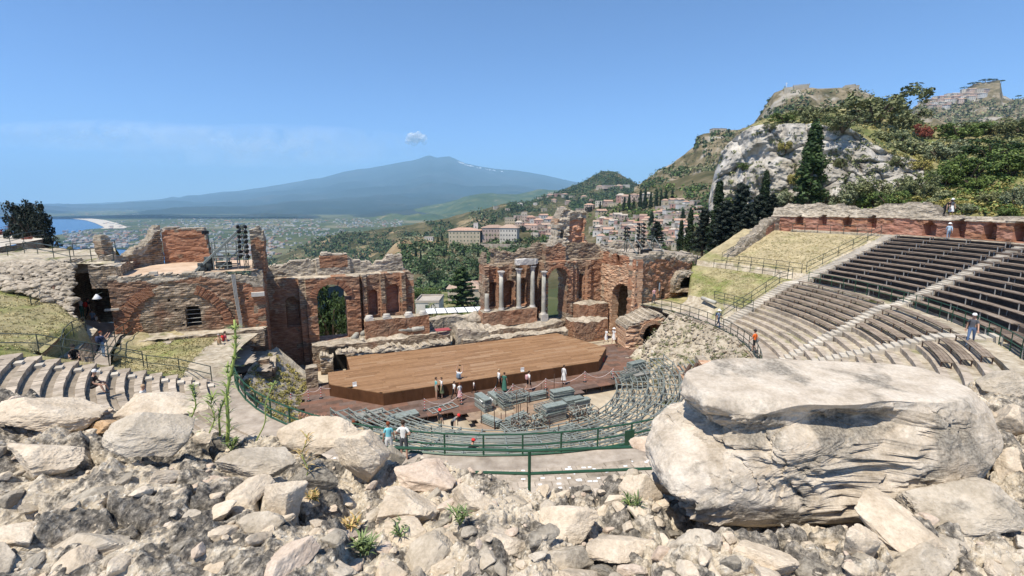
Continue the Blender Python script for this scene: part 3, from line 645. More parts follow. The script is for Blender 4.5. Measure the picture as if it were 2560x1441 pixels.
for i in range(6):
    k = 1 + i * .74; b = MB(); z = -.25 * i + .35
    b.arc(20.9 + .62 * (6 - i), 21.5 + .62 * (6 - i), -1, -.25 + .10 * (6 - i), -168 + i * 1.0, -155, 12, .02); b.put('seat_row', mSEAT, seat)

# ---- stage wall, left half
sl = thing('ruined_stage_wall', 'left half of the ruined brick stage wall with one open archway', 'ruin', W(-11.5, 13))
a0 = -18.6; L, fr = straight(a0, 13, -4.75, 13); q = lambda a: a - a0
hA = archhole(q(-12.9), 2.7, -2.3, 2.0, 1.75)
hA2 = lambda S, Z: (S > q(-11.6)) & (S < q(-11.1)) & (Z > 1.75) & (Z < 2.3)
def depL(S, Z):
    a = S + a0; d = np.zeros_like(a)
    d = np.where((a > -15.2) & (a < -10.2), .75, d)
    pil = (np.abs(a + 9.75) < .28) | (np.abs(a + 7.95) < .26) | (np.abs(a + 5.85) < .26) | (np.abs(a + 15.5) < .3)
    d = np.where(pil & (Z < 4.2), .5, d)
    for c, w, zs in ((-8.9, .86, 2.0), (-6.9, 1.25, 2.25), (-16.5, 1.05, 1.75)): d = np.where(archhole(c, w, -.1 if c > -12 else -.6, zs)(a, Z), -.75, d)
    return np.where(Z > 4.15, -.45 + .2 * (np.abs(a + 12.5) < 1.6), d)
def mfL(S, Z, T):
    a = S + a0; n = fbm(np.stack([S * .8, Z * .8, S * 0], -1), 3, 71)
    pil = ((np.abs(a + 9.75) < .26) | (np.abs(a + 7.95) < .24) | (np.abs(a + 5.85) < .24) | (np.abs(a + 15.5) < .28)) & (Z > 1.1)
    inn = sum(archhole(c, w, -.1, zs)(a, Z) for c, w, zs in ((-8.9, .86, 2.0), (-6.9, 1.25, 2.25))) > 0
    return np.where(inn, 3, np.where((Z > 4.1 + .3 * n), np.where((Z > 4.9) & (np.abs(a + 12.5) < 1.3) & (Z < 6.1), 0, 1), np.where(pil, 2, np.where(n > .5, 2, 0))))
wall('wall', sl, (L, -4.6, zt([(685, 668), (700, 662), (740, 655), (775, 652), (798, 645), (802, 632), (865, 635), (872, 648), (900, 650), (906, 655), (925, 652), (930, 660), (940, 652), (960, 650), (968, 640), (1004, 638), (1008, 672), (1032, 684), (1034, 690)], 13.5, a0), fr), [mBRICK, mTOP, mRUB, mPLAS], thick=1.6, dep=depL, holes=[hA, hA2], matf=mfL, rag=.14, seed=31)
voussoirs(sl, -12.9, 2.0, 12.2, 1.4, 1.95, 6, 174, 40, seed=6)
# end of the wall, stepping down at the right
L2, fr2 = straight(-4.75, 12.9, -4.3, 15)
wall('end_wall', sl, (L2, -2.0, [(0, 3.9), (.5, 2.8), (1.2, 1.6), (2.1, .4)], fr2), MATS, thick=.6, matf=topmat(.2, 33), seed=33)
rubblebox('podium', -10.0, -3.5, 11.5, 12.9, -2.4, -.42, sl, [mBRICK, mTOP], 34, .06)
rubblebox('foundation', -15.0, -1.6, 10.3, 12.6, -4.7, -2.2, sl, [mRUB, mTOP], 35, .25)
wall('front_foundation', sl, (*((lambda LF: (LF[0], -4.6, [(0, -2.9), (3, -2.6), (8, -2.9), (12, -2.7)], LF[1]))(straight(-14.4, 9.1, -2.0, 9.1)),)[0],), [mRUB, mTOP, mRUB], thick=1.3, holes=[archhole(1.75, 1.35, -4.6, -3.35, .6)], matf=topmat(.4, 36), rag=.2, rough=.15, seed=36)
block('doorway_shade_backing', W(-12.7, 10.2, -4.6), (1.8, .1, 2.2), mDARK, sl, TH)  # dark panel in place of the shade inside the low doorway
for i, x in enumerate((923, 967, 1022, 1058)):
    a = onb(x, 793, 11.9)[0]; t = thing('marble_plinth', 'round white marble column base on the left podium, ' + ('nearest the archway', 'second from the archway', 'third from the archway', 'at the outer right end')[i], 'column base', W(a, 11.95, -.42), 'marble column bases')
    block('plinth', W(a, 11.95, -.45), (.82, .82, .22), mMARB, t, TH); MB().lathe([(.38, 0), (.41, .06), (.38, .12), (.32, .15), (.36, .2), (.33, .26), (0, .26)], W(a, 11.95, -.23), 16).put('moulding', mMARB, t, True)
for i, (p, q2, lab) in enumerate((((903, 829, -2.0), (884, 852, -2.25), 'grey column drum lying by the archway pier, nearer the stage'), ((918, 826, -2.0), (907, 842, -2.1), 'grey column drum lying by the archway pier, against the podium'), ((996, 832, -2.0), (1030, 829, -2.0), 'grey fallen column piece before the podium, left one with a rounded end'), ((1030, 830, -2.0), (1059, 826, -2.0), 'grey fallen column piece before the podium, right one'))):
    P, Qp = onz(*p), onz(*q2); r = .26; bb = MB(); dd = Qp - P
    bb.tube([P + [0, 0, r], P + dd * .3 + [0, 0, r], P + dd * .97 + [0, 0, r], Qp + [0, 0, r]], [r * .97, r, r, r * .94], 14); bb.put('column_drum', mCOLM, None, True, label=lab, cat='column drum', group='fallen column pieces')

# ---- stage wall, right half
sr = thing('ruined_stage_wall', 'right half of the ruined brick stage wall behind the standing columns', 'ruin', W(10, 13))
a0r = 3.1; L, fr = straight(a0r, 13, 18.7, 13)
an_ = lambda x0, x1, y=720: ((onb(x0, y, 13)[0] + onb(x1, y, 13)[0]) / 2, abs(onb(x1, y, 13)[0] - onb(x0, y, 13)[0]))
nich = [(*an_(1222, 1241), 2.0), (*an_(1260, 1284), 2.1), (*an_(1301, 1316), 2.15), (*an_(1447, 1458), 2.3)]
arcR = archhole(12.1 - a0r, 2.5, -2.8, 2.45, 1.25)
def depR(S, Z):
    a = S + a0r; d = np.where((a > 10.2) & (a < 14.2), .7, 0.0)
    for c in (3.4, 4.95, 6.6, 8.5, 14.6, 16.6): d = np.where((np.abs(a - c) < .3) & (Z < 4.3), .4, d)
    for c, w, zs in nich: d = np.where(archhole(c, w * .95, -.4, zs - w / 2 + .4)(a, Z), -.8, d)
    d = np.where((a > 9.1) & (a < 10.0) & (Z < 4.4), -.7, d)
    return np.where(Z > 4.4, -.35 + .7 * ((a > 10.6) & (a < 13.4)), d)
def mfR(S, Z, T):
    a = S + a0r; n = fbm(np.stack([S * .8, Z * .8, S * 0], -1), 3, 77)
    return np.where((a > 10.6) & (a < 13.3) & (Z > 4.3), np.where(Z > T - .25, 1, 0), np.where(Z > 4.35 + .3 * n, 2, np.where(n > .35, 2, 0)))
wall('wall', sr, (L, -4.6, zt([(1208, 648), (1216, 632), (1250, 628), (1280, 638), (1296, 640), (1310, 628), (1340, 618), (1348, 608), (1398, 606), (1402, 612), (1440, 612), (1470, 606), (1490, 612), (1500, 616)], 13.2, a0r), fr), [mBRICK, mTOP, mRUB], thick=1.5, dep=depR, holes=[arcR, lambda S, Z: (np.abs(S - .95) < .45) & (Z > 4.4) & (Z < 5.7)], matf=mfR, rag=.2, rough=.1, seed=41)
voussoirs(sr, 12.15, 2.45, 12.2, 1.28, 1.6, 4, 176, 34, seed=8)
bt = [(1394, 604), (1400, 580), (1399, 548), (1414, 534), (1440, 528), (1474, 532), (1473, 560), (1466, 585), (1482, 606)]
tz = zt(bt, 14.0, 12.4); LT, ft = straight(12.4, 14.0, 17.6, 14.0)
def towhole(S, Z):
    l = np.interp(Z, [6.3, 7.4, 9.2, 10.4], [.1, .45, .35, 1.2]); r = np.interp(Z, [6.3, 7.6, 9.0, 10.4], [4.9, 4.2, 4.55, 4.5]); n = .18 * fbm(np.stack([Z * 2.1, S * .3, S * 0], -1), 3, 5)
    return (S < l + n) | (S > r + n)
wall('broken_tower', sr, (LT, 4.6, [(0, 9.8), (.8, 10.2), (2, 10.5), (3.4, 10.3), (5.2, 10.3)], ft), [mORB, mTOP, mPALE], thick=1.7, holes=[towhole, lambda S, Z: archhole(1.15, .55, 7.0, 7.7)(S, Z)], dep=lambda S, Z: np.where((S > 2.2) & (S < 4.2) & (Z < 9.4), -.3, 0), matf=lambda S, Z, T: np.where(Z > 9.2 + .3 * vnoise(np.stack([S, Z, Z * 0], -1) * 2, 3), 1, np.where((S > 2.2) & (S < 4.3), 0, np.where(vnoise(np.stack([S, Z, Z * 0], -1), 9) > .1, 2, 1))), rag=.3, rough=.2, seed=43)
rubblebox('podium', 2.4, 9.0, 11.4, 12.9, -2.4, -.66, sr, [mBRICK, mTOP], 44, .06)
rubblebox('foundation', .6, 11.6, 10.0, 12.6, -4.7, -2.35, sr, [mRUB, mTOP], 45, .25)
rubblebox('stepped_foundation', -.6, 11.8, 9.0, 10.2, -4.7, -2.95, sr, [mRUB, mTOP], 46, .25)
rubblebox('masonry_mass', 14.3, 18.3, 10.8, 12.9, -4.6, -.75, sr, [mBRICK, mTOP], 47, .2)
rubblebox('masonry_mass', 12.5, 16.9, 8.7, 10.9, -4.6, -2.2, sr, [mBRICK, mTOP], 48, .25)
# big boulder and heap between the halves
rubblebox('masonry_heap', -1.0, 2.4, 9.6, 12.0, -4.6, -1.9, sr, [mTOP, mTOP], 50, .5)
rubblebox('stone_kerb_wall', -3.4, 2.6, 13.2, 14.4, -3.4, -1.3, sr, [mTOP, mTOP], 51, .2)
for i, x in enumerate((1217, 1253, 1297, 1331, 1359)):
    b_ = 11.9; a = onb(x, 740, b_)[0]; z0 = -.62; top = onb(x, (735, 690, 683, 676, 690)[i], b_)[1]
    t = thing('marble_column', ('short broken grey column stump on the right podium', 'grey standing column left of the pair under the marble fragment', 'grey standing column carrying the left end of the marble fragment', 'grey standing column carrying the right end of the marble fragment', 'tall grey column on a square white pedestal by the archway')[i], 'column', W(a, b_, z0), 'standing marble columns')
    if i == 4:
        block('pedestal', W(a, b_, -2.75), (.85, .85, 1.15), mMARB, t, TH); z0 = -1.6
    MB().lathe([(.34, 0), (.36, .07), (.33, .13), (.29, .17), (.32, .22), (.28, .27)], W(a, b_, z0), 18).put('base', mMARB, t, True)
    h = top - z0 - .25; MB().lathe([(.255, 0), (.25, h * .3), (.235, h * .7), (.22, h), (0, h)], W(a, b_, z0 + .25), 18).put('shaft', mCOLM, t, True)
    if i:
        MB().lathe([(.22, 0), (.25, .03), (.24, .1), (.30, .22), (.27, .25), (.37, .42), (.34, .44)], W(a, b_, top), 16).put('capital', mMARB, t); block('abacus', W(a, b_, top + .43), (.66, .66, .1), mMARB, t, TH)
a1, a2 = onb(1294, 665, 11.9)[0], onb(1336, 660, 11.9)[0]
t = rubblebox('marble_architrave', a1 - .25, a2 + .3, 11.55, 12.3, 4.35, 4.95, None, [mMARB, mMARB], 53, .05, label='broken white marble architrave resting on two of the columns', cat='fragment')
for (x, y, z, rs, l, sd) in ((1188, 812, -2.3, .95, 'big grey boulder leaning by the left end of the column podium', 5), (1218, 826, -2.7, .6, 'smaller flat boulder in front of the column podium', 6), (1058, 828, -2.2, .3, 'small stone at the end of the left podium', 7), (905, 853, -2.3, .22, 'small stone beside the column drums', 8)):
    P = onz(x, y, z); qs = np.random.default_rng(sd); tt_ = np.linspace(0, math.pi, 9); pp_ = MB(); V_ = []; 
    an2 = np.linspace(0, 2 * math.pi, 14, endpoint=False); pp_.lathe([(max(.02, math.sin(t_)) * rs, math.cos(t_) * rs * .8) for t_ in tt_[::-1]], (0, 0, rs * .6), 14); V_ = np.concatenate(pp_.V); V_ = V_ * (1 + .35 * vnoise(V_ * 1.6 / rs + sd, sd)[:, None]) + P
    put(mk('boulder', V_, np.concatenate(pp_.Q), None, mTOP, None, False), 'boulder', None, None, l, None, 'boulder')
# small red canopy
t = thing('canopy', 'small faded red canopy over the pit between the stage walls', 'canopy', W(-.9, 10.2, -2.4)); block('sheet', W(-2.3, 10.8, -1.95), (1.5, 1.0, .08), mREDT, t, TH)
for da in (-3, -1.65): bar('post', W(da, 10.35, -4.5), W(da, 10.35, -1.95), .03, mRAIL, t)

# ---- right side building
rv = thing('ruined_side_building', 'big ruined brick side building right of the stage with a tall arched doorway', 'ruin', W(22, 9))
L, fr = straight(18.6, 15.2, 18.6, 6.2); fr0 = fr
zside = [(15.2 - p[0], p[1]) for p in [(15.2, 5.7), (12, 5.6), (9, 5.5), (6.2, 5.3)]]
wall('side_wall', rv, (L, -4.6, zside, fr), [mPALE, mTOP, mBRICK2], thick=1.0, holes=[archhole(15.2 - 8.6, 3.9, -4.6, .35, 1.55), lambda S, Z: (np.abs(S - 5.6) < .3) & (Z > 3.9) & (Z < 5.2)], matf=lambda S, Z, T: np.where(Z > T - .3, 1, np.where((Z > 3.9) & (vnoise(np.stack([S, Z, Z * 0], -1), 4) > -.3), 2, 0)), dep=lambda S, Z: np.where(np.abs(S - 8.75) < .35, .12, 0), rag=.12, rough=.1, seed=55)
block('added_inner_wall', W(22.5, 12.4, -4.6), (.4, 7.6, 9.4), mRUB, rv, TH); block('added_inner_wall', W(20.6, 12.2, -4.6), (3.6, .4, 9.4), mRUB, rv, TH)  # walls added inside to keep the arched doorway dark
L, fr = straight(18.6, 6.2, 29.8, 9.2)
wall('front_wall', rv, (L, -2.0, [(0, 5.25), (3, 5.45), (5, 5.4), (8, 5.1), (10, 4.8), (11.6, 4.6)], fr), MATS, thick=1.0, holes=[archhole(5.35, .85, -.1, 1.15, .1)], matf=topmat(.75, 57), rag=.15, rough=.12, seed=57)
block('doorway_shade_backing', W(23.8, 8.45, -.2), (1.2, .1, 1.7), mDARK, rv, TH + R(15))  # dark panel in place of the shade behind the door opening
for s_ in (2.2, 4.9, 6.1, 7.4): bar('beam_stub', W(18.6 + s_ * .966, 6.5 + s_ * .26, 4.2), W(18.75 + s_ * .966, 5.9 + s_ * .26, 4.25), .11, mBROWN, rv)
poly('roof_terrace', [W(19.2, 6.8, 5.2), W(29.5, 9.6, 4.7), W(30, 17, 5.0), W(19.2, 15, 5.3)], mPAVE, None, .3, .08, 12, rv)
L, fr = straight(19.4, 15.0, 31, 16.8)
wall('back_parapet', rv, (L, 4.2, [(0, 5.8), (5, 6.1), (11.6, 5.5)], fr), [mTOP, mTOP, mTOP], thick=.9, rag=.2, rough=.12, seed=59)
L, fr = straight(29.8, 9.2, 34, 12.5)
wall('end_wall', rv, (L, .5, [(0, 4.6), (2.5, 4.3), (5.3, 4.2)], fr), [mRUB, mTOP, mRUB], thick=.9, matf=topmat(.5, 60), seed=60)
# broken vault on the right slope
bv = thing('broken_vault', 'broken rubble vault with a dark hollow below the lower lawn', 'ruin', W(27.5, 8, 1.5))
L, fr = straight(25.0, 7.3, 29.6, 6.9)
wall('vault_front', bv, (L, .6, [(0, 2.2), (1, 3.0), (3.5, 3.0), (4.6, 2.4)], fr), [mRUB, mTOP, mRUB], thick=1.4, holes=[archhole(2.5, 2.9, 1.0, 1.75, .75)], matf=topmat(.5, 62), rag=.2, rough=.15, seed=62)
block('hollow', W(27.5, 8.35, .8), (3.4, .1, 2.0), mDARK, bv, TH)  # dark panel painted as the shade within the vault
# brick vault at the right of the orchestra
kv = thing('brick_vault', 'brick barrel vault with dark opening right of the stage', 'ruin', W(16.5, 1.5, -4))
P1, P2 = onz(1563, 884, -4.5), onz(1668, 866, -3.9)
ab = lambda P: ((P[0] - OX) * UX + (P[1] - OY) * UY, -(P[0] - OX) * UY + (P[1] - OY) * UX)
L, fr = straight(*ab(P1), *ab(P2))
wall('vault_front', kv, (L, -4.7, [(0, -1.6), (1, -1.0), (2.2, -.6), (L - .6, -.7), (L, -1.4)], fr), [mPALE, mTOP, mRUB], thick=3.2, holes=[archhole(L * .66, 2.3, -4.7, -2.5, 1.05)], matf=topmat(.35, 64), rag=.2, rough=.12, seed=64)
mid = P1 + (P2 - P1) * .66; dirv = (P2 - P1)[:2] / np.hypot(*(P2 - P1)[:2]); nv = np.array([-dirv[1], dirv[0]])
block('hollow', (mid[0] + nv[0] * 3, mid[1] + nv[1] * 3, -4.7), (3, .1, 4), mDARK, kv, math.atan2(dirv[1], dirv[0]))  # dark panel closing the vault, its shade given as colour
mb = MB(); qq = np.random.default_rng(4)
for i in range(34):
    t = R(4 + 172 * (i + .5) / 34); V = []
    for o in (-.14 + qq.uniform(-.05, .03), .05):
        for rr_, tt in ((1.18, t - .033), (1.62 + qq.uniform(-.06, .06), t - .033), (1.62, t + .033), (1.18, t + .033)):
            x = rr_ * math.cos(tt); V.append([mid[0] + dirv[0] * x + nv[0] * o, mid[1] + dirv[1] * x + nv[1] * o, -2.5 + rr_ * math.sin(tt) * .95])
    mb.add(V, [[0, 1, 2, 3], [4, 7, 6, 5], [0, 4, 5, 1], [1, 5, 6, 2], [2, 6, 7, 3], [3, 7, 4, 0]])
mb.put('brick_arch', mPALE, kv, kind='stuff')
L, fr = straight(19.1, 6.2, 21.8, 2.6)
wall('brick_retaining_wall', None, (L, -3.2, [(0, -.1), (L, -.35)], fr), [mPALE, mPALE, mPALE], thick=.6, rag=.05, seed=66)['label'] = 'pale red brick retaining wall under the right walkway'
bpy.context.scene.collection.objects[-1]['category'] = 'wall'
# rubble slope between ring and orchestra on the right, bank on the left
fi = np.linspace(-42, 27, 70); ri = np.linspace(13.2, 19.7, 30); A, B2 = np.meshgrid(fi, ri, indexing='ij')
Z = np.interp(B2, [13.2, 14.5, 17.5, 19.7], [-4.62, -3.9, -1.9, -.1]); Xs = OX + B2 * np.cos(np.radians(A)); Ys = OY + B2 * np.sin(np.radians(A))
Z = Z + .22 * fbm(np.stack([Xs, Ys, Z], -1) * .9, 4, 9)
put(mk('rubble_slope', np.stack([Xs, Ys, Z], -1), gridQ(70, 30), None, mSOIL, None, True), 'rubble_slope', kind='structure')
fi = np.linspace(-182, -130, 60); ri = np.linspace(15.6, 19.7, 20); A, B2 = np.meshgrid(fi, ri, indexing='ij')
Z = np.interp(B2, [15.6, 16.5, 19.7], [-4.7, -4.0, -1.2]); Xs = OX + B2 * np.cos(np.radians(A)); Ys = OY + B2 * np.sin(np.radians(A)); Z = Z + .15 * fbm(np.stack([Xs, Ys, Z], -1), 4, 19)
put(mk('weedy_bank', np.stack([Xs, Ys, Z], -1), gridQ(60, 20), None, mSOIL, None, True), 'weedy_bank', kind='structure')

# ---- niche wall along the top on the right
nw = thing('niche_wall', 'long red brick wall with arched niches along the top of the seating', 'wall', POL(47, 15, 7.6))
f0, f1 = 37.2, -12; Rn = 47.0; L = R(f0 - f1) * Rn
def frontN(s):
    f = R(f0) - s / Rn; P = np.stack([OX + Rn * np.cos(f), OY + Rn * np.sin(f)], -1); return P, np.stack([-np.cos(f), -np.sin(f)], -1)
sx = lambda x, y: R(f0 - oncyl(x, y, Rn)[0]) * Rn
topw = [(max(0, sx(x, y)), oncyl(x, y, Rn)[1]) for x, y in ((1948, 518), (1962, 510), (2000, 512), (2035, 508), (2055, 514), (2090, 512), (2125, 520), (2160, 526), (2200, 510), (2260, 506), (2320, 512), (2330, 526), (2345, 540), (2420, 541), (2555, 544))] + [(L, 9.6)]
topw = sorted(topw)
brick_top = lambda s: np.interp(s, [0, sx(2250, 545), sx(2300, 545), L], [oncyl(2000, 543, Rn)[1], oncyl(2250, 545, Rn)[1], oncyl(2350, 550, Rn)[1], oncyl(2500, 553, Rn)[1]])
nicx = [(sx(x, 565), w, h) for x, w, h in ((1997, .95, 1.45), (2055, .95, 1.45), (2117, .95, 1.5), (2179, .95, 1.5), (2325, 1.15, 1.6), (2399, 1.15, 1.75), (2477, 1.15, 1.7), (2553, 1.1, 1.75))]
def depN(S, Z):
    d = np.where(Z > brick_top(S) + .05, -.25 - .35 * (Z - brick_top(S)), 0.0); d = np.where(np.abs(Z - brick_top(S)) < .1, .12, d)
    for i, (c, w, h) in enumerate(nicx):
        zb = 8.15 if i < 4 else 7.75; x = np.abs(S - c)
        ins = (Z > zb) & (((x < w / 2) & (Z < zb + h * .68)) | ((x < w / 2 * (1 - np.clip((Z - zb - h * .68) / (h * .32), 0, 1))) & (Z < zb + h) if i % 2 == 0 else ((x / (w / 2)) ** 2 + ((Z - zb - h * .68) / (h * .36)) ** 2 < 1) & (Z >= zb + h * .68)))
        d = np.where(ins, -1.05, d)
    return d
wall('wall', nw, (L, 7.2, topw, frontN), [mPLAS, mTOP, mBRICK2], thick=1.7, dep=depN, matf=lambda S, Z, T: np.where(Z > brick_top(S) - .05, 1, np.where(vnoise(np.stack([S * .5, Z * 1.2, Z * 0], -1), 6) > .15, 2, 0)), rag=.1, rough=.09, seed=67, res=.095)
ew = thing('end_wall', 'sloping pale rubble end wall between the dark cypresses and the lawns', 'wall', POL(42, 37.5, 5))
p, q_ = POL(47.0, 37.2), POL(34.5, 36.6); L, fr = straight(*ab(p), *ab(q_))
wall('wall', ew, (L, 3.0, [(0, 9.1), (3.2, 8.9), (4.2, 8.3), (8, 6.6), (L, 5.0)], fr), [mTOP, mTOP, mPLAS], thick=1.2, matf=lambda S, Z, T: np.where((S > 1.5) & (S < 4) & (Z < T - .6) & (Z > 6.9), 2, 0), rag=.22, rough=.15, seed=69)
ew2 = rubblebox('low_ruin_wall', 30.5, 34.5, 14.5, 15.5, 2.4, 4.4, None, [mTOP, mTOP], 70, .2, label='low pale rubble wall at the upper left corner of the lawns', cat='wall')
# upper left bank and terraces
edge2 = [onz(x, y, z) for x, y, z in ((-160, 668, 6.6), (0, 660, 6.5), (100, 662, 6.4), (180, 662, 6.5), (285, 655, 6.6))]; edge = [onz(x, y, z) for x, y, z in ((-160, 668, 6.6), (0, 660, 6.5), (100, 662, 6.4), (158, 668, 6.2))]
ruled('upper_bank', edge, [onz(x, y, z) for x, y, z in ((-160, 730, 5.2), (0, 718, 5.1), (70, 734, 4.6), (130, 755, 4.0))], 60, 26, .45, mSOIL, 81, bulge=.3)
pb = [onz(x, y, z) for x, y, z in ((-160, 646, 6.5), (0, 632, 6.45), (100, 620, 6.4), (200, 625, 6.5), (290, 622, 6.6))]
ruled('upper_path', edge2, pb, 60, 16, .12, mSOIL, 82)
ruled('terrace_back_drop', pb, [p_ + [-2, 6, -9] for p_ in pb], 40, 12, .5, mSCRUBSOIL, 83)
poly('concrete_terrace', [onz(x, y, 6.95) for x, y in ((-140, 640), (0, 618), (108, 598), (120, 588), (-140, 588))], mSLAB, 'structure')
ruled('terrace_wall', [onz(x, y, 6.9) for x, y in ((-140, 641), (0, 619), (108, 599), (122, 588))], [onz(x, y, 6.9) * [1, 1, 0] + [0, 0, 5.2] for x, y in ((-140, 641), (0, 619), (108, 599), (122, 588))], 30, 8, .1, mRUB, 84, None, None, 0, label='shaded wall under the pale terrace at the far left', cat='wall')
railing('railing on the pale terrace at the far left', [onz(x, y, 6.95) for x, y in ((-60, 632), (27, 616), (60, 606), (112, 597))], 1.0, 2)
railing('railing along the upper left path in front of the sea view', [onz(x, y, 6.8) for x, y in ((20, 640), (95, 636), (178, 658), (230, 656), (285, 650))], 1.0, 2)
railing('second railing behind the upper left path', [onz(x, y, 6.9) for x, y in ((62, 634), (135, 645), (185, 640), (255, 632), (290, 630))], 1.0, 2)
railing('railing at the edge of the left lawn above the stair', [POL(r, -150.6, float(np.interp(r, [21.3, 29.6, 31], [.2, 3.35, 3.5]))) for r in np.linspace(24.5, 33.5, 5)], 1.0, 2)
railing('curved railing on the right of the narrow path', [onz(x, y, 1.05) for x, y in ((275, 922), (272, 892), (290, 862), (312, 843), (352, 815))], 1.0, 2, base=True)
railing('curved railing round the tip of the left lawn', [onz(x, y, z) for x, y, z in ((158, 895, 2.6), (165, 862, 2.5), (185, 842, 2.6), (216, 828, 2.4))], 1.0, 2)
railing('railing at the top corner of the left lawn', [onz(x, y, z) for x, y, z in ((80, 773, 3.9), (108, 757, 4.0), (133, 748, 4.0))], 1.0, 3)
railing('railing along the grassy steps below the court', [onz(x, y, 0.35) for x, y in ((290, 905), (370, 925), (450, 935), (530, 955))], 1.0, 2)
# ================================================================ STAGE, FLOOR, SCAFFOLDING, EQUIPMENT
SZ, FZ = -3.0, -4.0
SP_ = [(-10.2, -1.5), (9, -1.5), (12, 1.75), (9.9, 8.65), (-12.1, 8.7), (-12.1, 5.2), (-13.9, 5.1), (-13.9, 2.07)]
def spanat(poly_, b_):
    xs = []
    for i in range(len(poly_)):
        (x1, y1), (x2, y2) = poly_[i], poly_[(i + 1) % len(poly_)]
        if (y1 > b_) != (y2 > b_): xs.append(x1 + (b_ - y1) / (y2 - y1) * (x2 - x1))
    return (min(xs), max(xs)) if xs else None
st = thing('wooden_stage', 'large raised wooden stage of brown boards with cut corners', 'stage', W(0, 3, FZ))
nr = 30; bw = 10.2 / nr
for i in range(nr):
    b0, b1 = -1.5 + i * bw + .004, -1.5 + (i + 1) * bw - .004
    s0, s1 = spanat(SP_, b0 + .002), spanat(SP_, b1 - .002)
    if s0 is None or s1 is None: continue
    if abs(s0[0] - s1[0]) > 1: s0 = s1 = (max(s0[0], s1[0]), s0[1])
    x = min(s0[0], s1[0]) - rng.uniform(0, 2.2); end = max(s0[1], s1[1])
    while x < end:
        ln = 2.44; l0, l1 = max(x, s0[0]), max(x, s1[0]); r0, r1 = min(x + ln, s0[1]), min(x + ln, s1[1]); x += ln
        if r0 - l0 < .15 or r1 - l1 < .15: continue
        z = SZ + rng.uniform(-.006, .006); g = .006
        V = [W(l0 + g, b0, SZ - .05), W(r0 - g, b0, SZ - .05), W(r1 - g, b1, SZ - .05), W(l1 + g, b1, SZ - .05), W(l0 + g, b0, z), W(r0 - g, b0, z), W(r1 - g, b1, z), W(l1 + g, b1, z)]
        put(mk('board', V, BOXQ, None, mSTAGE), 'board', st)
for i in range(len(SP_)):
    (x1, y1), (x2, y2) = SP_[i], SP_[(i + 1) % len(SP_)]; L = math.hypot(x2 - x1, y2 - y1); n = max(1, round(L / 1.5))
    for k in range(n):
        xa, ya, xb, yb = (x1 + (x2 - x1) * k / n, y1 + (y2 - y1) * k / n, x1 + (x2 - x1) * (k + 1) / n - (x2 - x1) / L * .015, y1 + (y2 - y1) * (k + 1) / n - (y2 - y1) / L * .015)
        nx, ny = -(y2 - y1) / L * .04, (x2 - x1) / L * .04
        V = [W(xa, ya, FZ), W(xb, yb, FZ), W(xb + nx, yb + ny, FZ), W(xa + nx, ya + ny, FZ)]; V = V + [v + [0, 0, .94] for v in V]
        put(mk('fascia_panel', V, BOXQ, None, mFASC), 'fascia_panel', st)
# dark board floor round the stage
FP = [(-16.6, 1.2), (-15.5, -2.2), (-12.6, -3.4), (-9.3, -4.65), (-4.8, -5.0), (-4.84, -10.2), (3.0, -10.2), (3.0, -5.4), (9.0, -4.3), (13.5, -1.5), (16.0, 1.2), (15.2, 5), (16, 9), (9.5, 9), (-14.2, 9), (-15.2, 5)]
def inside(p, poly_):
    r = False
    for i in range(len(poly_)):
        (x1, y1), (x2, y2) = poly_[i], poly_[(i + 1) % len(poly_)]
        if (y1 > p[1]) != (y2 > p[1]) and p[0] < (x2 - x1) * (p[1] - y1) / (y2 - y1) + x1: r = not r
    return r
fl = put(None, 'board_floor', None, Matrix.Translation(Vector(W(0, -3, FZ))), kind='structure')
mPLY = objrand('sandy_plywood', [(.36, .27, .18), (.42, .33, .23), (.30, .215, .15), (.33, .23, .155)], 0.8, 2.0, .006)
for i in range(-14, 14):
    for j in range(-9, 16):
        c = (i * 1.22 + .3 * (j % 3) + .4, j * .62 - 4.6 + .3)
        if not inside(c, FP) or (inside((c[0] - .4, c[1]), SP_) and inside((c[0] + .4, c[1] - .4), SP_) and c[1] > -.3): continue
        block('floor_board', W(c[0], c[1], FZ - .06 + rng.uniform(-.004, .004)), (1.21, .612, .06), mPLY if c[1] < -5.2 else mBOARD, fl, TH)
for a in np.arange(-9, 9, 1.5):
    bar('floor_leg', W(a, -4.3 if abs(a + 1) > 4 else -9.9, -4.7), W(a, -4.3 if abs(a + 1) > 4 else -9.9, FZ - .06), .05, mBROWN, fl)

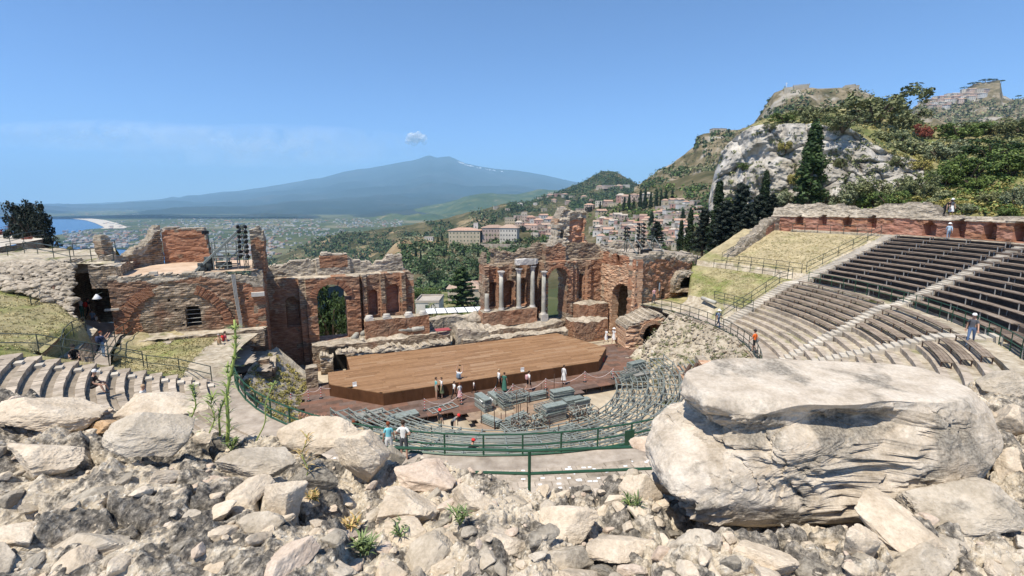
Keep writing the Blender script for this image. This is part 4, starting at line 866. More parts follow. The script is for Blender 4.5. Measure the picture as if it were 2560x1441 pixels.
# ---- curved steel scaffolding for temporary seats
sc = thing('scaffolding', 'curved grey steel scaffolding for temporary seats around the orchestra', 'scaffolding', POL(14, -70, -4.6))
RS = [9.9 + 1.22 * i for i in range(7)]; ZS = [-3.75 + .36 * i for i in range(7)]; AS = [-139 + 8.6 * i for i in range(18)]
for j, f in enumerate(AS):
    rmax = 7 if -132 < f < -6 else 5
    for i in range(rmax):
        r, z = RS[i], ZS[i]
        bar('standard', POL(r, f, -4.62), POL(r, f, z + .1), .046, mSTEEL, sc)
        if j < len(AS) - 1:
            f2 = AS[j + 1]; bar('ledger', POL(r, f, z), POL(r, f2, z), .045, mSTEEL, sc)
            bar('ledger', POL(r, f, z - .42), POL(r, f2, z - .42), .038, mSTEEL, sc)
            if (i + j) % 3 == 0: bar('brace', POL(r, f, -4.5), POL(r, f2, z), .034, mSTEEL, sc)
        if i < rmax - 1:
            bar('transom', POL(r, f, z + .02), POL(RS[i + 1], f, z + .04), .046, mSTEEL, sc)
            bar('transom', POL(r, f, z - .5), POL(RS[i + 1], f, z - .3), .038, mSTEEL, sc)
            if j % 2 == 0: bar('brace', POL(r, f, -4.5), POL(RS[i + 1], f, ZS[i + 1]), .032, mSTEEL, sc)
            if j < len(AS) - 1:
                for o_ in (.4, .8): bar('rung', POL(r + o_, f + .3, z + .02), POL(r + o_, AS[j + 1] - .3, z + .02), .042, mSTEEL, sc)
# stone blocks seen under the right end
for i in range(16):
    f, r = -30 + 3.6 * (i % 8) + rng.uniform(-1, 1), 15.4 + 1.5 * (i // 8)
    t = block('stone_block', POL(r, f, -4.2 + .62 * (r - 13.6)), (rng.uniform(.7, 1.0), rng.uniform(1.0, 1.5), .6), mPALE if i % 3 else mTOP, None, R(f + rng.uniform(-8, 8)), label='rough %s stone block under the scaffold right end, %s row, %s from the railing' % ('pinkish' if i % 3 else 'pale grey', ('inner', 'outer')[i // 8], nth(i % 8)), cat='stone block', group='stone blocks under the scaffolding')

# ---- stacks of equipment on the board floor
deck = MB(); deck.box((0, 0, 0), (2.0, .75, .07)); deck.box((0, -.33, -.05), (2.0, .06, .05)); deck.box((0, .33, -.05), (2.0, .06, .05)); deckme = deck.mesh('deck_panel', mSTEELG)
fr_ = MB()
for y in (-.4, .4): fr_.tube([(-1, y, 0), (1, y, 0)], .035, 6)
for x in np.linspace(-.95, .95, 6): fr_.tube([(x, -.4, 0), (x, .4, 0)], .03, 5)
frme = fr_.mesh('frame', mSTEELG)
def stack(px, py, kind, n, rot, sc_=1.0, label='', z=FZ):
    P = onz(px, py, z); t = thing({'deck': 'panel_stack', 'frame': 'frame_stack', 'pipe': 'pipe_bundle', 'cage': 'wire_cage'}[kind], label, {'deck': 'panel stack', 'frame': 'frame stack', 'pipe': 'pipe bundle', 'cage': 'cage'}[kind], P, 'stacks of scaffold parts')
    rz = TH + R(rot)
    def M(x, y, zz, r2=0.0): return Matrix.Translation(Vector(P)) @ Matrix.Rotation(rz, 4, 'Z') @ Matrix.Translation((x * sc_, y * sc_, zz)) @ Matrix.Rotation(r2, 4, 'Z') @ Matrix.Diagonal((sc_, sc_, 1, 1))
    if kind == 'deck':
        for i in range(n): put(deckme, 'panel', t, M(rng.uniform(-.05, .05), rng.uniform(-.05, .05), .07 + .125 * i, rng.uniform(-.03, .03)))
    elif kind == 'frame':
        for i in range(n): put(frme, 'frame', t, M(rng.uniform(-.06, .06), rng.uniform(-.06, .06), .06 + .13 * i, rng.uniform(-.05, .05)))
    elif kind == 'pipe':
        for i in range(n):
            y, zz = (i % 6) * .13 - .33, .1 + (i // 6) * .12; tl = rng.uniform(-.1, .1)
            V = [M(-1.0 + tl, y, zz) @ Vector((0, 0, 0)), M(1.0 + tl, y + rng.uniform(-.03, .03), zz + rng.uniform(-.02, .02)) @ Vector((0, 0, 0))]; bar('pipe', V[0], V[1], .05, mSTEELG, t)
        for x in (-.8, .8):
            for y in (-.42, .42): bar('upright', M(x, y, 0) @ Vector(), M(x, y, .95) @ Vector(), .03, mBROWN, t)
    else:
        for x in (-.6, .6):
            for y in (-.45, .45): bar('cage_post', M(x, y, 0) @ Vector(), M(x, y, .75) @ Vector(), .028, mBROWN, t)
        for zz in (.05, .4, .75):
            for (x0, y0, x1, y1) in ((-.6, -.45, .6, -.45), (.6, -.45, .6, .45), (.6, .45, -.6, .45), (-.6, .45, -.6, -.45)): bar('cage_rail', M(x0, y0, zz) @ Vector(), M(x1, y1, zz) @ Vector(), .018, mBROWN, t)
        for i in range(n):
            a = M(rng.uniform(-.5, .5), rng.uniform(-.4, .4), rng.uniform(.05, .7)) @ Vector(); d = Vector(rng.normal(0, 1, 3)); d.z *= .3; d.normalize(); bar('clamp', a, a + d * .4, .04, mSTEELG, t)
    return t
stack(1208, 1022, 'deck', 8, 100, .8, 'tall stack of grey deck panels with a white sheet and blue bag on top')
stack(1238, 1006, 'deck', 5, 95, .75, 'grey deck panel stack behind the one with the blue bag')
stack(1258, 1018, 'frame', 8, 95, .75, 'tall grey frame stack right of the blue bag stack')
stack(1288, 1005, 'frame', 6, 8, 1.0, 'wide stack of grey ladder frames at the front of the board edge')
stack(1338, 998, 'pipe', 24, 5, 1.0, 'bundle of grey pipes behind the wide ladder frame stack')
stack(1228, 1062, 'pipe', 24, 115, .8, 'bundle of pale grey pipes next to the narrow board walk')
stack(1270, 1075, 'frame', 3, 100, .9, 'low pile of ladder frames beside the pale pipe bundle')
stack(1292, 1052, 'pipe', 18, 20, .9, 'bundle of grey pipes in the middle of the equipment')
stack(1303, 1072, 'cage', 40, 15, .9, 'wire cage of clamps in front of the middle pipe bundle')
stack(1345, 1066, 'cage', 60, 10, 1.1, 'open wire cage heaped with loose clamps near the front edge')
stack(1385, 1052, 'deck', 10, 5, .85, 'tall stack of grey deck panels behind the front cage')
stack(1362, 1025, 'frame', 4, 10, .8, 'low stack of grey frames before the tallest deck stack')
stack(1405, 1005, 'deck', 8, 0, .9, 'big grey deck panel stack nearest the walking woman in white')
stack(1432, 1020, 'deck', 6, 4, .8, 'grey deck panel stack left of the rusty panels')
stack(1452, 1018, 'deck', 5, 4, .7, 'small stack of rusty brown topped panels at the right')
stack(1438, 1046, 'cage', 40, 5, 1.0, 'wire cage of clamps in front of the rusty panel stack')
stack(1470, 1044, 'cage', 40, 2, 1.0, 'netted wire cage at the right end of the equipment')
stack(1410, 1080, 'pipe', 12, 12, 1.1, 'low bundle of pipes on the front board edge')
stack(1590, 935, 'deck', 9, 10, .9, 'grey deck panel stack at the top of the scaffolding, rear one')
stack(1572, 955, 'frame', 8, 8, .8, 'grey frame stack at the top of the scaffolding, front left one')
stack(1600, 955, 'deck', 6, 4, .8, 'grey deck panel stack at the top of the scaffolding, front right one')
stack(1108, 1022, 'frame', 1, 12, 1.1, 'single grey ladder frame lying flat on the dark boards')
stack(1005, 1045, 'deck', 2, 10, 1.1, 'pair of grey deck panels lying at the edge of the boards')
stack(925, 1036, 'deck', 1, 8, 1.1, 'single grey panel lying at the left end of the scaffolding')
P = onz(1215, 1000, -3.2); put(MB().box(P, (.9, .6, .03), TH).mesh('white_sheet', mWHITE), 'white_sheet', label='white sheet lying on the tall deck stack', cat='sheet')
# lone tall pipes stuck upright among the stacks
for x, y in ((1385, 985), (1406, 990), (1236, 1075), (1292, 1035), (1318, 1045), (1296, 1070)):
    P = onz(x, y, FZ); bar('upright_pipe', P, P + [0, 0, 1.7], .03, mBROWN, None, label='thin upright rusty pipe standing ' + {1385: 'left of the tallest deck stacks', 1406: 'behind the deck stack near the woman in white', 1236: 'beside the pale pipe bundle', 1292: 'behind the middle pipe bundle', 1318: 'right of the middle pipe bundle', 1296: 'by the wire cage in front'}[x], cat='pipe', group='upright pipes among the stacks')

# ---- barrier posts with chain
def post(px, py, label, z=FZ):
    P = onz(px, py, z); t = thing('barrier_post', label, 'barrier post', P, 'red and white barrier posts')
    MB().lathe([(0, .06), (.1, .06), (.17, .02), (.17, 0)], P, 12).put('foot', mBLACK, t); bar('pole', P, P + [0, 0, .95], .03, mWHITE, t)
    for k in range(4): bar('red_band', P + [0, 0, .12 + .22 * k], P + [0, 0, .23 + .22 * k], .033, mRED, t)
    return P
PB_ = [post(x, y, 'red and white barrier post, ' + l) for x, y, l in ((729, 1012, 'leftmost at the dark pit'), (772, 1003, 'second along the dark pit'), (803, 996, 'by the rough stone pier'), (857, 985, 'at the left face of the stage'), (841, 1065, 'by the end of the scaffolding'), (1062, 1027, 'left of the lying ladder frame'), (1154, 1011, 'by the girl in pink'), (1239, 996, 'in front of the man in white shirt'), (1282, 988, 'right of the woman in green dress'), (1364, 974, 'left of the woman in white dress'), (1462, 955, 'near the right stage corner'), (1532, 948, 'next to the scaffold top'))]
mCHAIN = flat('pale_chain', (.6, .5, .47), .6)
for i, j in ((0, 1), (1, 2), (2, 3), (5, 6), (6, 7), (7, 8), (8, 9), (9, 10), (10, 11)):
    a, c = PB_[i] + [0, 0, .9], PB_[j] + [0, 0, .9]; s = np.linspace(0, 1, 9)[:, None]
    pts = a + (c - a) * s; pts[:, 2] -= (.25 if i < 3 else .62) * 4 * s[:, 0] * (1 - s[:, 0]); MB().tube(pts, .018, 4).put('barrier_chain', mCHAIN, label='pale sagging chain between barrier posts, ' + ('by the pit', 'before the pier', 'left of the stage', '', '', 'over the left boards', 'before the couple', 'by the green dress', 'behind the stacks', 'by the white dress', 'right end')[i], cat='chain')
# fire cabinet, extinguishers and small signs
t = thing('fire_cabinet', 'red fire cabinet against the left front of the stage', 'cabinet', onz(899, 999, FZ)); P = onz(899, 1001, FZ)
block('box', P + [0, 0, .12], (.5, .25, .62), mRED, t, TH - R(40)); block('sign', P + [-.32, .05, .55], (.3, .02, .35), mWHITE, t, TH - R(40)); block('stand', P, (.4, .2, .12), mBLACK, t, TH - R(40))
for (x, y, z, l) in ((909, 1001, FZ, 'red fire extinguisher beside the red cabinet'), (1508, 905, FZ, 'red fire extinguisher at the right corner of the stage')):
    P = onz(x, y, z); t = thing('fire_extinguisher', l, 'extinguisher', P); MB().lathe([(.08, 0), (.09, .03), (.09, .4), (.03, .48), (.03, .52), (0, .52)], P, 12).put('bottle', mRED, t, True); bar('valve', P + [0, 0, .5], P + [.06, 0, .58], .02, mBLACK, t)
for (x, y, l) in ((887, 966, 'small white sign standing on the left corner of the stage'), (1306, 929, 'small white sign lying at the front edge of the stage')):
    P = onz(x, y, SZ); t = thing('small_sign', l, 'sign', P); block('plate', P + [0, 0, .05], (.32, .03, .3), mWHITE, t, TH); block('foot', P, (.3, .2, .05), mWHITE, t, TH)
t = thing('info_sign', 'pale blue information board on a post by the right doorway', 'sign', onz(1648, 748, 0)); P = onz(1648, 748, 0)
bar('post', P, P + [0, 0, 1.0], .035, mRAIL, t); block('panel', P + [0, 0, 1.0], (.75, .04, .95), flat('pale_blue_board', (.42, .5, .55)), t, R(60))
t = thing('low_fence', 'low rusty fence of short panels behind the right end of the stage', 'fence', onz(1490, 852, FZ))
A_, B_ = onz(1449, 852, FZ), onz(1530, 842, FZ)
for i in range(7): p = A_ + (B_ - A_) * i / 6; bar('post', p, p + [0, 0, .85], .03, mBROWN, t)
for z in (.1, .8): bar('rail', A_ + [0, 0, z], B_ + [0, 0, z], .025, mBROWN, t)
for i in range(6):
    p, q_ = A_ + (B_ - A_) * i / 6, A_ + (B_ - A_) * (i + 1) / 6; bar('cross_bar', p + [0, 0, .1], q_ + [0, 0, .8], .016, mBROWN, t); bar('cross_bar', p + [0, 0, .8], q_ + [0, 0, .1], .016, mBROWN, t)
# folded chairs at the left edge of the boards
mCHAIR = flat('pinkish_wood', (.46, .27, .18), .6)
for i in range(9):
    P = onz(744 + i * 8.5, 1062 + i * 1.5, FZ); t = thing('folded_chair', 'folded wooden chair leaning in the row by the green railing, ' + nth(i) + ' from the left', 'chair', P, 'folded wooden chairs')
    ux = np.array([UX, UY, 0]); vx = np.array([-UY, UX, 0])
    for s_ in (-.2, .2): bar('leg', P + vx * s_, P + vx * s_ + ux * .28 + [0, 0, .85], .024, mCHAIR, t)
    block('seat', P + ux * .12 + [0, 0, .32], (.05, .40, .36), mCHAIR, t, TH); block('backrest', P + ux * .27 + [0, 0, .68], (.04, .42, .16), mCHAIR, t, TH)
# rusty trench boards and bits right of the scaffolding
for i, (x, y) in enumerate(((1705, 948), (1722, 944), (1738, 940))):
    P, Qp = onz(x, y, -2.8), onz(x + 22, y - 36, -1.6); bar('rusty_ramp', P, Qp, .16, mBROWN, None, 'cyl', label='rusty ramp plank leaning on the rubble slope, ' + ('left', 'middle', 'right')[i] + ' of three', cat='plank')
for i, (x, y) in enumerate(((1632, 897), (1643, 893), (1650, 900))):
    P = onz(x, y, -3.9); MB().lathe([(.2, 0), (.22, .1), (.2, .8), (0, .82)], P, 10).put('stone_stump', mMARB, None, True, label='short pale column stump by the brick vault, ' + ('left', 'middle', 'right')[i] + ' of three', cat='stump')
P = onz(1605, 888, -3.95); block('blue_sheet', P, (1.3, .7, .06), flat('pale_blue_sheet', (.36, .44, .46)), None, TH + .2, label='pale blue sheet lying in front of the brick vault', cat='sheet')
P, Qp = onz(1755, 750, 1.0) + [0, 0, .2], onz(1788, 762, .9) + [0, 0, .2]; MB().tube([P, P + (Qp - P) * .02, Qp], .2, 12).put('fallen_column', mCOLM, None, True, label='short grey column lying on the lower lawn', cat='column drum')

# ---- stage lighting on the two roof terraces
def lamp_head(p, t, s=.22):
    d = Vector((rng.uniform(.2, 1), -1, -.45)).normalized() * s * 1.6; b = MB(); p = np.asarray(p, float); d = np.array(d); b.tube([p - d * .5, p - d * .3, p + d * .5, p + d * .52], [s * .3, s * .55, s * .62, s * .45], 8); b.put('lamp_head', mBLACK, t)
def mast(label, base, h, n, wid, s=.24):
    t = thing('light_mast', label, 'light mast', base)
    for dx in (-.12, .12):
        for dy in (-.12, .12): bar('upright', base + [dx, dy, 0], base + [dx, dy, h], .025, mRAIL, t)
    for k in range(int(h / .4)): bar('lattice', base + [-.12, -.12, .4 * k], base + [.12, -.12, .4 * k + .4], .014, mRAIL, t); bar('lattice', base + [.12, .12, .4 * k], base + [-.12, .12, .4 * k + .4], .014, mRAIL, t)
    for k in range(n):
        z = h - .15 - .42 * (k // 2); bar('bracket', base + [0, 0, z], base + [wid * (1 if k % 2 else -1), -.1, z], .02, mRAIL, t); lamp_head(base + [wid * (1 if k % 2 else -1), -.2, z], t, s)
    return t
B0 = W(-19.7, 9.8, 5.5); mast('tall dark lighting mast with a double column of lamps on the left roof', B0, 3.9, 14, .3)
t = thing('lighting_frame', 'grey tube lighting frame with a platform beside the left mast', 'frame', W(-21.4, 11, 5.6))
for a in (-22.2, -21.2, -20.4):
    for b_ in (10.3, 11.6): bar('upright', W(a, b_, 5.6), W(a, b_, 8.0), .05, mSTEEL, t)
for z in (5.9, 6.6, 7.3, 7.95):
    bar('ledger', W(-22.2, 10.3, z), W(-20.4, 10.3, z), .045, mSTEEL, t); bar('ledger', W(-22.2, 11.6, z), W(-20.4, 11.6, z), .045, mSTEEL, t)
    bar('transom', W(-22.2, 10.3, z), W(-22.2, 11.6, z), .045, mSTEEL, t); bar('transom', W(-20.4, 10.3, z), W(-20.4, 11.6, z), .045, mSTEEL, t)
block('platform', W(-21.3, 10.95, 7.0), (1.9, 1.4, .08), mSTEELG, t, TH)
for o in (0, .12): bar('stay', W(-23.6 + o, 9.6, 5.55), W(-19.8 + o, 10.0, 9.2), .06, mSTEEL, t)
bar('brace', W(-21.9, 9.9, 5.6), W(-20.2, 10.2, 7.2), .045, mSTEEL, t)
P = W(-22.5, 11.0, 5.6); t = thing('floodlight', 'small floodlight on a thin pole left of the lighting frame', 'floodlight', P); bar('pole', P, P + [0, 0, 3.0], .035, mRAIL, t); block('housing', P + [-.15, -.1, 3.0], (.5, .3, .28), mBLACK, t, TH + .3)
mDRUM = flat('dark_grey_plastic', (.05, .06, .06), .5)
for i, (a, b_, z, r, h, l) in enumerate(((-23.0, 9.9, 5.52, .32, .75, 'dark grey drum on the left roof nearest the edge'), (-22.6, 10.6, 5.55, .32, 1.15, 'taller dark grey drum on the left roof behind the other'))):
    MB().lathe([(r * .9, 0), (r, .05), (r, h * .5), (r * .94, h * .52), (r, h * .55), (r, h - .05), (r * .9, h), (0, h)], W(a, b_, z), 16).put('drum', mDRUM, None, True, label=l, cat='drum')
p, q_ = W(-22.1, 10.5, 5.95), W(-20.9, 10.7, 5.95); MB().tube([p, p + (q_ - p) * .03, q_], .26, 14).put('lying_drum', mDRUM, None, True, label='dark grey drum lying on its side on the left roof', cat='drum')
P = onb(383, 678, 9.6); block('roof_box', W(P[0], 9.6, 5.5), (.55, .3, .25), mSLAB, None, TH, label='small pale box on the left roof edge', cat='box')
B1 = W(21.3, 9.2, 5.2); mast('dark lighting mast with clustered lamps on the right roof', B1, 3.7, 14, .32, .26)
B2_ = W(19.9, 10.0, 5.2); mast('smaller lighting mast with lamps left of the main one on the right roof', B2_, 3.2, 8, .2, .22)
mast('thin lighting mast with one lamp at the right of the right roof', W(24.6, 11, 5.1), 3.0, 2, .2, .26)
t = thing('lighting_frame', 'grey tube frame with slanting stays on the right roof', 'frame', W(21, 9.5, 5.2))
for z in (7.0, 7.25): bar('ledger', W(19.2, 9.0, z), W(23.5, 9.6, z), .03, mSTEEL, t)
for a in (19.4, 20.6, 21.9, 23.3): bar('stay', W(a, 9.1, 7.1), W(a + .9, 8.2, 5.2), .06, mSTEEL, t); bar('stay', W(a, 9.1, 7.1), W(a - .5, 10, 5.2), .03, mSTEEL, t)
for i, (a, b_, s_) in enumerate(((20.3, 8.6, .6), (21.4, 8.3, .9), (22.1, 8.6, .9), (23.3, 8.9, .5), (23.8, 9.0, .5), (24.3, 9.1, .45))):
    t = thing('equipment_case', 'black equipment case on the right roof, ' + nth(i) + ' from the left', 'case', W(a, b_, 5.25), 'black cases on the right roof'); block('body', W(a, b_, 5.25), (s_, .5, .3 + .3 * (i in (1, 2))), mBLACK, t, TH + .1 * i); bar('handle', W(a - .15, b_ - .26, 5.45), W(a + .15, b_ - .26, 5.45), .02, mSTEEL, t)
# ================================================================ FOREGROUND: rubble wall, rocks, marble block, weeds
mMORT, nt, bs = nmat('lime_mortar_rubble', 0.95, 0.1)
v = pvec(nt); nA = noi(nt, v, 3.2, 6, .7, .5); nB = noi(nt, v, 38, 5, .7); nC = noi(nt, v, 9, 5, .65)
vo = nd(nt, 'ShaderNodeTexVoronoi'); vo.inputs['Scale'].default_value = 55; nt.links.new(v, vo.inputs['Vector'])
pale = ramp(nt, nB, [(.3, (.36, .30, .215)), (.5, (.55, .475, .365)), (.68, (.66, .59, .475))])
peb = mixc(nt, ramp(nt, vo.outputs['Distance'], [(.18, (1, 1, 1)), (.34, (0, 0, 0))]), pale, ramp(nt, vo.outputs['Color'], [(.2, (.36, .31, .25)), (.6, (.62, .57, .48)), (.9, (.72, .69, .62))]))
dark = ramp(nt, nB, [(.36, (.05, .047, .043)), (.5, (.135, .122, .104)), (.6, (.30, .268, .22)), (.7, (.55, .485, .40))])
msk = nd(nt, 'ShaderNodeMath', operation='ADD'); nt.links.new(nA, msk.inputs[0]); m2 = nd(nt, 'ShaderNodeMath', operation='MULTIPLY'); nt.links.new(nC, m2.inputs[0]); m2.inputs[1].default_value = .45; nt.links.new(m2.outputs[0], msk.inputs[1])
f = ramp(nt, msk.outputs[0], [(.70, (0, 0, 0)), (.775, (.92, .92, .92))]); nt.links.new(mixc(nt, f, peb, dark), bs.inputs['Base Color'])
pb_ = bump(nt, bs, nB, .9, .015); bump(nt, bs, vo.outputs['Distance'], .5, .006, pb_)

def rockmat(name, c0, c1, c2, dk=.66, sc=7):
    m, nt, b = nmat(name, .92, .15); v = pvec(nt); n1 = noi(nt, v, sc, 8, .68); n2 = noi(nt, v, sc * .45, 5, .6, .6); n3 = noi(nt, v, sc * 9, 5, .7)
    col = ramp(nt, n1, [(.3, c0), (.5, c1), (.7, c2)])
    col = mixc(nt, ramp(nt, n2, [(dk - .07, (0, 0, 0)), (dk + .05, (.75, .75, .75))]), col, ramp(nt, n3, [(.4, (.11, .10, .085)), (.6, (.27, .245, .2))]))
    col = mixc(nt, 1.0, col, ramp(nt, n3, [(.3, (.78, .77, .75)), (.7, (1.12, 1.12, 1.12))]), 'MULTIPLY')
    nt.links.new(col, b.inputs['Base Color']); p = bump(nt, b, n1, .6, .02); bump(nt, b, n3, .6, .005, p); return m
mCREAM = rockmat('cream_limestone', (.42, .34, .245), (.60, .505, .385), (.69, .605, .485))
mGREY = rockmat('grey_limestone', (.33, .28, .21), (.48, .415, .325), (.58, .515, .42), .62)
mPINK = rockmat('pinkish_limestone', (.42, .32, .24), (.58, .47, .37), (.65, .56, .46), .72)
mTAN = rockmat('ochre_stone', (.40, .25, .13), (.52, .35, .2), (.6, .44, .29), .75)
mLICH = rockmat('lichened_rock', (.19, .165, .13), (.34, .30, .24), (.47, .42, .34), .55)
mMARB2 = rockmat('weathered_marble_block', (.40, .335, .255), (.56, .485, .39), (.66, .595, .50), .60, 7)

EDGE = [(-400, 960, 3.1), (0, 985, 2.95), (200, 1005, 2.85), (480, 1050, 2.7), (650, 1095, 2.6), (830, 1135, 2.5), (960, 1158, 2.42), (1100, 1172, 2.4), (1230, 1200, 2.3), (1300, 1246, 2.15), (1500, 1236, 2.2), (1560, 1205, 2.25), (1640, 1140, 2.4), (1760, 1010, 2.6), (2100, 985, 2.7), (2500, 950, 2.9), (3000, 940, 3.0)]
EX = [(e[0] - 1280) / FPX for e in EDGE]      # x over depth of the wall's far edge
EZ = [atY(*e)[2] for e in EDGE]; EY = [e[2] for e in EDGE]
def px2xy(px, py, Y): d = ray(px, py); return d[0] / d[1] * Y, Y
EXR = [ray(e[0], e[1])[0] / ray(e[0], e[1])[1] for e in EDGE]
HOLES = [(20, 1330, 1.72, .16, .28), (800, 1330, 1.85, .12, .26), (850, 1290, 1.95, .1, .2), (440, 1130, 2.3, .1, .06), (1720, 1300, 1.85, .16, .18), (760, 1200, 2.2, .12, .12), (640, 1150, 2.4, .12, .1), (180, 1180, 2.1, .12, .1)]
HP = [(*px2xy(a, b_, c), r, d) for a, b_, c, r, d in HOLES]
def gbase(X, Y):
    q = X / np.maximum(Y, .3); ye = np.interp(q, EXR, EY); ze = np.interp(q, EXR, EZ)
    z = np.where(Y < ye, 9.93 + (ze - 9.93) * sstep(1.2, 1.0, (ye - Y) / np.maximum(ye - 1.2, .1) * 1.2), ze - (Y - ye) * 1.5)
    z = np.where(Y < ye, 9.93 + (ze - 9.93) * np.clip((Y - 1.2) / (ye - 1.2), 0, 1), ze - (Y - ye) * 1.5)
    z = z + .11 * sstep(-.375, -.405, q + .02 * np.sin(Y * 9)) * sstep(2.35, 2.05, Y)
    for hx, hy, r, d in HP: z = z - d * np.exp(-((X - hx) ** 2 + (Y - hy) ** 2) / (r * r) * 1.6)
    z = z - .24 * sstep(.62, .85, X) * sstep(2.5, 2.2, X) * sstep(1.68, 1.80, Y) * sstep(2.7, 2.5, Y)
    return z
gs = .009; nx, ny = int(7.4 / gs), int(2.95 / gs)
GX, GY = np.meshgrid(-3.7 + np.arange(nx) * gs, 1.02 + np.arange(ny) * gs, indexing='ij')
GZ = gbase(GX, GY); Pn = np.stack([GX, GY], -1); P3 = np.stack([GX, GY, GX * 0], -1)
w1, w2 = worley(Pn * 15, 3); w3, _ = worley(Pn * 42 + .2 * vnoise(P3 * 20, 2)[..., None], 9); w4, w5 = worley(Pn * 4.2 + .25 * vnoise(P3 * 5, 8)[..., None], 21)
GZ = GZ + .07 * fbm(P3 * 2.2, 5, 1) + .016 * fbm(P3 * 14, 5, 31) + .010 * np.abs(fbm(P3 * 34, 3, 33)) + .045 * ridged(P3 * 5, 6, 2) + .012 * (.7 - w1) * (vnoise(P3 * 2.2, 5) > .1) - .007 * w3 + .010 * vnoise(P3 * 60, 4) - .085 * np.exp(-(w5 - w4) * 12) * (vnoise(P3 * 1.6, 6) > -.1) + .05 * _h(np.floor(Pn[..., 0] * 0).astype(np.int64), np.floor(w4 * 6).astype(np.int64), (GX * 0).astype(np.int64), 2) * .3
rw = thing('rubble_wall', 'broad broken rubble and mortar wall top filling the foreground', 'ruin', (0, 2, 9.9))
put(mk('mortar_bed', np.stack([GX, GY, GZ], -1), gridQ(nx, ny), None, mMORT, None, False), 'mortar_bed', rw)
def gz(x, y): 
    i, j = int((x + 3.7) / gs), int((y - 1.02) / gs); return float(GZ[min(max(i, 0), nx - 1), min(max(j, 0), ny - 1)])
def onground(px, py):
    d = ray(px, py); Y = np.linspace(1.2, 3.9, 700); X = d[0] / d[1] * Y; z = EYE + d[2] / d[1] * Y; g = gbase(X, Y)
    i = np.nonzero(z < g)[0]; Y = Y[i[0]] if len(i) else 2.8; return np.array([d[0] / d[1] * Y, Y, EYE + d[2] / d[1] * Y])

def ico(n):
    t = (1 + 5 ** .5) / 2; V = np.array([[-1, t, 0], [1, t, 0], [-1, -t, 0], [1, -t, 0], [0, -1, t], [0, 1, t], [0, -1, -t], [0, 1, -t], [t, 0, -1], [t, 0, 1], [-t, 0, -1], [-t, 0, 1]], float)
    F = np.array([[0, 11, 5], [0, 5, 1], [0, 1, 7], [0, 7, 10], [0, 10, 11], [1, 5, 9], [5, 11, 4], [11, 10, 2], [10, 7, 6], [7, 1, 8], [3, 9, 4], [3, 4, 2], [3, 2, 6], [3, 6, 8], [3, 8, 9], [4, 9, 5], [2, 4, 11], [6, 2, 10], [8, 6, 7], [9, 8, 1]])
    V /= np.linalg.norm(V, axis=1)[:, None]
    for _ in range(n):
        E = np.sort(np.concatenate([F[:, [0, 1]], F[:, [1, 2]], F[:, [2, 0]]]), 1); u, inv = np.unique(E, axis=0, return_inverse=True); inv = inv.ravel()
        M = V[u].mean(1); M /= np.linalg.norm(M, axis=1)[:, None]; k = len(F); a, b_, c = len(V) + inv[:k], len(V) + inv[k:2 * k], len(V) + inv[2 * k:]
        V = np.concatenate([V, M]); F = np.concatenate([np.c_[F[:, 0], a, c], np.c_[F[:, 1], b_, a], np.c_[F[:, 2], c, b_], np.c_[a, b_, c]])
    return V, F
ICO = {n: ico(n) for n in (0, 1, 2, 3, 4, 5)}
def rockV(seed, lvl, facets=13, round_=.35, rough=1.0, ell=(1, 1, 1)):
    q = np.random.default_rng(seed); U, F = ICO[lvl]; N = q.normal(0, 1, (facets, 3)); N /= np.linalg.norm(N, axis=1)[:, None]; off = q.uniform(.5, .95, facets)
    dn = np.maximum(U @ N.T, 1e-3); r = off / dn; k = 34.0; r = np.minimum(-np.log(np.exp(-k * np.minimum(r, 3)).sum(1)) / k, 1.25)
    r = r * (1 - round_) + round_ * .85
    V = U * r[:, None]
    V = V * (1 + rough * (.05 * fbm(V * 2.1 + seed, 4, seed % 90) + .045 * ridged(V * 4 + seed, 5, seed % 70) + .012 * fbm(V * 22, 3, seed % 60))[:, None])
    return V, F
def rock(px0, py0, px1, py1, mat, label, seed, lvl=4, emb=.25, tall=None, rz=None, facets=13, round_=.3, dY=0.0, up=0.0):
    cx, h = (px0 + px1) / 2, py1 - py0; gx_, gy_ = (px1 - px0) * .06, h * .06; px0, px1, py0, py1 = px0 - gx_, px1 + gx_, py0 - gy_, py1 + gy_; h = py1 - py0; emb = min(.5, emb + .1); B = onground(cx, py1 - h * .12); Y = B[1] + dY; B = np.array([B[0] / B[1] * Y, Y, B[2]]) if dY else B
    zc = B[1] * CP - (B[2] - EYE) * SP; w = (px1 - px0) / FPX * zc; ih = h / FPX * zc; dd = w * .62; th_ = .5
    hz_ = tall or max(.38 * w, (ih - dd * math.sin(th_) * .7) / math.cos(th_))
    q = np.random.default_rng(seed + 500); V, F = rockV(seed, lvl, facets, round_)
    ang = rz if rz is not None else q.uniform(-.5, .5); c, s = math.cos(ang), math.sin(ang); V = np.c_[V[:, 0] * c - V[:, 1] * s, V[:, 0] * s + V[:, 1] * c, V[:, 2]]
    ext = np.abs(V).max(0); V = V / ext * [w / 2, dd / 2, hz_ / 2]
    V = V + [B[0], B[1] + dd * .4, B[2] + hz_ * (.5 - emb) + up]
    return put(mk('rock', V, None, F, mat, None, False), 'rock', None, None, label, None, 'rock')
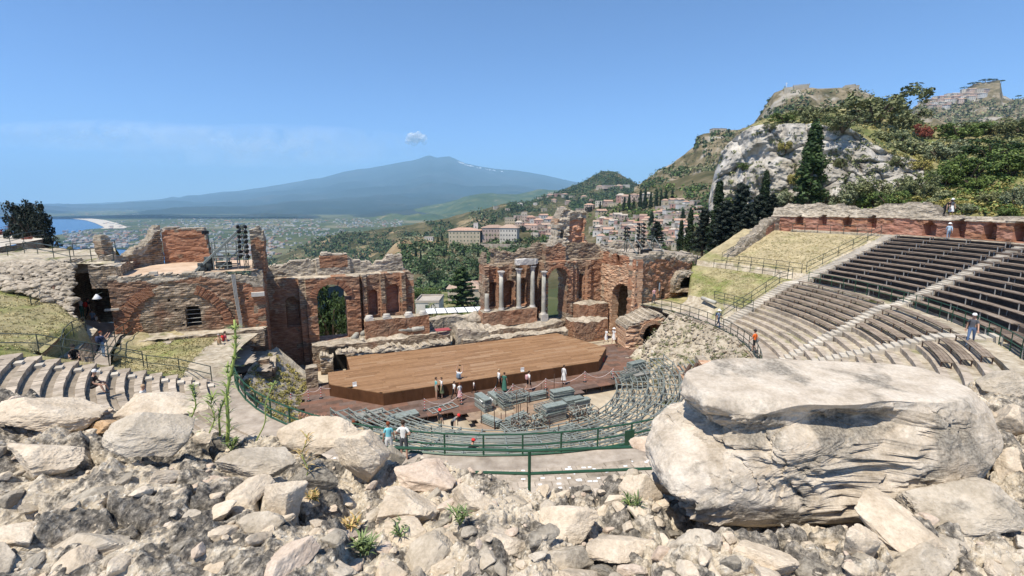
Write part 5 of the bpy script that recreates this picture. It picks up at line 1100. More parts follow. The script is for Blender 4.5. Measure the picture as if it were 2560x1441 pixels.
RK_ = [
 (-60, 985, 205, 1092, mCREAM, 'big pale rock with a grey facet at the left edge of the wall', 11, 5, .2), (-40, 1085, 160, 1198, mCREAM, 'pale rock with a cracked top at the left edge, below the bigger one', 12, 5, .15),
 (238, 1012, 486, 1165, mGREY, 'large flat-faced grey rock on the left of the wall', 13, 5, .1), (245, 978, 475, 1052, mCREAM, 'pale flat rock behind the large grey one', 14, 4, .3),
 (212, 1034, 292, 1082, mTAN, 'ochre stone wedged left of the large grey rock', 15, 4, .3), (478, 1072, 528, 1116, mCREAM, 'small pale stone right of the large grey rock', 16, 3, .2),
 (515, 1092, 712, 1200, mGREY, 'smooth slanting grey slab left of the weeds', 17, 5, .45), (652, 1178, 758, 1302, mCREAM, 'upright pale pointed rock left of the centre', 18, 5, .1),
 (578, 1270, 694, 1364, mGREY, 'broken grey fragment below the pointed rock', 19, 4, .3), (405, 1310, 590, 1395, mCREAM, 'flat pale stone set in the mortar at lower left', 20, 4, .55),
 (70, 1335, 285, 1425, mGREY, 'long grey stone set in the mortar at the lower left corner', 21, 4, .55), (300, 1375, 420, 1450, mCREAM, 'pale stone at the bottom edge between two embedded slabs', 22, 4, .5),
 (825, 1062, 970, 1215, mCREAM, 'big upright pale block in the middle of the wall edge', 23, 5, .05), (645, 1050, 862, 1148, mCREAM, 'broad pale rock left of the upright block', 24, 5, .25),
 (985, 1150, 1135, 1226, mPINK, 'pair of rounded pinkish stone lumps right of the upright block', 26, 4, .35), (885, 1215, 1080, 1325, mCREAM, 'long pale stone slanting in the centre', 27, 5, .3),
 (935, 1290, 1070, 1372, mCREAM, 'pale stone leaning against the long slanting one', 28, 4, .25), (1122, 1195, 1252, 1325, mCREAM, 'rough upright pale stone left of the green rail post', 29, 5, .2),
 (1240, 1215, 1345, 1292, mGREY, 'greyish stone in front of the green rail post', 30, 4, .4), (1140, 1285, 1325, 1405, mCREAM, 'coarse conglomerate lump in the lower centre', 31, 5, .45),
 (1335, 1255, 1495, 1365, mCREAM, 'squarish pale block right of the lower centre', 32, 5, .3), (1355, 1330, 1485, 1450, mGREY, 'pale pointed slab at the bottom right of centre', 33, 4, .4),
 (1460, 1318, 1645, 1412, mCREAM, 'broad pale stone left of the marble block base', 34, 5, .35), (1512, 1190, 1566, 1236, mGREY, 'small dark-sided stone at the right end of the green rails', 35, 3, .05),
 (1590, 1082, 1690, 1140, mPINK, 'pale pinkish stone at the wall edge beside the marble block', 36, 4, .3), (1560, 1140, 1660, 1260, mCREAM, 'lumpy pale stone under the left tip of the marble block', 37, 4, .35),
 (1828, 1338, 2004, 1450, mCREAM, 'angular cream rock below the marble block', 38, 5, .25), (1692, 1300, 1808, 1400, mGREY, 'grey slab half in shadow under the marble block', 39, 4, .3),
 (2118, 1300, 2205, 1425, mCREAM, 'upright cream stone below the right part of the marble block', 40, 4, .2), (2340, 1185, 2600, 1370, mGREY, 'big smooth grey slab leaning at the right edge', 41, 5, .2),
 (2195, 1360, 2490, 1470, mGREY, 'wide flat grey stone at the lower right corner', 42, 5, .45), (2330, 1300, 2560, 1400, mGREY, 'flat grey stone behind the lower right corner', 43, 4, .5),
 (2475, 905, 2600, 990, mGREY, 'greenish grey boulder at the right edge near the benches', 44, 4, .2), (2490, 985, 2600, 1100, mCREAM, 'rough cream stone at the right edge below the boulder', 45, 4, .3),
 (2500, 1090, 2600, 1200, mCREAM, 'cream lump at the right edge beside the marble block', 46, 4, .3), (1985, 1370, 2140, 1460, mLICH, 'dark lichened stone at the bottom below the marble block', 47, 4, .5),
 (560, 1395, 720, 1460, mLICH, 'lichened stone at the bottom left of centre', 48, 4, .5), (760, 1385, 880, 1455, mGREY, 'grey stone at the bottom beside the dark gap', 49, 4, .4),
 (905, 1405, 1010, 1460, mCREAM, 'pale rounded stone at the bottom centre', 50, 4, .3), (1060, 1395, 1140, 1450, mCREAM, 'small white stone on the dark soil at the bottom', 51, 3, .3),
 (1225, 1290, 1340, 1350, mGREY, 'thin grey slab lying right of the conglomerate lump', 52, 4, .4), (960, 1100, 1010, 1160, mLICH, 'dark shaded stone behind the upright block', 53, 4, .3),
 (700, 1130, 830, 1220, mLICH, 'black lichened lump between the pale rocks', 54, 5, .45), (120, 1190, 300, 1290, mLICH, 'dark crusted lump below the left rocks', 55, 4, .6)]
for i, r in enumerate(RK_): rock(*r[:5], r[5], r[6], r[7], r[8], facets=8 + i % 5, round_=.03 + .03 * (i % 3))
# stones packed into the mortar between the big rocks
q = np.random.default_rng(15); done = [(o.location.x, o.location.y) for o in []]; BB = [(r[0], r[1], r[2], r[3]) for r in RK_]; pts_ = []
for i in range(6000):
    px_, py_ = q.uniform(-20, 2580), q.uniform(985, 1460); P = onground(px_, py_)
    if P[1] > np.interp(P[0] / P[1], EXR, EY) - .02 or any(x0 - 4 < px_ < x1 + 4 and y0 < py_ < y1 + 6 for x0, y0, x1, y1 in BB): continue
    if .72 < P[0] < 2.35 and 1.83 < P[1] < 2.7: continue
    r = float(np.clip(.034 * (1 + q.pareto(2.2)), .034, .12))
    if px_ < 770 and q.random() < .86: continue
    if any((P[0] - a) ** 2 + (P[1] - b_) ** 2 < (.72 * (r + c)) ** 2 for a, b_, c in pts_): continue
    pts_.append((P[0], P[1], r))
    if len(pts_) >= 230: break
for i, (x, y, r) in enumerate(pts_):
    V, F = rockV(900 + i, 4 if r > .055 else 3, 8 + i % 4, .03); a = q.uniform(0, 6.28); V = V / np.abs(V).max(0) * [r * q.uniform(.9, 1.3), r * q.uniform(.6, .9), r * q.uniform(.45, .75)]
    V = np.c_[V[:, 0] * math.cos(a) - V[:, 1] * math.sin(a), V[:, 0] * math.sin(a) + V[:, 1] * math.cos(a), V[:, 2] + q.uniform(-.5, .5) * V[:, 0]] + [x, y, gz(x, y) - r * .02]
    put(mk('stone', V, None, F, [mCREAM, mCREAM, mGREY, mPINK, mCREAM, mLICH, mCREAM][i % 7], None, False), 'stone', rw)
# loose stones and chips, too many to pick out: joined
mb = {0: MB(), 1: MB(), 2: MB()}; q = np.random.default_rng(5)
for i in range(1900):
    x = q.uniform(-3.4, 3.4); y = q.uniform(1.25, 3.0); r = min(.009 * (1 + q.pareto(2.6)), .038)
    if y > np.interp(x / y, EXR, EY) + .02: continue
    if x / y < -.36 and q.random() < .6: continue
    V, F = ICO[2 if r > .03 else 1]; s = q.integers(1, 9999); N_ = q.normal(0, 1, (8, 3)); N_ /= np.linalg.norm(N_, axis=1)[:, None]; V = V * np.minimum(q.uniform(.55, 1, 8) / np.maximum(V @ N_.T, 1e-3), 1.2).min(1)[:, None] * [1.1, q.uniform(.6, 1), q.uniform(.4, .8)] * r
    a = q.uniform(0, 6.3); V = np.c_[V[:, 0] * math.cos(a) - V[:, 1] * math.sin(a), V[:, 0] * math.sin(a) + V[:, 1] * math.cos(a), V[:, 2]]
    mb[int(q.integers(0, 3))].add(V + [x, y, gz(x, y) + r * .15], None, F)
for k, m in ((0, mCREAM), (1, mGREY), (2, mPINK)): put(mb[k].mesh('rubble_chips', m, False), 'rubble_chips', rw, kind='stuff')

# ---- the marble block
LV_ = [(10.535, 2.12, 1860, 2475), (10.525, 2.02, 1800, 2535), (10.49, 1.965, 1775, 2563), (10.43, 1.945, 1764, 2575), (10.37, 1.965, 1770, 2587), (10.325, 2.01, 1795, 2597), (10.29, 2.03, 1800, 2605), (10.25, 2.0, 1752, 2615), (10.2, 1.93, 1700, 2620), (10.13, 1.865, 1678, 2615), (10.06, 1.85, 1682, 2575), (9.99, 1.86, 1712, 2495), (9.93, 1.87, 1760, 2390), (9.87, 1.87, 1830, 2290), (9.82, 1.93, 1900, 2190), (9.79, 2.05, 1960, 2140)]
zs = np.array([l[0] for l in LV_]); Zq = np.r_[np.linspace(10.54, 9.79, 210)]
fi_ = lambda k: np.interp(-Zq, -zs, [l[k] for l in LV_])
Yf, pl, pr_ = fi_(1), fi_(2), fi_(3); sm = lambda a: np.convolve(np.pad(a, 4, 'edge'), np.ones(9) / 9, 'valid'); Yf, pl, pr_ = sm(Yf), sm(pl), sm(pr_)
XL = np.array([px2xy(p, 720.5 + FPX * math.tan(math.atan2(EYE - z, y) - PITCH), y)[0] for p, z, y in zip(pl, Zq, Yf)]); XRt = np.array([px2xy(p, 720.5 + FPX * math.tan(math.atan2(EYE - z, y) - PITCH), y)[0] for p, z, y in zip(pr_, Zq, Yf)])
nT = 420; t = np.linspace(0, 2 * math.pi, nT, endpoint=False); rows_ = []
for i, z in enumerate(Zq):
    dep_ = .40 + .14 * sstep(10.5, 10.2, z); cx, hw = (XL[i] + XRt[i]) / 2, (XRt[i] - XL[i]) / 2; cy, hd = Yf[i] + dep_ / 2, dep_ / 2; e = 2 / 4.5
    c, s = np.cos(t), np.sin(t); rows_.append(np.c_[cx + hw * np.sign(c) * np.abs(c) ** e, cy + hd * np.sign(s) * np.abs(s) ** (2 / 5), np.full(nT, z)])
V = np.array(rows_); cen = V.mean(1, keepdims=True); out = V - cen; out[..., 2] = 0; out /= np.linalg.norm(out, axis=-1, keepdims=True) + 1e-9
xx = V[..., 0]; broken = sstep(.72, .95, xx) * sstep(10.46, 10.40, V[..., 2]); low = sstep(10.12, 10.06, V[..., 2]) * sstep(.62, .8, xx)
Pq = V * [3.2, 3.2, 5.5]
wfa = worley(V * [2.6, 2.6, 4.4] + .35 * np.stack([fbm(V * 3, 3, 91), fbm(V * 3, 3, 92), fbm(V * 3, 3, 93)], -1), 77)
disp = (.03 * fbm(Pq * 1.2, 5, 61) + .05 * ridged(V * [5.5, 5.5, 10] + .3 * fbm(V * 4, 2, 68)[..., None], 6, 62) + .014 * fbm(V * 26, 4, 69) - .02 + .09 * (_h(np.floor(wfa[0] * 9).astype(np.int64), (wfa[0] * 0).astype(np.int64), (wfa[0] * 0).astype(np.int64), 4) - .5) * 0 + .10 * (wfa[0] - .55) - .05 * np.exp(-(wfa[1] - wfa[0]) * 16) + .03) * np.maximum(broken, low) + .006 * fbm(V * 9, 4, 63) + .012 * fbm(V * 30, 3, 66) * np.maximum(broken, low)
cav = np.exp(-(((xx - 1.72) / .10) ** 2 + ((V[..., 2] - 10.36) / .06) ** 2)) * .10 + np.exp(-(((xx - 1.12) / .22) ** 2 + ((V[..., 2] - 10.36) / .05) ** 2)) * .03 + np.exp(-(((xx - 1.38) / .24) ** 2 + ((V[..., 2] - 10.37 + .12 * (xx - 1.38)) / .065) ** 2)) * .10 + np.exp(-(((xx - 2.02) / .1) ** 2 + ((V[..., 2] - 10.3) / .07) ** 2)) * .06
YB = np.interp(-Zq, -np.array([10.535, 10.49, 10.44, 10.38, 10.31, 10.26, 10.19, 10.12, 10.04, 9.98, 9.90, 9.80]), [2.12, 1.975, 1.955, 1.965, 1.975, 1.93, 1.905, 1.91, 1.885, 1.86, 1.865, 1.95])
wob = .06 * fbm(np.stack([xx * 2.2, xx * 0, xx * 0 + 3], -1), 3, 67)
YB2 = np.stack([np.interp(-(Zq[i] + wob[i]), -Zq, YB) for i in range(len(Zq))])
V[..., 1] += (YB2 - Yf[:, None]) * sstep(.95, 1.2, xx) * sstep(2.25, 2.05, xx) * sstep(.05, .6, -np.sin(t))[None]
V = V + out * (disp - cav * (V[..., 1] < 2.2))[..., None]; V[..., 2] += .012 * fbm(V * [2.5, 2.5, 0] , 4, 64) * sstep(10.40, 10.5, V[..., 2]) - .035 * sstep(2.1, 2.75, V[..., 1]) * 0
V[..., 2] += -.05 * sstep(1.6, 2.3, V[..., 0]) * sstep(10.2, 10.5, V[..., 2]) + .11 * sstep(1.1, 2.1, V[..., 0]) * sstep(10.1, 9.95, V[..., 2])
V[..., 1] += .075 * sstep(1.35, 1.75, V[..., 0]) * sstep(10.18, 10.5, V[..., 2]) * sstep(2.3, 2.1, V[..., 1])
pc = np.array([1.5, 2.12, 10.18]); qb = np.random.default_rng(23); D0 = V - pc
for i in range(46):
    n_ = qb.normal(0, 1, 3) * [.8, 1, 1]; n_[1] = -abs(n_[1]) - .25; n_ /= np.linalg.norm(n_); dd_ = D0 @ n_; lim = np.quantile(dd_, qb.uniform(.955, .992)); keep_ = sstep(.88, 1.05, V[..., 0]); ov = np.maximum(dd_ - lim, 0) * .9 * keep_; D0 = D0 - ov[..., None] * n_
n_ = np.array([.035, -.05, 1.0]); n_ /= np.linalg.norm(n_); dd_ = D0 @ n_; lim = np.quantile(dd_, .93); D0 = D0 - (np.maximum(dd_ - lim, 0) * .92)[..., None] * n_
V = D0 + pc; V = V + out * (.006 * fbm(V * 24, 4, 81) + .009 * ridged(V * 12, 4, 82))[..., None] * sstep(10.5, 10.42, V[..., 2])[..., None]
n0, n1 = V.shape[:2]; k = np.arange(n1); k2 = (k + 1) % n1; Q = np.concatenate([np.c_[i * n1 + k, i * n1 + k2, (i + 1) * n1 + k2, (i + 1) * n1 + k][:, ::-1] for i in range(n0 - 1)])
Vf = V.reshape(-1, 3); caps = []; nb = len(Vf); T = []
cur, ci = V[0], 0; rings = 14; base_i = np.arange(n1)
for r_ in range(1, rings + 1):
    fct = 1 - r_ / rings; ring = V[0].mean(0) * (1 - fct) + V[0] * fct; ring = ring.copy(); ring[:, 2] += .008 * fbm(ring * [4, 4, 0], 4, 65) + .004 * (1 - fct)
    caps.append(ring); nbase = nb + (r_ - 1) * n1; Q = np.concatenate([Q, np.c_[base_i, nbase + k, nbase + k2, np.roll(base_i, -1)][:, ::-1]]); base_i = nbase + k
Vf = np.concatenate([Vf] + caps); Vf[:, 2] -= .035
mMARB3 = rockmat('broken_marble_face', (.30, .245, .18), (.50, .43, .34), (.66, .59, .49), .58, 9)
bq = np.r_[np.maximum(broken, low).ravel() * (np.tile(np.sin(t) < .3, n0)), np.zeros(rings * n1)]; bm = (bq[Q].mean(1) + .35 * fbm(Vf[Q].mean(1) * 6, 3, 70) > .5).astype(int)
mbk = put(mk('marble_block', Vf, Q, None, [mMARB2, mMARB3], bm, False), 'marble_block', None, None, 'huge weathered marble cornice block with a moulded left end and broken front', None, 'marble block')
rock(1640, 1120, 1790, 1290, mMARB2, 'thin broken marble wing under the left end of the big block', 70, 5, .1, tall=.2, dY=.05, up=.06)

# ---- weeds
mSTEM = leafm('weed_stem', (.16, .22, .05), (.34, .42, .13)); mWEED = leafm('weed_leaf', (.12, .165, .045), (.33, .40, .14), sc=4)
mEUPH = leafm('spurge_leaf', (.075, .11, .04), (.20, .26, .11), sc=6); mDRY = leafm('dry_weed', (.26, .17, .06), (.5, .36, .16), sc=6)
def blade(mb, p, d, l, w):
    d = np.asarray(d, float); d /= np.linalg.norm(d); s = np.cross(d, [0, 0, 1.0]) + 1e-6; s /= np.linalg.norm(s); m_ = p + d * l * .5 + [0, 0, l * .06]; e = p + d * l - [0, 0, l * .12]
    mb.add([p - s * w * .3, p + s * w * .3, m_ + s * w * .5, m_ - s * w * .5, e], [[0, 1, 2, 3]], [[3, 2, 4]])
def weed(label, px_, pb_, pt, dx, n, ll, seed, r=.006, Y=None, tuft=.25, mat=mWEED):
    q = np.random.default_rng(seed); B = onground(px_, pb_) if Y is None else atY(px_, pb_, Y); T_ = atY(px_ + dx, pt, B[1]); t = thing('tall_weed', label, 'weed', B); m = 14
    s = np.linspace(0, 1, m)[:, None]; pts = B + (T_ - B) * s; pts[:, 0] += .012 * np.sin(s[:, 0] * 9 + seed); MB().tube(pts, np.linspace(r, r * .55, m), 7).put('stem', mSTEM, t, True)
    mb = MB()
    for i in range(n):
        u = q.beta(1.6, 1.0); u = 1 - (1 - u) * (1 if q.random() > tuft else .15); p = pts[0] + (pts[-1] - pts[0]) * u; p = pts[min(m - 1, int(u * (m - 1)))]; a = q.uniform(0, 6.28); blade(mb, p, [math.cos(a), math.sin(a), q.uniform(.1, 1.0)], ll * q.uniform(.5, 1.3) * (1.15 - .5 * u), ll * .10)
    mb.put('leaves', mat, t)
weed('tallest leafy green weed stalk on the left of the wall', 563, 1105, 800, 26, 170, .075, 1, .010)
weed('green weed stalk leaning behind the tallest one', 545, 1090, 905, 30, 90, .07, 2, .006)
weed('thin weed stalk left of the tallest one', 481, 1075, 960, 6, 70, .06, 3, .005)
weed('short weed with long thin leaves beside the tallest stalk', 528, 1095, 985, 6, 60, .08, 4, .004)
weed('slender weed stalk with a tufted tip leaning right', 645, 1105, 952, 38, 60, .05, 5, .004, tuft=.6)
weed('thin dry twig weed left of the upright block', 764, 1200, 1085, -4, 40, .07, 6, .003, mat=mDRY)
def tuft(label, px_, py_, n, ll, seed, mat, up=.9):
    q = np.random.default_rng(seed); B = onground(px_, py_); t = thing('small_plant', label, 'plant', B); mb = MB(); B = B.copy(); B[2] = gz(B[0], B[1])
    st_ = MB()
    for k in range(5):
        a = q.uniform(0, 6.28); tip = B + np.array([math.cos(a) * .03, math.sin(a) * .03, ll * up]); st_.tube([B, (B + tip) / 2 + [.004, 0, 0], tip], .0025, 4)
        for i in range(n // 5): a = q.uniform(0, 6.28); blade(mb, B + (tip - B) * q.uniform(.35, 1.0), [math.cos(a), math.sin(a), q.uniform(.2, 1.2)], ll * q.uniform(.4, .8), .007)
    st_.put('stem', mSTEM, t); mb.put('leaves', mat, t)
tuft('bright green spurge tuft in the lower centre', 912, 1395, 110, .085, 1, mEUPH); tuft('grey green spurge sprig in front of the leaning stone', 1008, 1350, 60, .08, 3, mEUPH)
tuft('small green sprig among the stones at the wall centre', 1150, 1340, 60, .08, 4, mEUPH); tuft('ochre dried plant beside the dark gap', 880, 1330, 80, .07, 5, mDRY); tuft('green weed in the crack left of the marble block', 1582, 1270, 80, .08, 6, mEUPH, 1.2)
tuft('dry brown grass tuft on the dark crest by the rail', 1222, 1190, 90, .06, 7, mDRY); tuft('dry ochre plant on the grey crust left of the centre', 788, 1240, 70, .05, 8, mDRY)
tuft('small green plant on the soil below the tall weeds', 575, 1110, 90, .07, 11, mWEED); 
a, c = onground(1262, 1408), onground(1300, 1372); bar('iron_spike', a + [0, 0, .012], c + [0, 0, .03], .008, mBROWN, None, label='rusty iron spike lying on the pale stones at the bottom', cat='spike')
# ================================================================ FAR LANDSCAPE
SEA = -215.0
mSEA, nt, bs = nmat('sea_water', .25, .5); bs.inputs['Base Color'].default_value = (.012, .075, .19, 1)
bump(nt, bs, noi(nt, pvec(nt), .05, 3), .12, 1.0)
put(mk('sea', [[-44000, -3000, SEA], [44000, -3000, SEA], [44000, 44000, SEA], [-44000, 44000, SEA]], [[0, 1, 2, 3]], None, mSEA), 'sea', kind='structure')
def farmat(name, stops, sc, patch=None, fields=0, bd=0):
    m, nt, b = nmat(name, 1.0, 0.0); v = pvec(nt); n = noi(nt, v, sc, 7, .66); col = ramp(nt, n, stops)
    if fields:
        vo = nd(nt, 'ShaderNodeTexVoronoi'); vo.inputs['Scale'].default_value = fields; nt.links.new(v, vo.inputs['Vector']); col = mixc(nt, .45, col, ramp(nt, vo.outputs['Color'], [(.15, (.03, .05, .02)), (.45, (.07, .09, .035)), (.7, (.16, .15, .075)), (.92, (.34, .29, .19))]))
    if patch: col = mixc(nt, ramp(nt, noi(nt, v, patch[0], 5, .6), [(patch[1], (0, 0, 0)), (patch[1] + .08, (1, 1, 1))]), col, patch[2])
    nt.links.new(col, b.inputs['Base Color'])
    if bd: bump(nt, b, n, .8, bd)
    return m
mPLAIN = farmat('coastal_plain', [(.3, (.03, .05, .022)), (.5, (.075, .09, .04)), (.7, (.17, .16, .09))], .0015, (.004, .62, (.30, .25, .18)), .004)
mETNA = farmat('volcano_slope', [(.3, (.016, .028, .024)), (.5, (.028, .040, .036)), (.7, (.06, .064, .06))], .0005, (.0011, .65, (.10, .10, .095)))
mFOOT = farmat('wooded_foothill', [(.3, (.03, .052, .02)), (.5, (.06, .085, .03)), (.7, (.13, .13, .055))], .004, (.0045, .60, (.2, .17, .09)))
mRIDGE = farmat('scrub_ridge', [(.3, (.04, .046, .022)), (.5, (.078, .076, .038)), (.7, (.18, .145, .085))], .012, (.009, .58, (.28, .215, .125)), 0, 2)
mSPUR = farmat('brown_spur', [(.3, (.12, .09, .05)), (.5, (.25, .185, .11)), (.7, (.36, .28, .175))], .03, (.02, .62, (.10, .10, .045)), 0, 1.5)
mTOWN = farmat('town_slope', [(.3, (.045, .05, .025)), (.5, (.10, .09, .05)), (.7, (.22, .18, .12))], .03)
mMT = farmat('mountain_scrub', [(.3, (.055, .056, .03)), (.46, (.13, .11, .062)), (.6, (.25, .205, .135)), (.75, (.40, .36, .30))], .028, (.02, .57, (.33, .30, .25)), 0, 2.5)
mCLIFF, nt, bs = nmat('white_limestone_cliff', .95, .1); v = pvec(nt); n1 = noi(nt, pvec(nt, (1, 1, .55)), .28, 8, .66, .3); n2 = noi(nt, v, .09, 5, .6)
col = ramp(nt, n1, [(.3, (.15, .135, .11)), (.42, (.33, .305, .26)), (.56, (.48, .45, .40)), (.75, (.60, .575, .525))]); col = mixc(nt, ramp(nt, n2, [(.55, (0, 0, 0)), (.68, (.6, .6, .6))]), col, (.22, .17, .085)); nt.links.new(col, bs.inputs['Base Color']); p_ = bump(nt, bs, n1, .9, .8); bump(nt, bs, noi(nt, v, 1.8, 5), .7, .15, p_)

def sheet(name, rows, n, m, mat, amp=0.0, ns=.01, back=None, seed=0, pw=1.0, kind='structure', out=0.0, label=None, cat=None, rid=False):
    """land between sight-line polylines given as (px, py, Y): first the skyline, last the foot"""
    L = []
    for r in rows:
        P = np.array([atY(*p) for p in r]); x = np.array([p[0] for p in r], float); t = np.linspace(x[0], x[-1], n); L.append(np.stack([np.interp(t, x, P[:, c]) for c in range(3)], -1))
    k = len(L) - 1; t = np.linspace(0, 1, m); V = np.zeros((n, m, 3))
    for j, tt in enumerate(t):
        s = tt * k; i = min(int(s), k - 1); f_ = s - i; V[:, j] = L[i] * (1 - f_) + L[i + 1] * f_
        if pw != 1: V[:, j, 2] = L[k][:, 2] + (L[0][:, 2] - L[k][:, 2]) * (1 - tt) ** pw
    if amp:
        fade = (.35 + .65 * np.sin(np.pi * np.clip(t, 0, 1)))[None]; fn = ridged if rid else fbm
        V[..., 2] += amp * fade * fn(np.stack([V[..., 0], V[..., 1], V[..., 2] * .3], -1) * ns, 6, seed)
    if out:
        d = V - [0, 0, EYE]; d[..., 2] = 0; d /= np.linalg.norm(d, axis=-1, keepdims=True); q = V * [1, 1, 1]
        wf_ = worley(q * .16 + .3 * fbm(q * .2, 3, 55)[..., None], 12); V = V - d * (out * (ridged(q * .10, 6, seed + 3) + .55 * fbm(q * .35, 5, seed + 4) + .7 * vnoise(q * .05, seed) + .9 * (.6 - wf_[0]) - .5 * np.exp(-(wf_[1] - wf_[0]) * 10)))[..., None]
    if back:
        bk_ = np.array(V[:, 0]); dr = bk_ - [0, 0, EYE]; dr[:, 2] = 0; dr /= np.linalg.norm(dr, axis=1, keepdims=True); rb = [bk_ + dr * back[0] * f_ + np.array([0, 0, -back[1] * f_ * f_]) for f_ in (1, .66, .33)]
        V = np.concatenate([np.stack(rb, 1), V], 1); m += 3
    o = put(mk(name, V, gridQ(n, m), None, mat, None, True), name, kind=kind, label=label, cat=cat); o['_'] = 0; del o['_']
    return V
coast = [(-700, 540), (60, 541), (130, 545), (180, 547), (215, 551), (238, 558), (262, 569), (250, 572), (215, 575), (195, 582), (160, 586), (135, 590), (128, 598), (150, 610), (190, 618), (230, 622), (300, 624), (420, 632)]
cp = [onz(x, y, SEA) for x, y in coast]
pl_ = [np.array([p[0], p[1], SEA + 2.5]) for p in cp] + [np.array([-200, 900, SEA + 2.5]), np.array([3000, 1000, SEA + 2.5]), np.array([40000, 6000, SEA + 2.5]), np.array([43000, 43000, SEA + 2.5]), np.array([-43000, 43000, SEA + 2.5]), np.array([-43000, cp[0][1], SEA + 2.5])]
poly('coastal_plain', pl_, mPLAIN)
bw_ = [onz(x, y, SEA + 3) for x, y in coast[2:8]]; bi = [onz(x + 8, y + [1, -1, -2.5, -4, -5, 0][i], SEA + 3) for i, (x, y) in enumerate(coast[2:8])]
mBEACH = flat('beach_sand', (.55, .48, .37), .95); ruled('beach', bw_, [p + np.array([110 + .02 * p[1], 10, 2]) for p in bw_], 20, 3, 0, mBEACH)
EL = [(-500, 514), (0, 513), (150, 511), (250, 508), (330, 504), (380, 501), (405, 498), (430, 493), (450, 495), (465, 490), (500, 489), (560, 480), (660, 468), (720, 458), (760, 451), (800, 447), (830, 439), (860, 430), (900, 424), (930, 421), (990, 409), (1030, 402), (1050, 396), (1066, 390), (1078, 390), (1090, 396), (1105, 393), (1122, 391), (1140, 398), (1160, 408), (1190, 414), (1240, 424), (1300, 428), (1360, 437), (1420, 452), (1480, 464), (1600, 490), (1800, 510)]
EV = sheet('volcano', [[(x, y, 27000) for x, y in EL], [(-500, 547, 6500), (1800, 547, 6500)]], 300, 70, mETNA, 130, .0006, (6000, 900), 3, 1.75)
snow = MB(); q = np.random.default_rng(2); mSNOW = flat('snow', (.8, .82, .85), .8)
for i in range(70):
    x = q.uniform(1140, 1255); y0 = np.interp(x, [e[0] for e in EL], [e[1] for e in EL]) + q.uniform(3, 9); P = atY(x, y0, 26300); Pb = atY(x + q.uniform(2, 9), y0 + q.uniform(1, 4), 26000); snow.tube([P, (P + Pb) / 2, Pb], [8, 26, 8], 5)
snow.put('snow_patches', mSNOW, kind='stuff')
FV = sheet('foothill', [[(860, 575, 8500), (930, 553, 8500), (990, 531, 8500), (1050, 519, 8500), (1100, 510, 8500), (1180, 488, 8500), (1230, 482, 8500), (1290, 483, 8500), (1340, 473, 8500), (1400, 475, 8500), (1500, 480, 8500), (1750, 500, 8500)], [(860, 585, 4800), (1100, 580, 4800), (1300, 560, 4800), (1750, 560, 4800)]], 160, 40, mFOOT, 90, .0016, (1500, 500), 4, 1.2)
RV = sheet('ridge', [[(540, 660, 1500), (620, 655, 1500), (690, 642, 1500), (760, 613, 1550), (850, 583, 1600), (960, 569, 1700), (1060, 554, 1750), (1180, 529, 1800), (1250, 513, 1900), (1330, 499, 2100), (1400, 479, 2300), (1440, 462, 2400), (1480, 441, 2500), (1508, 428, 2500), (1540, 431, 2500), (1575, 451, 2450), (1600, 463, 2400), (1660, 480, 2300), (1780, 500, 2200)], [(540, 800, 800), (700, 740, 850), (900, 700, 900), (1100, 640, 1000), (1300, 575, 1200), (1500, 540, 1300), (1780, 520, 1300)]], 320, 80, mRIDGE, 16, .011, (300, 160), 5)
TV = sheet('town_hillside', [[(1030, 592, 640), (1120, 596, 660), (1250, 562, 720), (1320, 545, 760), (1420, 535, 800), (1480, 518, 780), (1560, 488, 720), (1640, 465, 680), (1760, 430, 620), (1880, 430, 560)], [(1030, 640, 560), (1120, 612, 600), (1250, 612, 560), (1400, 640, 470), (1600, 640, 350), (1880, 620, 280)], [(1030, 760, 330), (1250, 740, 330), (1400, 720, 300), (1600, 700, 220), (1880, 690, 190)]], 160, 70, mTOWN, 3, .02, (120, 60), 6)
SV = sheet('brown_spur', [[(860, 730, 480), (940, 668, 520), (985, 612, 555), (1010, 596, 575), (1045, 590, 600), (1120, 611, 590), (1215, 614, 560), (1310, 630, 520)], [(860, 800, 380), (1000, 720, 440), (1120, 680, 460), (1310, 680, 420)], [(860, 860, 240), (1100, 800, 250), (1310, 780, 250)]], 140, 70, mSPUR, 7, .03, (60, 30), 7)
MV = sheet('castle_mountain', [[(1585, 470, 1150), (1620, 447, 1100), (1650, 425, 1060), (1690, 400, 1020), (1735, 372, 1000), (1742, 345, 990), (1760, 335, 980), (1790, 330, 970), (1850, 328, 950), (1885, 308, 930), (1905, 280, 900), (1935, 232, 880), (1962, 219, 870), (1990, 217, 860), (2060, 224, 850), (2140, 219, 840), (2170, 236, 830), (2230, 258, 820), (2300, 290, 800), (2420, 320, 780)], [(1585, 490, 900), (1700, 440, 850), (1790, 400, 800), (1900, 330, 780), (2000, 280, 760), (2420, 340, 700)], [(1585, 540, 640), (1700, 520, 600), (1800, 520, 540), (1900, 480, 500), (2100, 400, 480), (2420, 400, 450)]], 240, 100, mMT, 11, .03, (200, 90), 8)
CV = sheet('far_crag', [[(2250, 300, 1650), (2290, 262, 1600), (2330, 250, 1600), (2400, 236, 1580), (2425, 218, 1570), (2450, 206, 1560), (2500, 202, 1550), (2506, 245, 1545), (2530, 250, 1550), (2560, 246, 1560), (2700, 250, 1600)], [(2250, 315, 1400), (2400, 300, 1350), (2500, 280, 1350), (2700, 300, 1350)], [(2250, 360, 900), (2700, 350, 900)]], 160, 70, mMT, 16, .02, (200, 120), 9)
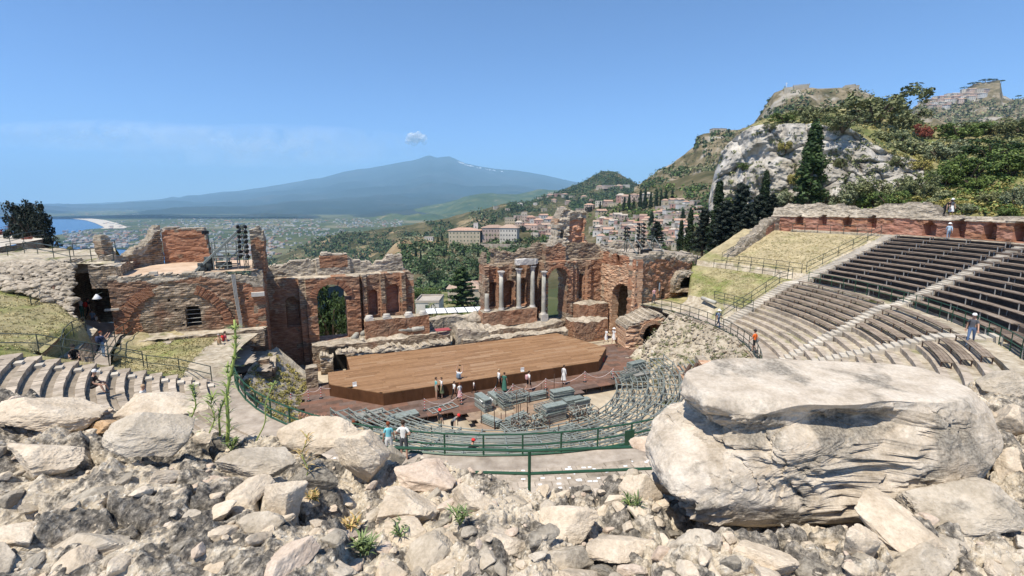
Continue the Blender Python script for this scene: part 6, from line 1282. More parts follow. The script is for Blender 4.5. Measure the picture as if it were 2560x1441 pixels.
HV = sheet('bushy_hilltop', [[(1870, 318, 150), (1900, 302, 155), (1960, 285, 160), (2060, 270, 165), (2130, 262, 165), (2200, 262, 160), (2280, 285, 155), (2330, 312, 150), (2450, 318, 140), (2600, 310, 130), (2800, 310, 125)], [(1850, 350, 112), (2040, 318, 106), (2110, 330, 104), (2200, 372, 101), (2300, 410, 98), (2450, 420, 92), (2800, 420, 88)], [(1850, 420, 122), (2040, 400, 118), (2200, 430, 112), (2300, 450, 95), (2450, 470, 82), (2800, 480, 74)]], 160, 60, mSCRUBSOIL, 1.4, .08, (60, 20), 10)
cl = [[(1772, 500, 113), (1786, 430, 112), (1805, 374, 110), (1840, 340, 108), (1880, 316, 106), (1960, 311, 104), (2040, 309, 102), (2080, 322, 100), (2110, 318, 99), (2150, 337, 98), (2185, 362, 97), (2230, 387, 95), (2310, 405, 93)], [(1772, 520, 108), (1786, 500, 107), (1880, 440, 102), (2000, 420, 98.5), (2110, 420, 95), (2230, 440, 91), (2310, 450, 89)], [(1772, 570, 103), (1900, 575, 98), (2040, 560, 93), (2150, 540, 89), (2310, 520, 84)]]
CLV = sheet('limestone_cliff', cl, 330, 200, mCLIFF, 0, 1, (30, 6), 11, out=2.3, label='white craggy limestone cliff behind the tall cypress', cat='cliff')
CL2 = sheet('cliff_ledge', [[(2228, 398, 97), (2250, 372, 96), (2290, 350, 95), (2330, 352, 95), (2370, 372, 94), (2400, 395, 93), (2440, 400, 92)], [(2228, 440, 90), (2300, 430, 89), (2440, 420, 87)]], 100, 50, mCLIFF, 0, 1, (20, 4), 12, out=.8, label='rounded pale rock outcrop right of the big cliff', cat='cliff') if False else None

# valley behind the stage wall
VV = sheet('valley_floor', [[(900, 760, 240), (1100, 730, 240), (1300, 740, 240)], [(900, 880, 75), (1100, 860, 78), (1300, 860, 80)]], 50, 40, mSCRUBSOIL, .6, .1, None, 13)

def bvh(V):
    n, m = V.shape[:2]; return BVHTree.FromPolygons([tuple(map(float, v)) for v in V.reshape(-1, 3)], [tuple(map(int, q)) for q in gridQ(n, m)])
BT = {k: bvh(v) for k, v in (('town', TV), ('spur', SV), ('mt', MV), ('ridge', RV), ('crag', CV), ('top', HV), ('cliff', CLV), ('valley', VV), ('foot', FV))}
BT['hill'] = hillbvh
def hit(px, py, *ks):
    d = Vector(ray(px, py)).normalized(); o = Vector((0, 0, EYE)); best = None
    for k in ks or BT:
        h = BT[k].ray_cast(o + d * 25, d)
        if h[0] and (best is None or (h[0] - o).length < best[1]): best = (np.array(h[0]), (h[0] - o).length)
    return best[0] if best else None

# far towns and glasshouses on the plain
q = np.random.default_rng(11); parts_ = {0: MB(), 1: MB(), 2: MB()}
AR = [(160, 330, 578, 622, 420, 16), (330, 470, 572, 610, 200, 16), (420, 700, 568, 640, 520, 16), (680, 860, 572, 592, 150, 14), (840, 1010, 548, 570, 220, 16), (420, 1000, 545, 566, 260, 24), (260, 800, 552, 575, 240, 22), (130, 420, 522, 545, 60, 40), (560, 900, 596, 622, 120, 14), (500, 680, 600, 660, 160, 16)]
for x0, x1, y0, y1, n, s in AR:
    for i in range(int(n * .6)):
        P = onz(q.uniform(x0, x1), q.uniform(y0, y1), SEA + 2); big = q.random() < .06
        parts_[int(q.choice([0, 0, 1, 2]))].box(P, (s * q.uniform(.6, 1.6) * (3 if big else 1), s * q.uniform(.6, 1.2), q.uniform(5, 11)), q.uniform(0, 3))
for k, (m, nme) in enumerate(((flat('far_white_wall', (.46, .44, .40)), 'distant_houses'), (flat('far_tile_roof', (.42, .24, .16)), 'distant_roofs'), (flat('far_cream_wall', (.36, .31, .24)), 'distant_blocks'))): put(parts_[k].mesh(nme, m), nme, kind='stuff')

# air
hz_, nt, bs = nmat('haze_air'); nt.nodes.remove(bs); pv = nd(nt, 'ShaderNodeVolumePrincipled'); pv.inputs['Color'].default_value = (.45, .745, 1.0, 1); pv.inputs['Density'].default_value = 4.8e-5; pv.inputs['Anisotropy'].default_value = .0
nt.links.new(pv.outputs[0], nt.nodes['Material Output'].inputs['Volume'])
hb = MB(); hb.add([[x, y, z] for z in (SEA - 2, 2900) for x, y in ((-46000, -5000), (46000, -5000), (46000, 46000), (-46000, 46000))], BOXQ); hb.put('haze', hz_, kind='stuff')
# smoke above the crater: thin translucent puffs and a drifting plume
def smoke(name, label, blobs, sc, lo, amax, fade, seed, kind='stuff'):
    m, nt, bs = nmat(name + '_veil', 1, 0); bs.inputs['Base Color'].default_value = (.92, .92, .93, 1)
    n = noi(nt, pvec(nt), sc, 6, .62, .6); f = ramp(nt, n, [(lo, (0, 0, 0)), (lo + .3, (amax,) * 3)])
    if fade:
        tc = nd(nt, 'ShaderNodeTexCoord').outputs['Object']; mp = nd(nt, 'ShaderNodeMapping'); mp.inputs['Scale'].default_value = (1, 0, 1); nt.links.new(tc, mp.inputs[0]); ln = nd(nt, 'ShaderNodeVectorMath', operation='LENGTH'); nt.links.new(mp.outputs[0], ln.inputs[0])
        f = mixc(nt, 1.0, f, ramp(nt, ln.outputs['Value'], [(.1, (1, 1, 1)), (.95, (0, 0, 0))]), 'MULTIPLY')
    nt.links.new(f, bs.inputs['Alpha']); o = None
    for i, (c, size) in enumerate(blobs):
        V, F = ICO[4]; V = V * (1 + (0 if fade else .25) * fbm(V * 1.7 + seed + i, 4, seed)[:, None]); M = Matrix.Translation(Vector(tuple(map(float, c)))) @ Matrix.Diagonal((*size, 1))
        put(mk(name, V, None, F, m, None, True), name, None, M, label, kind)
q = np.random.default_rng(8); mbv = []
for i in range(22):
    u = q.random(); x = 1018 + 44 * u; y = 356 - 12 * math.sin(u * 3) + q.uniform(-9, 9) - (14 if u < .2 else 0) * q.random(); r = q.uniform(110, 240); mbv.append((atY(x, y, 27000 + q.uniform(-200, 200)), (r * 1.3, r, r)))
vv, ff_, n = [], [], 0
for i, (c, size) in enumerate(mbv): V, F = ICO[3]; V = V * (1 + .3 * fbm(V * 1.7 + i, 4, i)[:, None]) * size + c; vv.append(V); ff_.append(F + n); n += len(V)
mp_, nt, bs = nmat('smoke_puff', 1, 0); bs.inputs['Base Color'].default_value = (.95, .95, .96, 1); nt.links.new(ramp(nt, noi(nt, pvec(nt), .0032, 6, .6), [(.36, (0, 0, 0)), (.72, (.55, .55, .55))]), bs.inputs['Alpha'])
put(mk('smoke_puff', np.concatenate(vv), None, np.concatenate(ff_), mp_, None, True), 'smoke_puff', kind='stuff')
smoke('smoke_plume', 'thin pale smoke plume drifting left from the volcano', [(atY(640, 366, 27500), (10500, 900, 1250)), (atY(250, 340, 27900), (9000, 900, 900))], .0007, .30, .42, True, 2)
# ================================================================ TREES, SCRUB, TOWN
def leafcloud(C, Rr, per, size, seed, squash=1.0, flatn=0.3):
    q = np.random.default_rng(seed); C = np.asarray(C, float); Rr = np.broadcast_to(np.asarray(Rr, float), (len(C),)); n = len(C) * per; k = np.repeat(np.arange(len(C)), per)
    d = q.normal(0, 1, (n, 3)); d /= np.linalg.norm(d, axis=1)[:, None]; p = C[k] + d * (Rr[k] * q.uniform(.35, 1.05, n) ** .6)[:, None] * [1, 1, squash]
    nn = d + q.normal(0, .55, (n, 3)) + [0, 0, flatn]; nn /= np.linalg.norm(nn, axis=1)[:, None]; a = np.cross(nn, q.normal(0, 1, (n, 3))); a /= np.linalg.norm(a, axis=1)[:, None]; b = np.cross(nn, a)
    s = (size * q.uniform(.6, 1.35, n))[:, None]; V = np.stack([p - a * s, p - b * s * .55, p + a * s, p + b * s * .55], 1).reshape(-1, 3)
    return V, np.arange(4 * n).reshape(-1, 4)
LEAF = {}
for nme, d_, l_ in (('cypress', (.012, .024, .010), (.032, .055, .020)), ('olive', (.07, .085, .036), (.20, .215, .105)), ('green', (.05, .085, .022), (.15, .205, .055)), ('grey', (.09, .11, .065), (.24, .27, .165)), ('dark', (.022, .042, .014), (.06, .10, .03)), ('red', (.14, .03, .025), (.30, .09, .06)), ('pear', (.12, .15, .06), (.30, .31, .17)), ('yellow', (.17, .15, .04), (.34, .30, .10)), ('black', (.008, .014, .012), (.024, .034, .022))): LEAF[nme] = leafm(nme + '_leaf', d_, l_, .6, .4)
mBARK = gmat('bark', [(.3, (.07, .05, .035)), (.6, (.14, .105, .075)), (.8, (.2, .16, .12))], 4, (1, 1, .3), 0, None, .05, .6)
def proto(kind, leaf, seed, cat, name):
    q = np.random.default_rng(seed); t = thing(name, 'x', cat, (0, 0, -500 - seed)); M = WM[t]; mb = MB(); C, Rr = [], []
    if kind == 'cypress':
        mb.tube([(0, 0, -.5), (0, 0, 6), (0, 0, 9)], [.25, .15, .04], 7)
        for i in range(120): z = q.uniform(.06, 1) ; r = 1.25 * (math.sin(math.pi * min(1, z * .9 + .1) ** .75) ** .8) * (1 - z * .55) + .05; a = q.uniform(0, 6.28); rr_ = r * q.uniform(.3, 1) ; C.append([rr_ * math.cos(a), rr_ * math.sin(a), z * 10]); Rr.append(.42)
        V, Q = leafcloud(C, Rr, 44, .18, seed, 1.7, .1)
    elif kind == 'conifer':
        mb.tube([(0, 0, -.5), (0, 0, 5), (0, 0, 10)], [.28, .18, .03], 7)
        for i in range(46):
            z = .6 + 9.2 * (i / 46); L = 2.7 * (1 - z / 10.4) ** .8 * q.uniform(.75, 1.15); a = i * 2.4 + q.uniform(-.3, .3); tip = np.array([L * math.cos(a), L * math.sin(a), z + L * .10]); mb.tube([(0, 0, z), tip], [.05, .015], 4)
            for s in np.linspace(.3, 1, 4): C.append(np.array([0, 0, z]) * (1 - s) + tip * s); Rr.append(.42)
        V, Q = leafcloud(C, Rr, 44, .21, seed, .7, .5)
    elif kind == 'umbrella':
        mb.tube([(0, 0, -.5), (.2, .1, 4), (.1, 0, 7)], [.3, .22, .1], 7)
        for i in range(60): a = q.uniform(0, 6.28); r = 3.4 * math.sqrt(q.random()); C.append([r * math.cos(a), r * math.sin(a), 7.6 + 1.4 * (1 - (r / 3.6) ** 2) * q.uniform(.2, 1)]); Rr.append(.7)
        V, Q = leafcloud(C, Rr, 34, .2, seed, .6, .5)
    elif kind == 'palm':
        mb.tube([(0, 0, -.3), (.1, 0, 3), (0, 0, 6)], [.25, .2, .18], 8); vv, qq_, n = [], [], 0
        for i in range(26):
            a = i * 2.39; e = q.uniform(-.3, 1.0); p0 = np.array([0, 0, 6.0]); s = np.linspace(0, 1, 7)
            ax = np.stack([np.cos(a) * s * 2.3, np.sin(a) * s * 2.3, 6 + e * s * 2 - 1.6 * s * s], -1); w = np.array([-math.sin(a), math.cos(a), 0]) * .22
            for j in range(6): wj = w * (1 - abs(j - 2.5) / 4.5); vv += [ax[j] - wj, ax[j] + wj, ax[j + 1] + wj, ax[j + 1] - wj]; qq_.append([n, n + 1, n + 2, n + 3]); n += 4
        V, Q = np.array(vv), np.array(qq_)
    else:
        flat_ = kind == 'flat'
        for i in range(7): a = i * .9; mb.tube([(0, 0, -.3), (.25 * math.cos(a), .25 * math.sin(a), .4), (.65 * math.cos(a), .65 * math.sin(a), .9 if not flat_ else .5)], [.05, .04, .015], 5)
        lob = [(np.array([q.uniform(-.62, .62), q.uniform(-.62, .62), q.uniform(.25, 1.0 if not flat_ else .5)]), q.uniform(.28, .52)) for _ in range(9)] + [(np.array([0, 0, .55 if not flat_ else .3]), .6)]
        for i in range(78):
            lc, lr = lob[i % 10]; d = q.normal(0, 1, 3); d /= np.linalg.norm(d); p = lc + d * lr * q.uniform(.5, 1.0); p[2] = max(p[2], .12); C.append(p); Rr.append(q.uniform(.10, .24))
        V, Q = leafcloud(C, Rr, 46, .055 if kind != 'coarse' else .09, seed, .85, .25)
    put(mb.mesh('trunk', mBARK), 'trunk' if kind in ('cypress', 'conifer', 'umbrella', 'palm') else 'stem', t, M)
    put(mk('crown', V, Q, None, LEAF[leaf]), 'crown' if kind != 'palm' else 'fronds', t, M)
    H = {'cypress': 10.2, 'conifer': 10.4, 'umbrella': 9.4, 'palm': 7}.get(kind, 1.65 if kind != 'flat' else 1.15); Wd = {'cypress': 2.9, 'conifer': 5.2, 'umbrella': 7.6, 'palm': 4.6}.get(kind, 2.3)
    return t, H, Wd
PT = {'cyp': proto('cypress', 'cypress', 1, 'tree', 'cypress'), 'con': proto('conifer', 'black', 2, 'tree', 'conifer'), 'pine': proto('conifer', 'dark', 3, 'tree', 'pine_tree'), 'umb': proto('umbrella', 'dark', 4, 'tree', 'umbrella_pine'), 'palm': proto('palm', 'olive', 5, 'tree', 'palm_tree'),
 'olive': proto('bush', 'olive', 6, 'shrub', 'shrub'), 'green': proto('bush', 'green', 7, 'shrub', 'shrub'), 'grey': proto('bush', 'grey', 8, 'shrub', 'shrub'), 'dark': proto('bush', 'dark', 9, 'shrub', 'shrub'), 'red': proto('bush', 'red', 10, 'shrub', 'shrub'), 'pear': proto('coarse', 'pear', 11, 'cactus', 'prickly_pear'), 'yellow': proto('flat', 'yellow', 12, 'shrub', 'shrub'), 'black': proto('bush', 'black', 13, 'tree', 'evergreen_tree'), 'gbroad': proto('bush', 'green', 14, 'tree', 'broadleaf_tree'), 'cyp2': proto('cypress', 'dark', 15, 'tree', 'cypress')}
PUSED = set()
def plant(kind, px, py, w, h, label, P=None, group=None, sink=.04):
    if P is None: P = hit(px, py)
    if P is None: return None
    t, H, Wd = PT[kind]; zc = P[1] * CP - (P[2] - EYE) * SP; sz = h / FPX * zc / H; sw = w / FPX * zc / Wd
    return dup(t, (P[0], P[1], P[2] - sink * h / FPX * zc), rng.uniform(0, 6.28), (sw, sw, sz), label, group)
G1 = 'cypresses and conifers behind the end wall'
for i, (k, x, y, w, h, P, l) in enumerate((
 ('cyp2', 2018, 520, 84, 212, 92, 'tall broad dark cypress in front of the white cliff'), ('cyp', 1907, 540, 40, 112, 92, 'slim dark cypress between the big cypress and the conifers'), ('cyp', 1788, 620, 56, 165, 88, 'tall dark cypress at the left edge of the conifer group'),
 ('con', 1842, 640, 100, 195, 86, 'pointed dark conifer in the middle of the group behind the end wall'), ('con', 1885, 640, 90, 165, 84, 'dark conifer at the right of the group behind the end wall'), ('con', 1805, 640, 90, 150, 85, 'dark spreading conifer low in front of the group'), ('con', 1755, 630, 60, 120, 90, 'dark conifer left of the tall cypress group'), ('con', 1862, 620, 70, 120, 80, 'short dark conifer right before the end wall'),
 ('cyp', 1722, 625, 34, 100, 95, 'narrow dark cypress left of the conifer group'), ('cyp', 1700, 625, 26, 75, 97, 'smallest cypress at the left end of the conifer group'), ('con', 1925, 560, 60, 80, 84, 'low dark conifer beside the rubble top of the niche wall'), ('con', 1640, 622, 50, 75, 92, 'dark round conifer behind the lamps of the right roof'))):
    plant(k, x, y, w, h, l, atY(x, y, P), G1)
SH = [('olive', 2180, 312, 215, 112, 'big grey green tree crown on the hilltop right of the castle'), ('olive', 2262, 322, 110, 78, 'grey green bush right of the big hilltop crown'), ('olive', 2032, 306, 112, 62, 'round dark green bush above the white cliff'), ('green', 1962, 305, 90, 34, 'low bushes on the left top of the cliff'), ('olive', 2108, 322, 110, 52, 'bush behind the top of the tall cypress'),
 ('dark', 2085, 316, 60, 30, 'small dark bush on the cliff edge'), ('red', 2308, 345, 64, 46, 'reddish brown bush among the prickly pears'), ('pear', 2252, 352, 60, 40, 'pale flowering prickly pear clump left of the red bush'), ('pear', 2275, 385, 90, 50, 'prickly pear clump below the red bush'), ('pear', 2205, 350, 60, 30, 'prickly pear on the cliff edge'),
 ('green', 2395, 350, 130, 62, 'bright bush on the slope right of the red bush'), ('olive', 2460, 335, 150, 48, 'broad olive bush on the skyline at the right'), ('olive', 2560, 340, 120, 60, 'olive bush on the skyline at the right edge'), ('grey', 2350, 400, 120, 70, 'grey green bush below the red bush'), ('gbroad', 2420, 455, 150, 88, 'bright green broad tree on the right slope'), ('gbroad', 2520, 440, 160, 82, 'bright green broad tree at the right edge'), ('gbroad', 2360, 470, 105, 82, 'dark green bush left of the bright green tree'),
 ('dark', 2480, 395, 160, 60, 'dark bush above the bright green trees'), ('olive', 2195, 512, 140, 92, 'large rounded olive green bush right of the tall cypress'), ('olive', 2275, 500, 110, 92, 'tall olive green bush in the middle of the slope'), ('grey', 2130, 512, 110, 76, 'grey green bush at the foot of the tall cypress'), ('grey', 2055, 520, 120, 60, 'low grey green bush under the tall cypress'), ('grey', 1965, 515, 90, 50, 'grey green bush left of the tall cypress foot'),
 ('green', 2160, 525, 85, 66, 'bright bush just behind the niche wall'), ('green', 2225, 520, 100, 64, 'bright green bush behind the middle of the niche wall'), ('olive', 2300, 500, 80, 56, 'olive bush above the bare grassy patch'), ('green', 2440, 475, 100, 52, 'round bright bush under the bright green trees'), ('grey', 2540, 515, 80, 70, 'grey agave like bush at the right edge'), ('yellow', 2300, 425, 70, 36, 'yellowish dry bush on the slope'), ('yellow', 2260, 510, 90, 34, 'yellow green low bush behind the niche wall'), ('yellow', 2380, 520, 90, 32, 'dry yellow bush behind the niche wall on the right'), ('pear', 2355, 500, 60, 36, 'spiky agave rosette left of the round bright bush'), ('pear', 2330, 515, 50, 30, 'smaller spiky agave rosette'), ('olive', 2480, 510, 90, 44, 'olive bush between the agaves and the right edge'),
 ('yellow', 1965, 375, 46, 30, 'yellowish bush growing on the cliff face'), ('green', 1858, 425, 50, 26, 'green bush growing on the left part of the cliff face'), ('olive', 1925, 330, 44, 30, 'bush near the cliff top'), ('yellow', 1985, 460, 40, 40, 'dry yellow bush low on the cliff face'), ('green', 1835, 520, 60, 40, 'green bush at the left foot of the cliff'), ('olive', 2100, 420, 44, 40, 'bush on the right side of the tall cypress'), ('olive', 2240, 415, 50, 36, 'bush on the rounded pale rock'), ('grey', 2410, 530, 90, 30, 'grey scrub behind the upper wall'), ('green', 2515, 540, 80, 30, 'low green scrub at the right end of the upper wall')]
for s in SH: plant(*s, group='bushes on the right slope')
plant('black', 72, 604, 108, 136, 'dark many-armed evergreen tree at the far left', atY(72, 604, 60)); plant('black', 98, 606, 76, 92, 'lower right mass of the dark evergreen at the far left', atY(84, 606, 59)); plant('black', 58, 606, 66, 126, 'left mass of the dark evergreen at the far left', atY(62, 606, 60.6)); plant('black', 132, 622, 46, 40, 'lower dark evergreen clump right of the far left tree', atY(132, 622, 58)); plant('black', 45, 575, 40, 60, 'small dark evergreen left of the far left tree', atY(42, 590, 63))
plant('red', 10, 612, 110, 62, 'brown dry bush at the far left edge', atY(10, 612, 66)); plant('red', 62, 612, 60, 26, 'low brown bush under the far left tree', atY(62, 612, 57))
plant('green', 95, 716, 60, 40, 'green bush growing on the upper left bank'); plant('olive', 62, 690, 50, 26, 'small bush on the rubble bank at upper left'); plant('olive', 120, 694, 30, 30, 'weedy bush above the tunnel'); plant('dark', 1742, 680, 22, 26, 'small dark bush growing on the right ruin', W(29.6, 9.0, 2.9))
plant('pine', 1156, 770, 92, 118, 'single tall pine in front of the pale houses behind the stage wall', hit(1156, 772, 'valley'))
for x, y, w, h, k, l in ((832, 860, 150, 190, 'dark', 'dense dark tree seen through the open archway'), (795, 860, 90, 150, 'dark', 'dark tree behind the left jamb of the archway'), (872, 860, 90, 140, 'dark', 'dark tree behind the right jamb of the archway')): plant(k, x, y, w, h, l, atY(x, y, 66), 'trees behind the stage wall')
for x, y, w, h, k, l in ((1048, 748, 60, 40, 'green', 'left part of the hedge behind the stage wall'), (1085, 748, 70, 42, 'green', 'right part of the hedge behind the stage wall'), (1100, 712, 70, 46, 'dark', 'dark spreading tree behind the hedge'), (1138, 788, 50, 26, 'green', 'bright round bush in front of the white awnings'), (1075, 790, 60, 24, 'olive', 'low bush left of the round bright one'), (1395, 770, 60, 110, 'gbroad', 'bright green tree seen through the right arch'), (1070, 690, 50, 50, 'dark', 'dark tree at the foot of the brown spur'), (1180, 700, 50, 40, 'olive', 'olive tree right of the single pine'), (1195, 680, 40, 40, 'dark', 'dark tree above the pale houses')):
    plant(k, x, y, w, h, l, hit(x, y, 'valley'), 'trees behind the stage wall')

# scrub that covers the hills (uncountable): small leaf clumps in one mesh per hill
def scrub(name, key, boxes, n, size, leaf, seed, per=12, ls=.42):
    q = np.random.default_rng(seed); C = []; 
    for (x0, x1, y0, y1, wgt) in boxes:
        for i in range(int(n * wgt)):
            x, y = q.uniform(x0, x1), q.uniform(y0, y1); P = hit(x, y, key)
            if P is not None and fbm(np.array([[x * .02, y * .05, seed]]), 2, seed)[0] > -.3: C.append(P)
    C = np.array(C); Rr = size * q.uniform(.5, 1.5, len(C)); C[:, 2] += Rr * .35
    V, Q = leafcloud(C, Rr, per, size * ls, seed, .8, .4); put(mk(name, V, Q, None, LEAF[leaf]), name, kind='stuff')
scrub('mountain_scrub', 'mt', [(1600, 2300, 225, 470, 1), (1600, 1800, 420, 530, .5)], 1900, 4.2, 'olive', 1, 12)
scrub('mountain_trees', 'mt', [(1600, 1800, 420, 530, 1), (1740, 1900, 330, 460, .3), (1900, 2250, 250, 320, .2)], 600, 6.0, 'dark', 2, 16)
scrub('spur_scrub', 'spur', [(900, 1310, 590, 740, 1)], 1900, 2.8, 'grey', 3, 14)
scrub('spur_trees', 'spur', [(1000, 1300, 610, 740, 1), (900, 1010, 640, 760, .2)], 1300, 4.2, 'dark', 4, 18)
scrub('ridge_scrub', 'ridge', [(560, 1300, 500, 690, 1), (1250, 1640, 430, 530, .9)], 4600, 8.5, 'dark', 5, 9)
scrub('ridge_bushes', 'ridge', [(560, 1300, 500, 690, 1), (1250, 1640, 430, 530, .5)], 1500, 6.5, 'olive', 6, 9)
scrub('town_bushes', 'town', [(1050, 1780, 470, 640, 1)], 1100, 4.0, 'dark', 7, 14)
scrub('town_lower_trees', 'town', [(1000, 1330, 600, 770, 1)], 1500, 3.6, 'dark', 17, 14)
scrub('town_lower_scrub', 'town', [(1000, 1330, 600, 770, 1)], 900, 2.6, 'grey', 18, 12)
scrub('valley_scrub', 'valley', [(900, 1310, 735, 775, 1)], 500, 1.3, 'olive', 19, 16)
scrub('town_gardens', 'town', [(1250, 1780, 460, 560, 1)], 500, 4.0, 'green', 8, 12)
scrub('crag_scrub', 'crag', [(2280, 2560, 250, 330, 1)], 500, 8, 'olive', 9, 9)
scrub('hilltop_scrub', 'top', [(1880, 2560, 280, 470, 1)], 1100, .75, 'olive', 10, 16)
scrub('hilltop_weeds', 'top', [(1880, 2560, 280, 470, 1)], 900, .55, 'yellow', 11, 14)
scrub('slope_weeds', 'hill', [(1960, 2560, 400, 540, 1)], 1300, .38, 'yellow', 12, 14)
scrub('slope_scrub', 'hill', [(1960, 2560, 400, 535, 1)], 1000, .5, 'green', 13, 14)
scrub('cliff_plants', 'cliff', [(1790, 2290, 330, 500, 1)], 420, .55, 'olive', 14, 16)
#scrub('valley_trees', 'valley', [(900, 1300, 745, 800, 1)], 500, 1.6, 'dark', 15, 20)

# ---- houses
WALLC = [(.50, .43, .34), (.53, .41, .335), (.48, .29, .235), (.57, .52, .44), (.52, .44, .31), (.60, .57, .515), (.49, .37, .30)]; WN = ['cream', 'pale pink', 'deep pink', 'ivory', 'yellowish', 'white', 'salmon']
mW = [gmat('plaster_' + n.replace(' ', '_'), [(.3, tuple(x * .85 for x in c)), (.7, tuple(x * 1.08 for x in c))], .3, bd=0, vary=.08) for n, c in zip(WN, WALLC)]
mTILE = objrand('terracotta_roof', [(.40, .25, .18), (.44, .29, .215), (.36, .25, .19), (.42, .31, .235), (.46, .30, .22), (.47, .41, .34)], .9, .8); mFROOF = flat('flat_roof', (.42, .37, .31), .9, 0, .15, .3); mWIN = flat('window_dark', (.035, .035, .04), .3); mSHUT = flat('green_shutter', (.05, .09, .06), .6)
def roofmesh(kind):
    e = .05
    if kind == 'hip': V = [[-.5 - e, -.5 - e, 0], [.5 + e, -.5 - e, 0], [.5 + e, .5 + e, 0], [-.5 - e, .5 + e, 0], [-.2, 0, 1], [.2, 0, 1]]; return mk('roof', V, [[0, 1, 5, 4], [2, 3, 4, 5]], [[1, 2, 5], [3, 0, 4], [0, 2, 1], [0, 3, 2]], mTILE)
    if kind == 'gable': V = [[-.5 - e, -.5 - e, 0], [.5 + e, -.5 - e, 0], [.5 + e, .5 + e, 0], [-.5 - e, .5 + e, 0], [-.5 - e, 0, 1], [.5 + e, 0, 1]]; return mk('roof', V, [[0, 1, 5, 4], [2, 3, 4, 5]], [[1, 2, 5], [3, 0, 4], [0, 2, 1], [0, 3, 2]], mTILE)
    b = MB(); b.box((0, 0, 0), (1.03, 1.03, .2)); b.box((0, -.5, .2), (1.03, .03, .5)); b.box((0, .5, .2), (1.03, .03, .5)); b.box((-.5, 0, .2), (.03, .97, .5)); b.box((.5, 0, .2), (.03, .97, .5)); return b.mesh('roof', mFROOF)
ROOF = {k: roofmesh(k) for k in ('hip', 'gable', 'flat')}
wbm = MB(); wbm.box((0, 0, 0), (1, .12, 1)); winme = wbm.mesh('window', mWIN); wbs = MB(); wbs.box((0, 0, 0), (1, .12, 1)); shutme = wbs.mesh('window', mSHUT); slm = MB().box((0, 0, 0), (1, .3, .12)).mesh('sill', mSLAB)
def house(P, w, d, h, rz, wc, roof, label, group='houses of the hill town', nst=None, nw=None, name='house', cat='house', sunk=4.0):
    t = thing(name, label, cat, P, group, rz); M0 = WM[t]
    put(unit('box', mW[wc]), 'wall', t, M0 @ Matrix.Translation((0, 0, -sunk)) @ Matrix.Diagonal((w, d, h + sunk, 1)))
    rh = {'hip': .22 * min(w, d) + .4, 'gable': .22 * min(w, d) + .3, 'flat': 1.0}[roof]; put(ROOF[roof], 'roof', t, M0 @ Matrix.Translation((0, 0, h + .01)) @ Matrix.Diagonal((w, d, rh, 1)))
    nst = nst or max(1, int(h / 3.1)); nw = nw or max(1, int(w / 3.3)); me = winme if rng.random() < .6 else shutme
    for s in range(nst):
        for i in range(nw):
            x = -w / 2 + (i + .5) * w / nw; z = .9 + s * (h / nst); put(me, 'window', t, M0 @ Matrix.Translation((x, -d / 2 - .02, z)) @ Matrix.Diagonal((min(1.15, w / nw * .4), 1, min(1.7, h / nst * .55), 1)))
        for i in range(max(1, int(d / 4))):
            y = -d / 2 + (i + .5) * d / max(1, int(d / 4)); put(me, 'window', t, M0 @ Matrix.Translation((-w / 2 - .02, y, .9 + s * (h / nst))) @ Matrix.Rotation(math.pi / 2, 4, 'Z') @ Matrix.Diagonal((1.0, 1, 1.5, 1)))
    return t
rows_h = [(497, [1550, 1582, 1618]), (512, [1498, 1536, 1660, 1700, 1735]), (524, [1430, 1470, 1650, 1682, 1716, 1750]), (536, [1262, 1292, 1330, 1370, 1500, 1640, 1672, 1700, 1732, 1764]), (548, [1280, 1312, 1345, 1378, 1410, 1500, 1530, 1560, 1594, 1622, 1655, 1700, 1740]), (560, [1300, 1332, 1362, 1392, 1490, 1518, 1548, 1580, 1612, 1650, 1685, 1718, 1756]), (572, [1322, 1350, 1382, 1410, 1486, 1514, 1546, 1576, 1608, 1640, 1672, 1705]), (584, [1340, 1372, 1400, 1492, 1522, 1552, 1584, 1616, 1650, 1684, 1716]), (597, [1376, 1404, 1500, 1534, 1568, 1600, 1634, 1668, 1700]), (611, [1390, 1512, 1548, 1584, 1622, 1656, 1690])]
RNM = ['highest', 'second highest', 'third highest', 'fourth highest', 'fifth highest', 'fifth lowest', 'fourth lowest', 'third lowest', 'second lowest', 'lowest']
qh = np.random.default_rng(21)
rows_h = [(y, sorted(xs + [int((a + b_) / 2) for a, b_ in zip(xs, xs[1:]) if 25 < b_ - a < 60])) for y, xs in rows_h]
for ri_, (py, xs) in enumerate(rows_h):
    for i, x in enumerate(xs):
        P = hit(x + qh.uniform(-3, 3), py + 6 + qh.uniform(-4, 4), 'town')
        if P is None: continue
        zc = P[1] * CP; w = qh.uniform(15, 25) / FPX * zc; wc = int(qh.integers(0, 7)); rf = ['hip', 'gable', 'flat', 'flat'][int(qh.integers(0, 4))]; h = min(11, qh.uniform(10, 17) / FPX * zc)
        house(P, w, w * qh.uniform(.6, .9), h, qh.uniform(-.5, .45), wc, rf, '%s %s town house, %s row, %s from the left' % (WN[wc], {'hip': 'hip-roofed', 'gable': 'gabled', 'flat': 'flat-roofed'}[rf], RNM[ri_], nth(i)))
